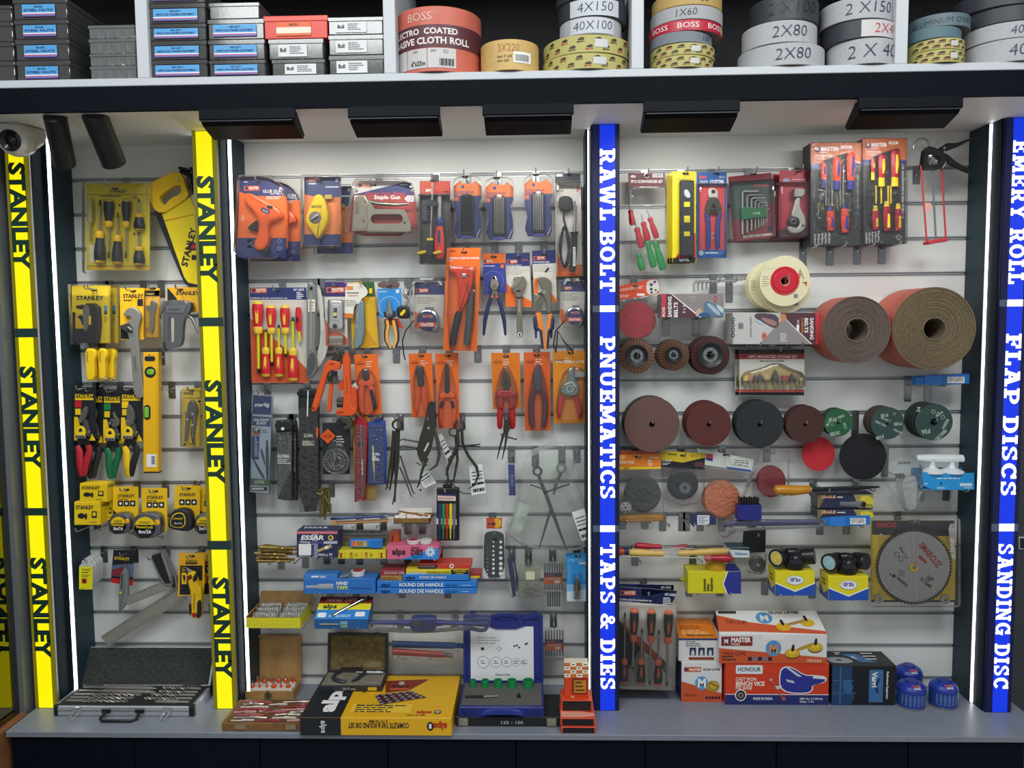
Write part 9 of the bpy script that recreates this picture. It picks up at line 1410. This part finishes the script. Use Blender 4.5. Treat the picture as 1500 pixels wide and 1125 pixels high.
# black perforation respirator box
t,k,fr,top,lf,B=zbox('respirator_carton','black and blue respirator carton between the bench vice and the gas canisters','carton',1218,1311,1033,58,.11,mat('15181d',.35));VB=mat('3c6c9a',.42);k.flat(fr,[(0,0),(.3,0),(.36,.2),(.3,.5),(.32,.98),(0,.98)],mat('1f3f68',.42));k.rect(fr,.12,.02,.14,.98,mat('4a6a8c',.42),.001);k.rect(fr,0,.62,.34,.64,mat('4a6a8c',.42),.001);k.rect(fr,0,.3,.38,.32,mat('4a6a8c',.42),.001);k.flat(fr,ch([(.15,.62),(.3,.66),(.34,.36),(.2,.3)],1),mat('2a5f94',.42),.0009);k.rect(fr,.58,.08,.8,.9,VB);k.flat(fr,ch([(.7,.5),(.76,.68),(.73,.7),(.66,.5),(.7,.3),(.74,.34)],1),mat('16305c',.42),.001);k.text(fr,'Varri',.625,.84,.12,mat('dfe4ea',.42),.0012,-90,fit=.38,bold=.04);k.text(fr,'FILTER',.61,.42,.08,mat('2a78c8',.42),.0012,-90,fit=.26,bold=.03);k.text(fr,'Perforation Respirator',.85,.86,.055,WHT,.001,-90,fit=.7,bold=.02);k.flat(top,ch([(.0,.2),(.25,.12),(.4,.25),(.35,.5),(.1,.6),(0,.5)],1),mat('9aa0a8',.42));k.flat(top,[(.3,.8),(.55,.8),(.75,.2),(.5,.2)],VB);k.text(top,'Varri',.4,.6,.1,WHT,.0012,-60,fit=.2,bold=.03);k.lines(top,.2,.85,.3,2,-.1,.05,WHT,.001);k.lines(top,.62,.8,.85,3,-.2,.06,WHT,.001);k.disc(top,.18,.36,.05,DK,.001,14,.05)
# three gas canisters
CB=mat('20379c',.35);CB2=mat('27489a',.4,0,.35,160)
for px,py,lab,an in((1334,1043,'front left blue gas canister of three',0),(1381,1042,'front right blue gas canister of three',.5),(1330,1018,'rear blue gas canister of three',.2)):
    p=PZ(px,py,ZC);y=p.y+.043;x=P(px,py,y).x;r=.0415;t=T('gas_canister',lab,'gas canister',V((x,y,ZC)));k=t('can');zt=.105;o=V((x,y,ZC))
    k.rev(o,(0,0,1),[(0,.0005),(r*.93,.0005),(r*.96,.002),(r,.007,STEEL),(r,.012,CB),(r,.052,CB2),(r*1.02,.054,CB),(r*.99,.062,CB),(r*.86,.071,CB),(r*.62,.077,CB),(r*.3,.079,CB)],STEEL,36);v=t('valve_cap');v.rev(o,(0,0,1),[(r*.5,.077),(r*.46,.0815),(r*.4,.083),(0,.083)],mat('1a2f88',.35),20);l=t('print')
    for i in range(9):a=-1.57+an*.3+(i-4)*.28;q=o+V((r*1.006*math.cos(a),r*1.006*math.sin(a),.014));b=Bi(q,q+V((-math.sin(a)*.009,math.cos(a)*.009,0)),q+V((-math.sin(a)*.009,math.cos(a)*.009,.036)),q+V((0,0,.036)));l.lines(b,.05,.04,.95,14,.068,.026,mat('8fa6d8',.45),.0004)
    s=Bi(o+V((-.018,-r*.96,.0645)),o+V((.018,-r*.96,.0645)),o+V((.016,-r*.58,.0785)),o+V((-.016,-r*.58,.0785)));l.text(s,'POWER',.1,.52,.3,mat('c8502c',.4),.002,fit=.8,bold=.04);l.text(s,'GAZ',.25,.16,.3,mat('e0d8d8',.4),.002,fit=.6,bold=.04)
# ================================================================ cubby shelf above
class Cyl:# wrap frame around an upright roll: a along the arc from its front, b = height, metres
    up=1;m=1
    def __init__(s,o,r):s.o,s.r=V(o),r
    def pt(s,a,b,d=0):g=-math.pi/2+a/s.r;return s.o+V(((s.r+d)*math.cos(g),(s.r+d)*math.sin(g),b))
def band(k,c,a0,a1,b0,b1,m,d=.0006,n=18):
    vs=[c.pt(a0+(a1-a0)*i/n,b,d)for b in(b0,b1)for i in range(n+1)];k.add(vs,[(i,i+1,n+2+i,n+1+i)for i in range(n)],m,True)
BOXM=clear('70767c',.86,.12,.02,8);BOXD=clear('94989c',.84,.12,.02,8);BOXW=clear('e4eaea',.72,.15,.05,12)
def abox(x0,x1,z0,h,Y,D,label,kind,m,lab=None):
    a,b=P(x0,60,Y).x,P(x1,60,Y).x;z1=z0+h;f=F(Y);t=T('assortment_box',label,'box',V((a,Y,z0)));k=t('tray');k.prism(f,rr(a+.002,z0+.0006,b-.002,z1-h*.2,.003,2),-D,0,m,r=.0015,seg=1);s=t('dividers')
    for i in range(1,5):s.box(a+(b-a)*i/5-.0008,a+(b-a)*i/5+.0008,Y+.004,Y+D-.004,z0+.002,z1-h*.25,mat('8a8e92',.3))
    rn=random.Random(int(x0+h*1e4));p=t('fasteners');cm=mat(kind[1],.4,.3)
    for i in range(10):p.rev(V((a+.008+(b-a-.016)*rn.random(),Y+.012+.02*rn.random(),z0+.005)),(rn.uniform(-.4,.4),-1,rn.random()),[(.003,0),(.007,0),(.007,.002),(.003,.002),(.003,0)],cm,9)
    l=t('lid');l.prism(f,rr(a,z1-h*.24,b,z1-.0004,.002,2),-D-.001,.002,mat(kind[2],.35)if len(kind)>2 else m,r=.001,seg=1)
    if lab:
        u0,u1=a+(b-a)*lab[0],a+(b-a)*lab[1];v0,v1=z0+h*.12,z0+h*.72;c=t('label_sticker');lm=mat('4f9fd8',.45)if kind[0]=='b' else mat('dcdcdc',.5)if kind[0]=='w' else mat('e0642c',.45);c.rect(f,u0,v0,u1,v1,lm,.0026);hv=v1-v0
        if kind[0]=='b':c.rect(f,u0,v0,u1,v0+hv*.1,mat('5a2a6c',.45),.003);c.rect(f,u0,v0+hv*.16,u1,v0+hv*.26,mat('b8548a',.45),.003);c.rect(f,u0,v0+hv*.26,u1,v0+hv*.34,WHT,.003)
        if kind[0]=='o':c.rect(f,u0,v0+hv*.18,u1,v0+hv*.62,mat('e8dcc8',.45),.003)
        if lab[2]:c.text(f,lab[2],u0+(u1-u0)*.05,v0+hv*.46,hv*.16,mat('22306c',.45),.0034,fit=(u1-u0)*.88,bold=.02)
        if len(lab)>3:c.text(f,lab[3],(u0+u1)/2,v0+hv*.74,hv*.14,DK,.0034,al='c',fit=(u1-u0)*.25,bold=.02)
        if kind[0]=='w':c.text(f,'Bull',u0+(u1-u0)*.06,v0+hv*.4,hv*.3,DK,.0034,fit=(u1-u0)*.22,bold=.03);c.lines(f,u0+(u1-u0)*.4,v0+hv*.75,u0+(u1-u0)*.9,4,-hv*.17,hv*.07,mat('5a5a5e',.5),.0034)
    return z1
def zat(x,y,Y):return P(x,y,Y).z
YS1=YB+.012
def stack(cols,Y,D):
    z=zs1+.0004
    for(x0,x1,yt,label,kind,m,lab)in cols:z1=max(zat((x0+x1)/2,yt,Y),z+.015);abox(x0,x1,z,z1-z,Y,D,label,kind,m,lab);z=z1+.0004
K1=('b','8a8c8e');lw_=(.1,.86,'100PCS LOCK WASHERS ASSORTMENT','00-271');le=(.17,.78,'STEEL NUTS','00-336');nth=['lowest','second','third','fourth','topmost']
stack([(-12,20,y,'%s dark assortment box cut by the left photo edge'%nth[i],('w','a0a29f'),BOXM,None)for i,y in enumerate((90,62,32,8))],YS1,.28)
stack([(22,101,y,'%s blue-labelled steel nut box in the stack beside the small clear boxes'%nth[i],K1,BOXM,le)for i,y in enumerate((89,58,29,-2))],YS1+.004,.28)
stack([(130,199,y,'%s small clear box in the stack left of the first white divider'%nth[i],('w','b0b4b0'),BOXW,None)for i,y in enumerate((97,79,57,37))],YS1,.1)
stack([(218,303,y,'%s lock washer box in the stack right of the first white divider'%nth[i],K1,BOXM,lw_)for i,y in enumerate((88,60,35,5,-22))],YS1,.16)
stack([(305,388,y,'%s lock washer box in the stack beside the red box'%nth[i],K1,BOXM,lw_)for i,y in enumerate((88,58,28))]+[(308,382,4,'clear unlabelled washer box topmost beside the red box',('n','a59c6a'),BOXD,None)],YS1-.004,.16)
stack([(397,475,87,'lowest white-labelled washer box under the red box',('w','9a948e'),BOXD,(.25,.84,'')),(393,474,57,'white-labelled washer box directly under the red box',('w','9a948e'),BOXD,(.18,.7,'')),(387,481,23,'bright red plastic box with an orange label',('o','7a2a20','e0442c'),mat('d8321f',.35),(.2,.74,'','00-331'))],YS1-.002,.15)
stack([(481,562,y,'%s white-labelled washer box beside the second white divider'%nth[i],('w','9a948e'),BOXD,(.14,.7,''))for i,y in enumerate((81,51,25))],YS1,.15)
def cloth(x0,x1,z0,yt,m,label,dec=None,ov=.012,hole=.3):
    Yf=YB-ov;Yc=Yf+.08
    for _ in range(3):r=(P(x1,60,Yc).x-P(x0,60,Yc).x)/2;Yc=Yf+r
    o=V(((P(x1,60,Yc).x+P(x0,60,Yc).x)/2,Yc,0));z1=max(zat((x0+x1)/2,yt,Yf),z0+.012);t=T('abrasive_roll',label,'abrasive roll',V((o.x,o.y,z0)));k=t('roll');e=mat('6a5f58',.8,0,.3,200)
    k.rev(o,(0,0,1),[(r*hole,z0+.0006),(r*.985,z0+.0006,e),(r,z0+.002),(r,z1-.002),(r*.985,z1),(r*hole,z1,e),(r*hole,z0+.0006,mat('a08a6a',.7))],m,44);c=Cyl(o,r)
    if dec:dec(t,c,z0,z1,r)
    return z1+.0005
WR,GR,TR,YR=mat('b4b5b8',.75,0,.12,160),mat('7c828a',.65,0,.12,120),mat('5a7680',.6,0,.1,120),mat('b6ae68',.6)
DKR=mat('33363e',.5,0,.2,60);INK=mat('23284c',.5)
def wr(s,m=INK,a=0,sz=.5,patch=None):
    def go(t,c,z0,z1,r):
        h=z1-z0;l=t('paper_label' if patch else 'handwriting')
        if patch:band(l,c,a-r*.75,a+r*.75,z0+h*.06,z1-h*.06,patch,.0006)
        l.text(c,s,a,z0+h*.28,h*sz,m,.0014,2,'c',-.014,1.05,None,.12)
    return go
def lion(t,c,z0,z1,r):
    p=t('print');h=z1-z0;q=mat('4a3020',.55);q2=mat('a8402c',.55);n=7
    for row,v in((0,.3),(1,.72)):
        for i in range(n):a=(i-n/2+.5+.5*row)*r*.38;p.flat(c,ch([(a-.012,z0+h*v),(a-.006,z0+h*(v+.1)),(a+.004,z0+h*(v+.16)),(a+.009,z0+h*(v+.04)),(a+.004,z0+h*(v-.04))],1),q);p.flat(c,[(a-.014,z0+h*(v-.1)),(a-.006,z0+h*(v-.04)),(a-.006,z0+h*(v-.075)),(a+.008,z0+h*(v-.075)),(a+.008,z0+h*(v-.125)),(a-.006,z0+h*(v-.125)),(a-.006,z0+h*(v-.16))],q2 if i%2 else q)
    l=t('price_sticker');band(l,c,r*.1,r*.4,z0+h*.3,z0+h*.75,mat('c9c9c4',.5),.001,6)
def boss(t,c,z0,z1,r):
    h=z1-z0;b=t('printed_wrap');band(b,c,-r*1.5,r*1.5,z0+h*.37,z0+h*.72,mat('5a2a30',.5),.0006,30);b.text(c,'BOSS',-r*.35,z0+h*.79,h*.12,mat('d8b0a4',.5),.001,al='c',bold=.01,fit=r*.62);b.ring(c,r*.05,z0+h*.9,.004,.005,mat('d8b0a4',.5),.001,14)
    b.text(c,'ELECTRO  COATED',-r*1.15,z0+h*.58,h*.085,mat('e8dedc',.5),.0012,bold=.03,fit=r*1.7);b.text(c,'ABRASIVE CLOTH ROLL',-r*1.35,z0+h*.43,h*.095,mat('e8dedc',.5),.0012,bold=.03,fit=r*2.2);l=t('size_label');band(l,c,-r*1.2,r*.5,z0+h*.06,z0+h*.36,mat('c9c4c2',.5),.001,24);l.rect(c,-r*.68,z0+h*.06,-r*.67,z0+h*.36,DK,.0014);l.rect(c,-r*.16,z0+h*.06,-r*.15,z0+h*.36,DK,.0014);l.text(c,'SIZE',-r*.5,z0+h*.3,h*.03,DK,.0014);l.text(c,'6"x25m',-r*.56,z0+h*.1,h*.07,DK,.0014,fit=r*.36,bold=.03);l.text(c,'GRIT',-r*.08,z0+h*.3,h*.03,DK,.0014);l.text(c,'80',r*.2,z0+h*.28,h*.06,mat('6a6a70',.5),.0014,bold=-.01)
    for i in range(12):l.rect(c,r*(.12+i*.027),z0+h*.09,r*(.132+i*.027+.008*(i%3)),z0+h*.2,DK,.0014)
def tan(t,c,z0,z1,r):
    h=z1-z0;l=t('writing');l.text(c,'3X220',-r*.4,z0+h*.62,h*.24,mat('a8703a',.5),.001,bold=-.005,fit=r*.75);l.text(c,'Size: 3" x25',-r*.4,z0+h*.42,h*.07,DK,.001,fit=r*.5);l.text(c,'Grit: 220',-r*.4,z0+h*.28,h*.07,DK,.001,fit=r*.4);s=t('barcode_sticker');band(s,c,r*.15,r*.8,z0+h*.25,z0+h*.6,WHT,.001,8)
    for i in range(10):s.rect(c,r*(.22+i*.05),z0+h*.3,r*(.245+i*.05),z0+h*.52,DK,.0016)
def redboss(t,c,z0,z1,r):
    h=z1-z0;l=t('print');m_=mat('f0d8d8',.5)
    for a in(-.95,-.1,.75):l.text(c,'BOSS',r*a,z0+h*.3,h*.45,m_,.001,al='c',bold=.01,fit=r*.6)
    l.rect(c,r*1.0,z0+h*.15,r*1.25,z0+h*.85,mat('b89a6a',.5),.0014)
z=cloth(581,705,zs1,8,mat('cf6a56',.5,0,.1,30),'big red electro coated abrasive cloth roll',boss)
cloth(704,789,zs1,57,mat('d2ae6a',.55,0,.12,40),'small tan abrasive roll marked 3X220 beside the big red roll',tan)
z=cloth(794,922,zs1,77,YR,'lower yellow lion-printed roll in the stack left of the third divider',lion);z=cloth(796,924,z,50,YR,'upper yellow lion-printed roll in the stack left of the third divider',lion);z=cloth(820,910,z,24,WR,'white abrasive roll marked 40X100',wr('40X100',patch=mat('c4c7cc',.6)));z=cloth(818,918,z,-4,DKR,'dark abrasive roll with a white label marked 4X150',wr('4X150',patch=mat('c4c7cc',.6)));cloth(815,915,z,-30,DKR,'dark abrasive roll cut by the top photo edge, above the 4X150 roll')
z=cloth(953,1044,zs1,80,YR,'lower yellow lion-printed roll right of the third divider',lion);z=cloth(953,1046,z,62,YR,'upper yellow lion-printed roll right of the third divider',lion);z=cloth(953,1042,z,45,GR,'grey abrasive roll lying under the red roll',wr('100',a=.06));z=cloth(951,1056,z,28,mat('b81c34',.4),'red lettered roll right of the third divider',redboss);z=cloth(953,1057,z,7,mat('a8a8aa',.7),'grey-white abrasive roll marked 1X60',wr('1X60',a=-.02));cloth(955,1056,z,-14,mat('b89a5a',.6),'tan abrasive roll at the top edge, above the 1X60 roll',wr('60',a=.03))
z=cloth(1082,1205,zs1,62,WR,'lower white abrasive roll marked 2X80',wr('2X80'));z=cloth(1088,1194,z,29,WR,'upper white abrasive roll marked 2X80',wr('2X80'));cloth(1098,1196,z,-8,DKR,'dark wrapped abrasive roll marked 2X100',wr("2'X100",mat('14161c',.4)))
z=cloth(1213,1310,zs1,55,WR,'white abrasive roll marked 2 X 40, left of the fourth divider',wr('2 X 40'));z=cloth(1204,1308,z,27,DKR,'black wrapped abrasive roll with a label marked 2X40 in red',wr('2X40',mat('b8302c',.5),.045,.5,mat('c9c4c4',.5)));cloth(1202,1305,z,-6,WR,'white abrasive roll marked 2 X150',wr('2 X150'))
z=cloth(1330,1409,zs1,72,YR,'lower yellow lion-printed roll right of the fourth divider',lion);z=cloth(1331,1409,z,55,YR,'upper yellow lion-printed roll right of the fourth divider',lion);z=cloth(1331,1404,z,38,TR,'plain teal abrasive roll on the yellow rolls');cloth(1332,1416,z,18,mat('5f7078',.5),'slate aluminium oxide abrasive roll on the teal roll',wr('ALUMINUM OXIDE 120',mat('2c3c44',.5),0,.4))
z=cloth(1412,1530,zs1,55,WR,'white abrasive roll marked 40X80 at the right photo edge',wr('40X80',a=.015));z=cloth(1409,1530,z,30,WR,'white abrasive roll marked 40 X150 at the right photo edge',wr('40 X150',a=.015));z=cloth(1406,1530,z,6,DKR,'dark wrapped abrasive roll marked 40 at the right photo edge',wr('40',a=.05));cloth(1400,1525,z,-20,DKR,'dark abrasive roll at the top right corner',wr('40X2',a=.02))
# ================================================================ link everything, name the groups of repeats
for t in list(THINGS):t.flush()
GP_={'slatwall_hook':'chrome slatwall hooks','sanding_disc':'sanding discs hung on the right wall','assortment_box':'assortment boxes on the cubby shelf','abrasive_roll':'abrasive rolls on the cubby shelf','illuminated_sign':'illuminated pillar signs','led_strip':'lit LED strips','flood_light':'black flood lights under the fascia','spot_light':'cylinder spotlights','base_cabinet':'base cabinets under the counter','aviation_snips':'tin snips on black cards','tape_measure':'tape measures on cards','folding_hex_keys':'hourglass hex key blisters','torpedo_level':'torpedo level cards','flap_disc':'flap discs on three hooks','tape_reel':'cream reels on one hook','emery_roll':'emery rolls','gas_canister':'blue gas canisters','blade_dispenser':'blade dispensers on one hook','tape_carton':'yellow tape cartons','pliers_card':'pliers on orange cards','screwdriver':'loose screwdrivers on hooks','hex_key':'loose hex keys on hooks','die_handle_carton':'die handle cartons in the stack','respirator':'respirators on cartons','drill_carton':'orange drill cartons','tool_pouch':'tool pouches on hooks','drill_pouch':'drill bit pouches','glue_gun':'glue gun cards','chalk_line':'chalk line cards','round_tin':'small round tins','screwdriver_box':'boxed screwdriver sets','try_square':'try squares','plier_pack':'yellow plier cards','pencil':'pencils lying on hooks','wrapped_tube':'wrapped tubes on hooks','retractable_knife':'retractable knife cards','pipe_wrench':'orange pipe wrenches'}
for o in S.objects:
    k=o.name.split('.')[0]
    if o.parent is None and o.get('category')and k in GP_ and not o.get('group'):o['group']=GP_[k]
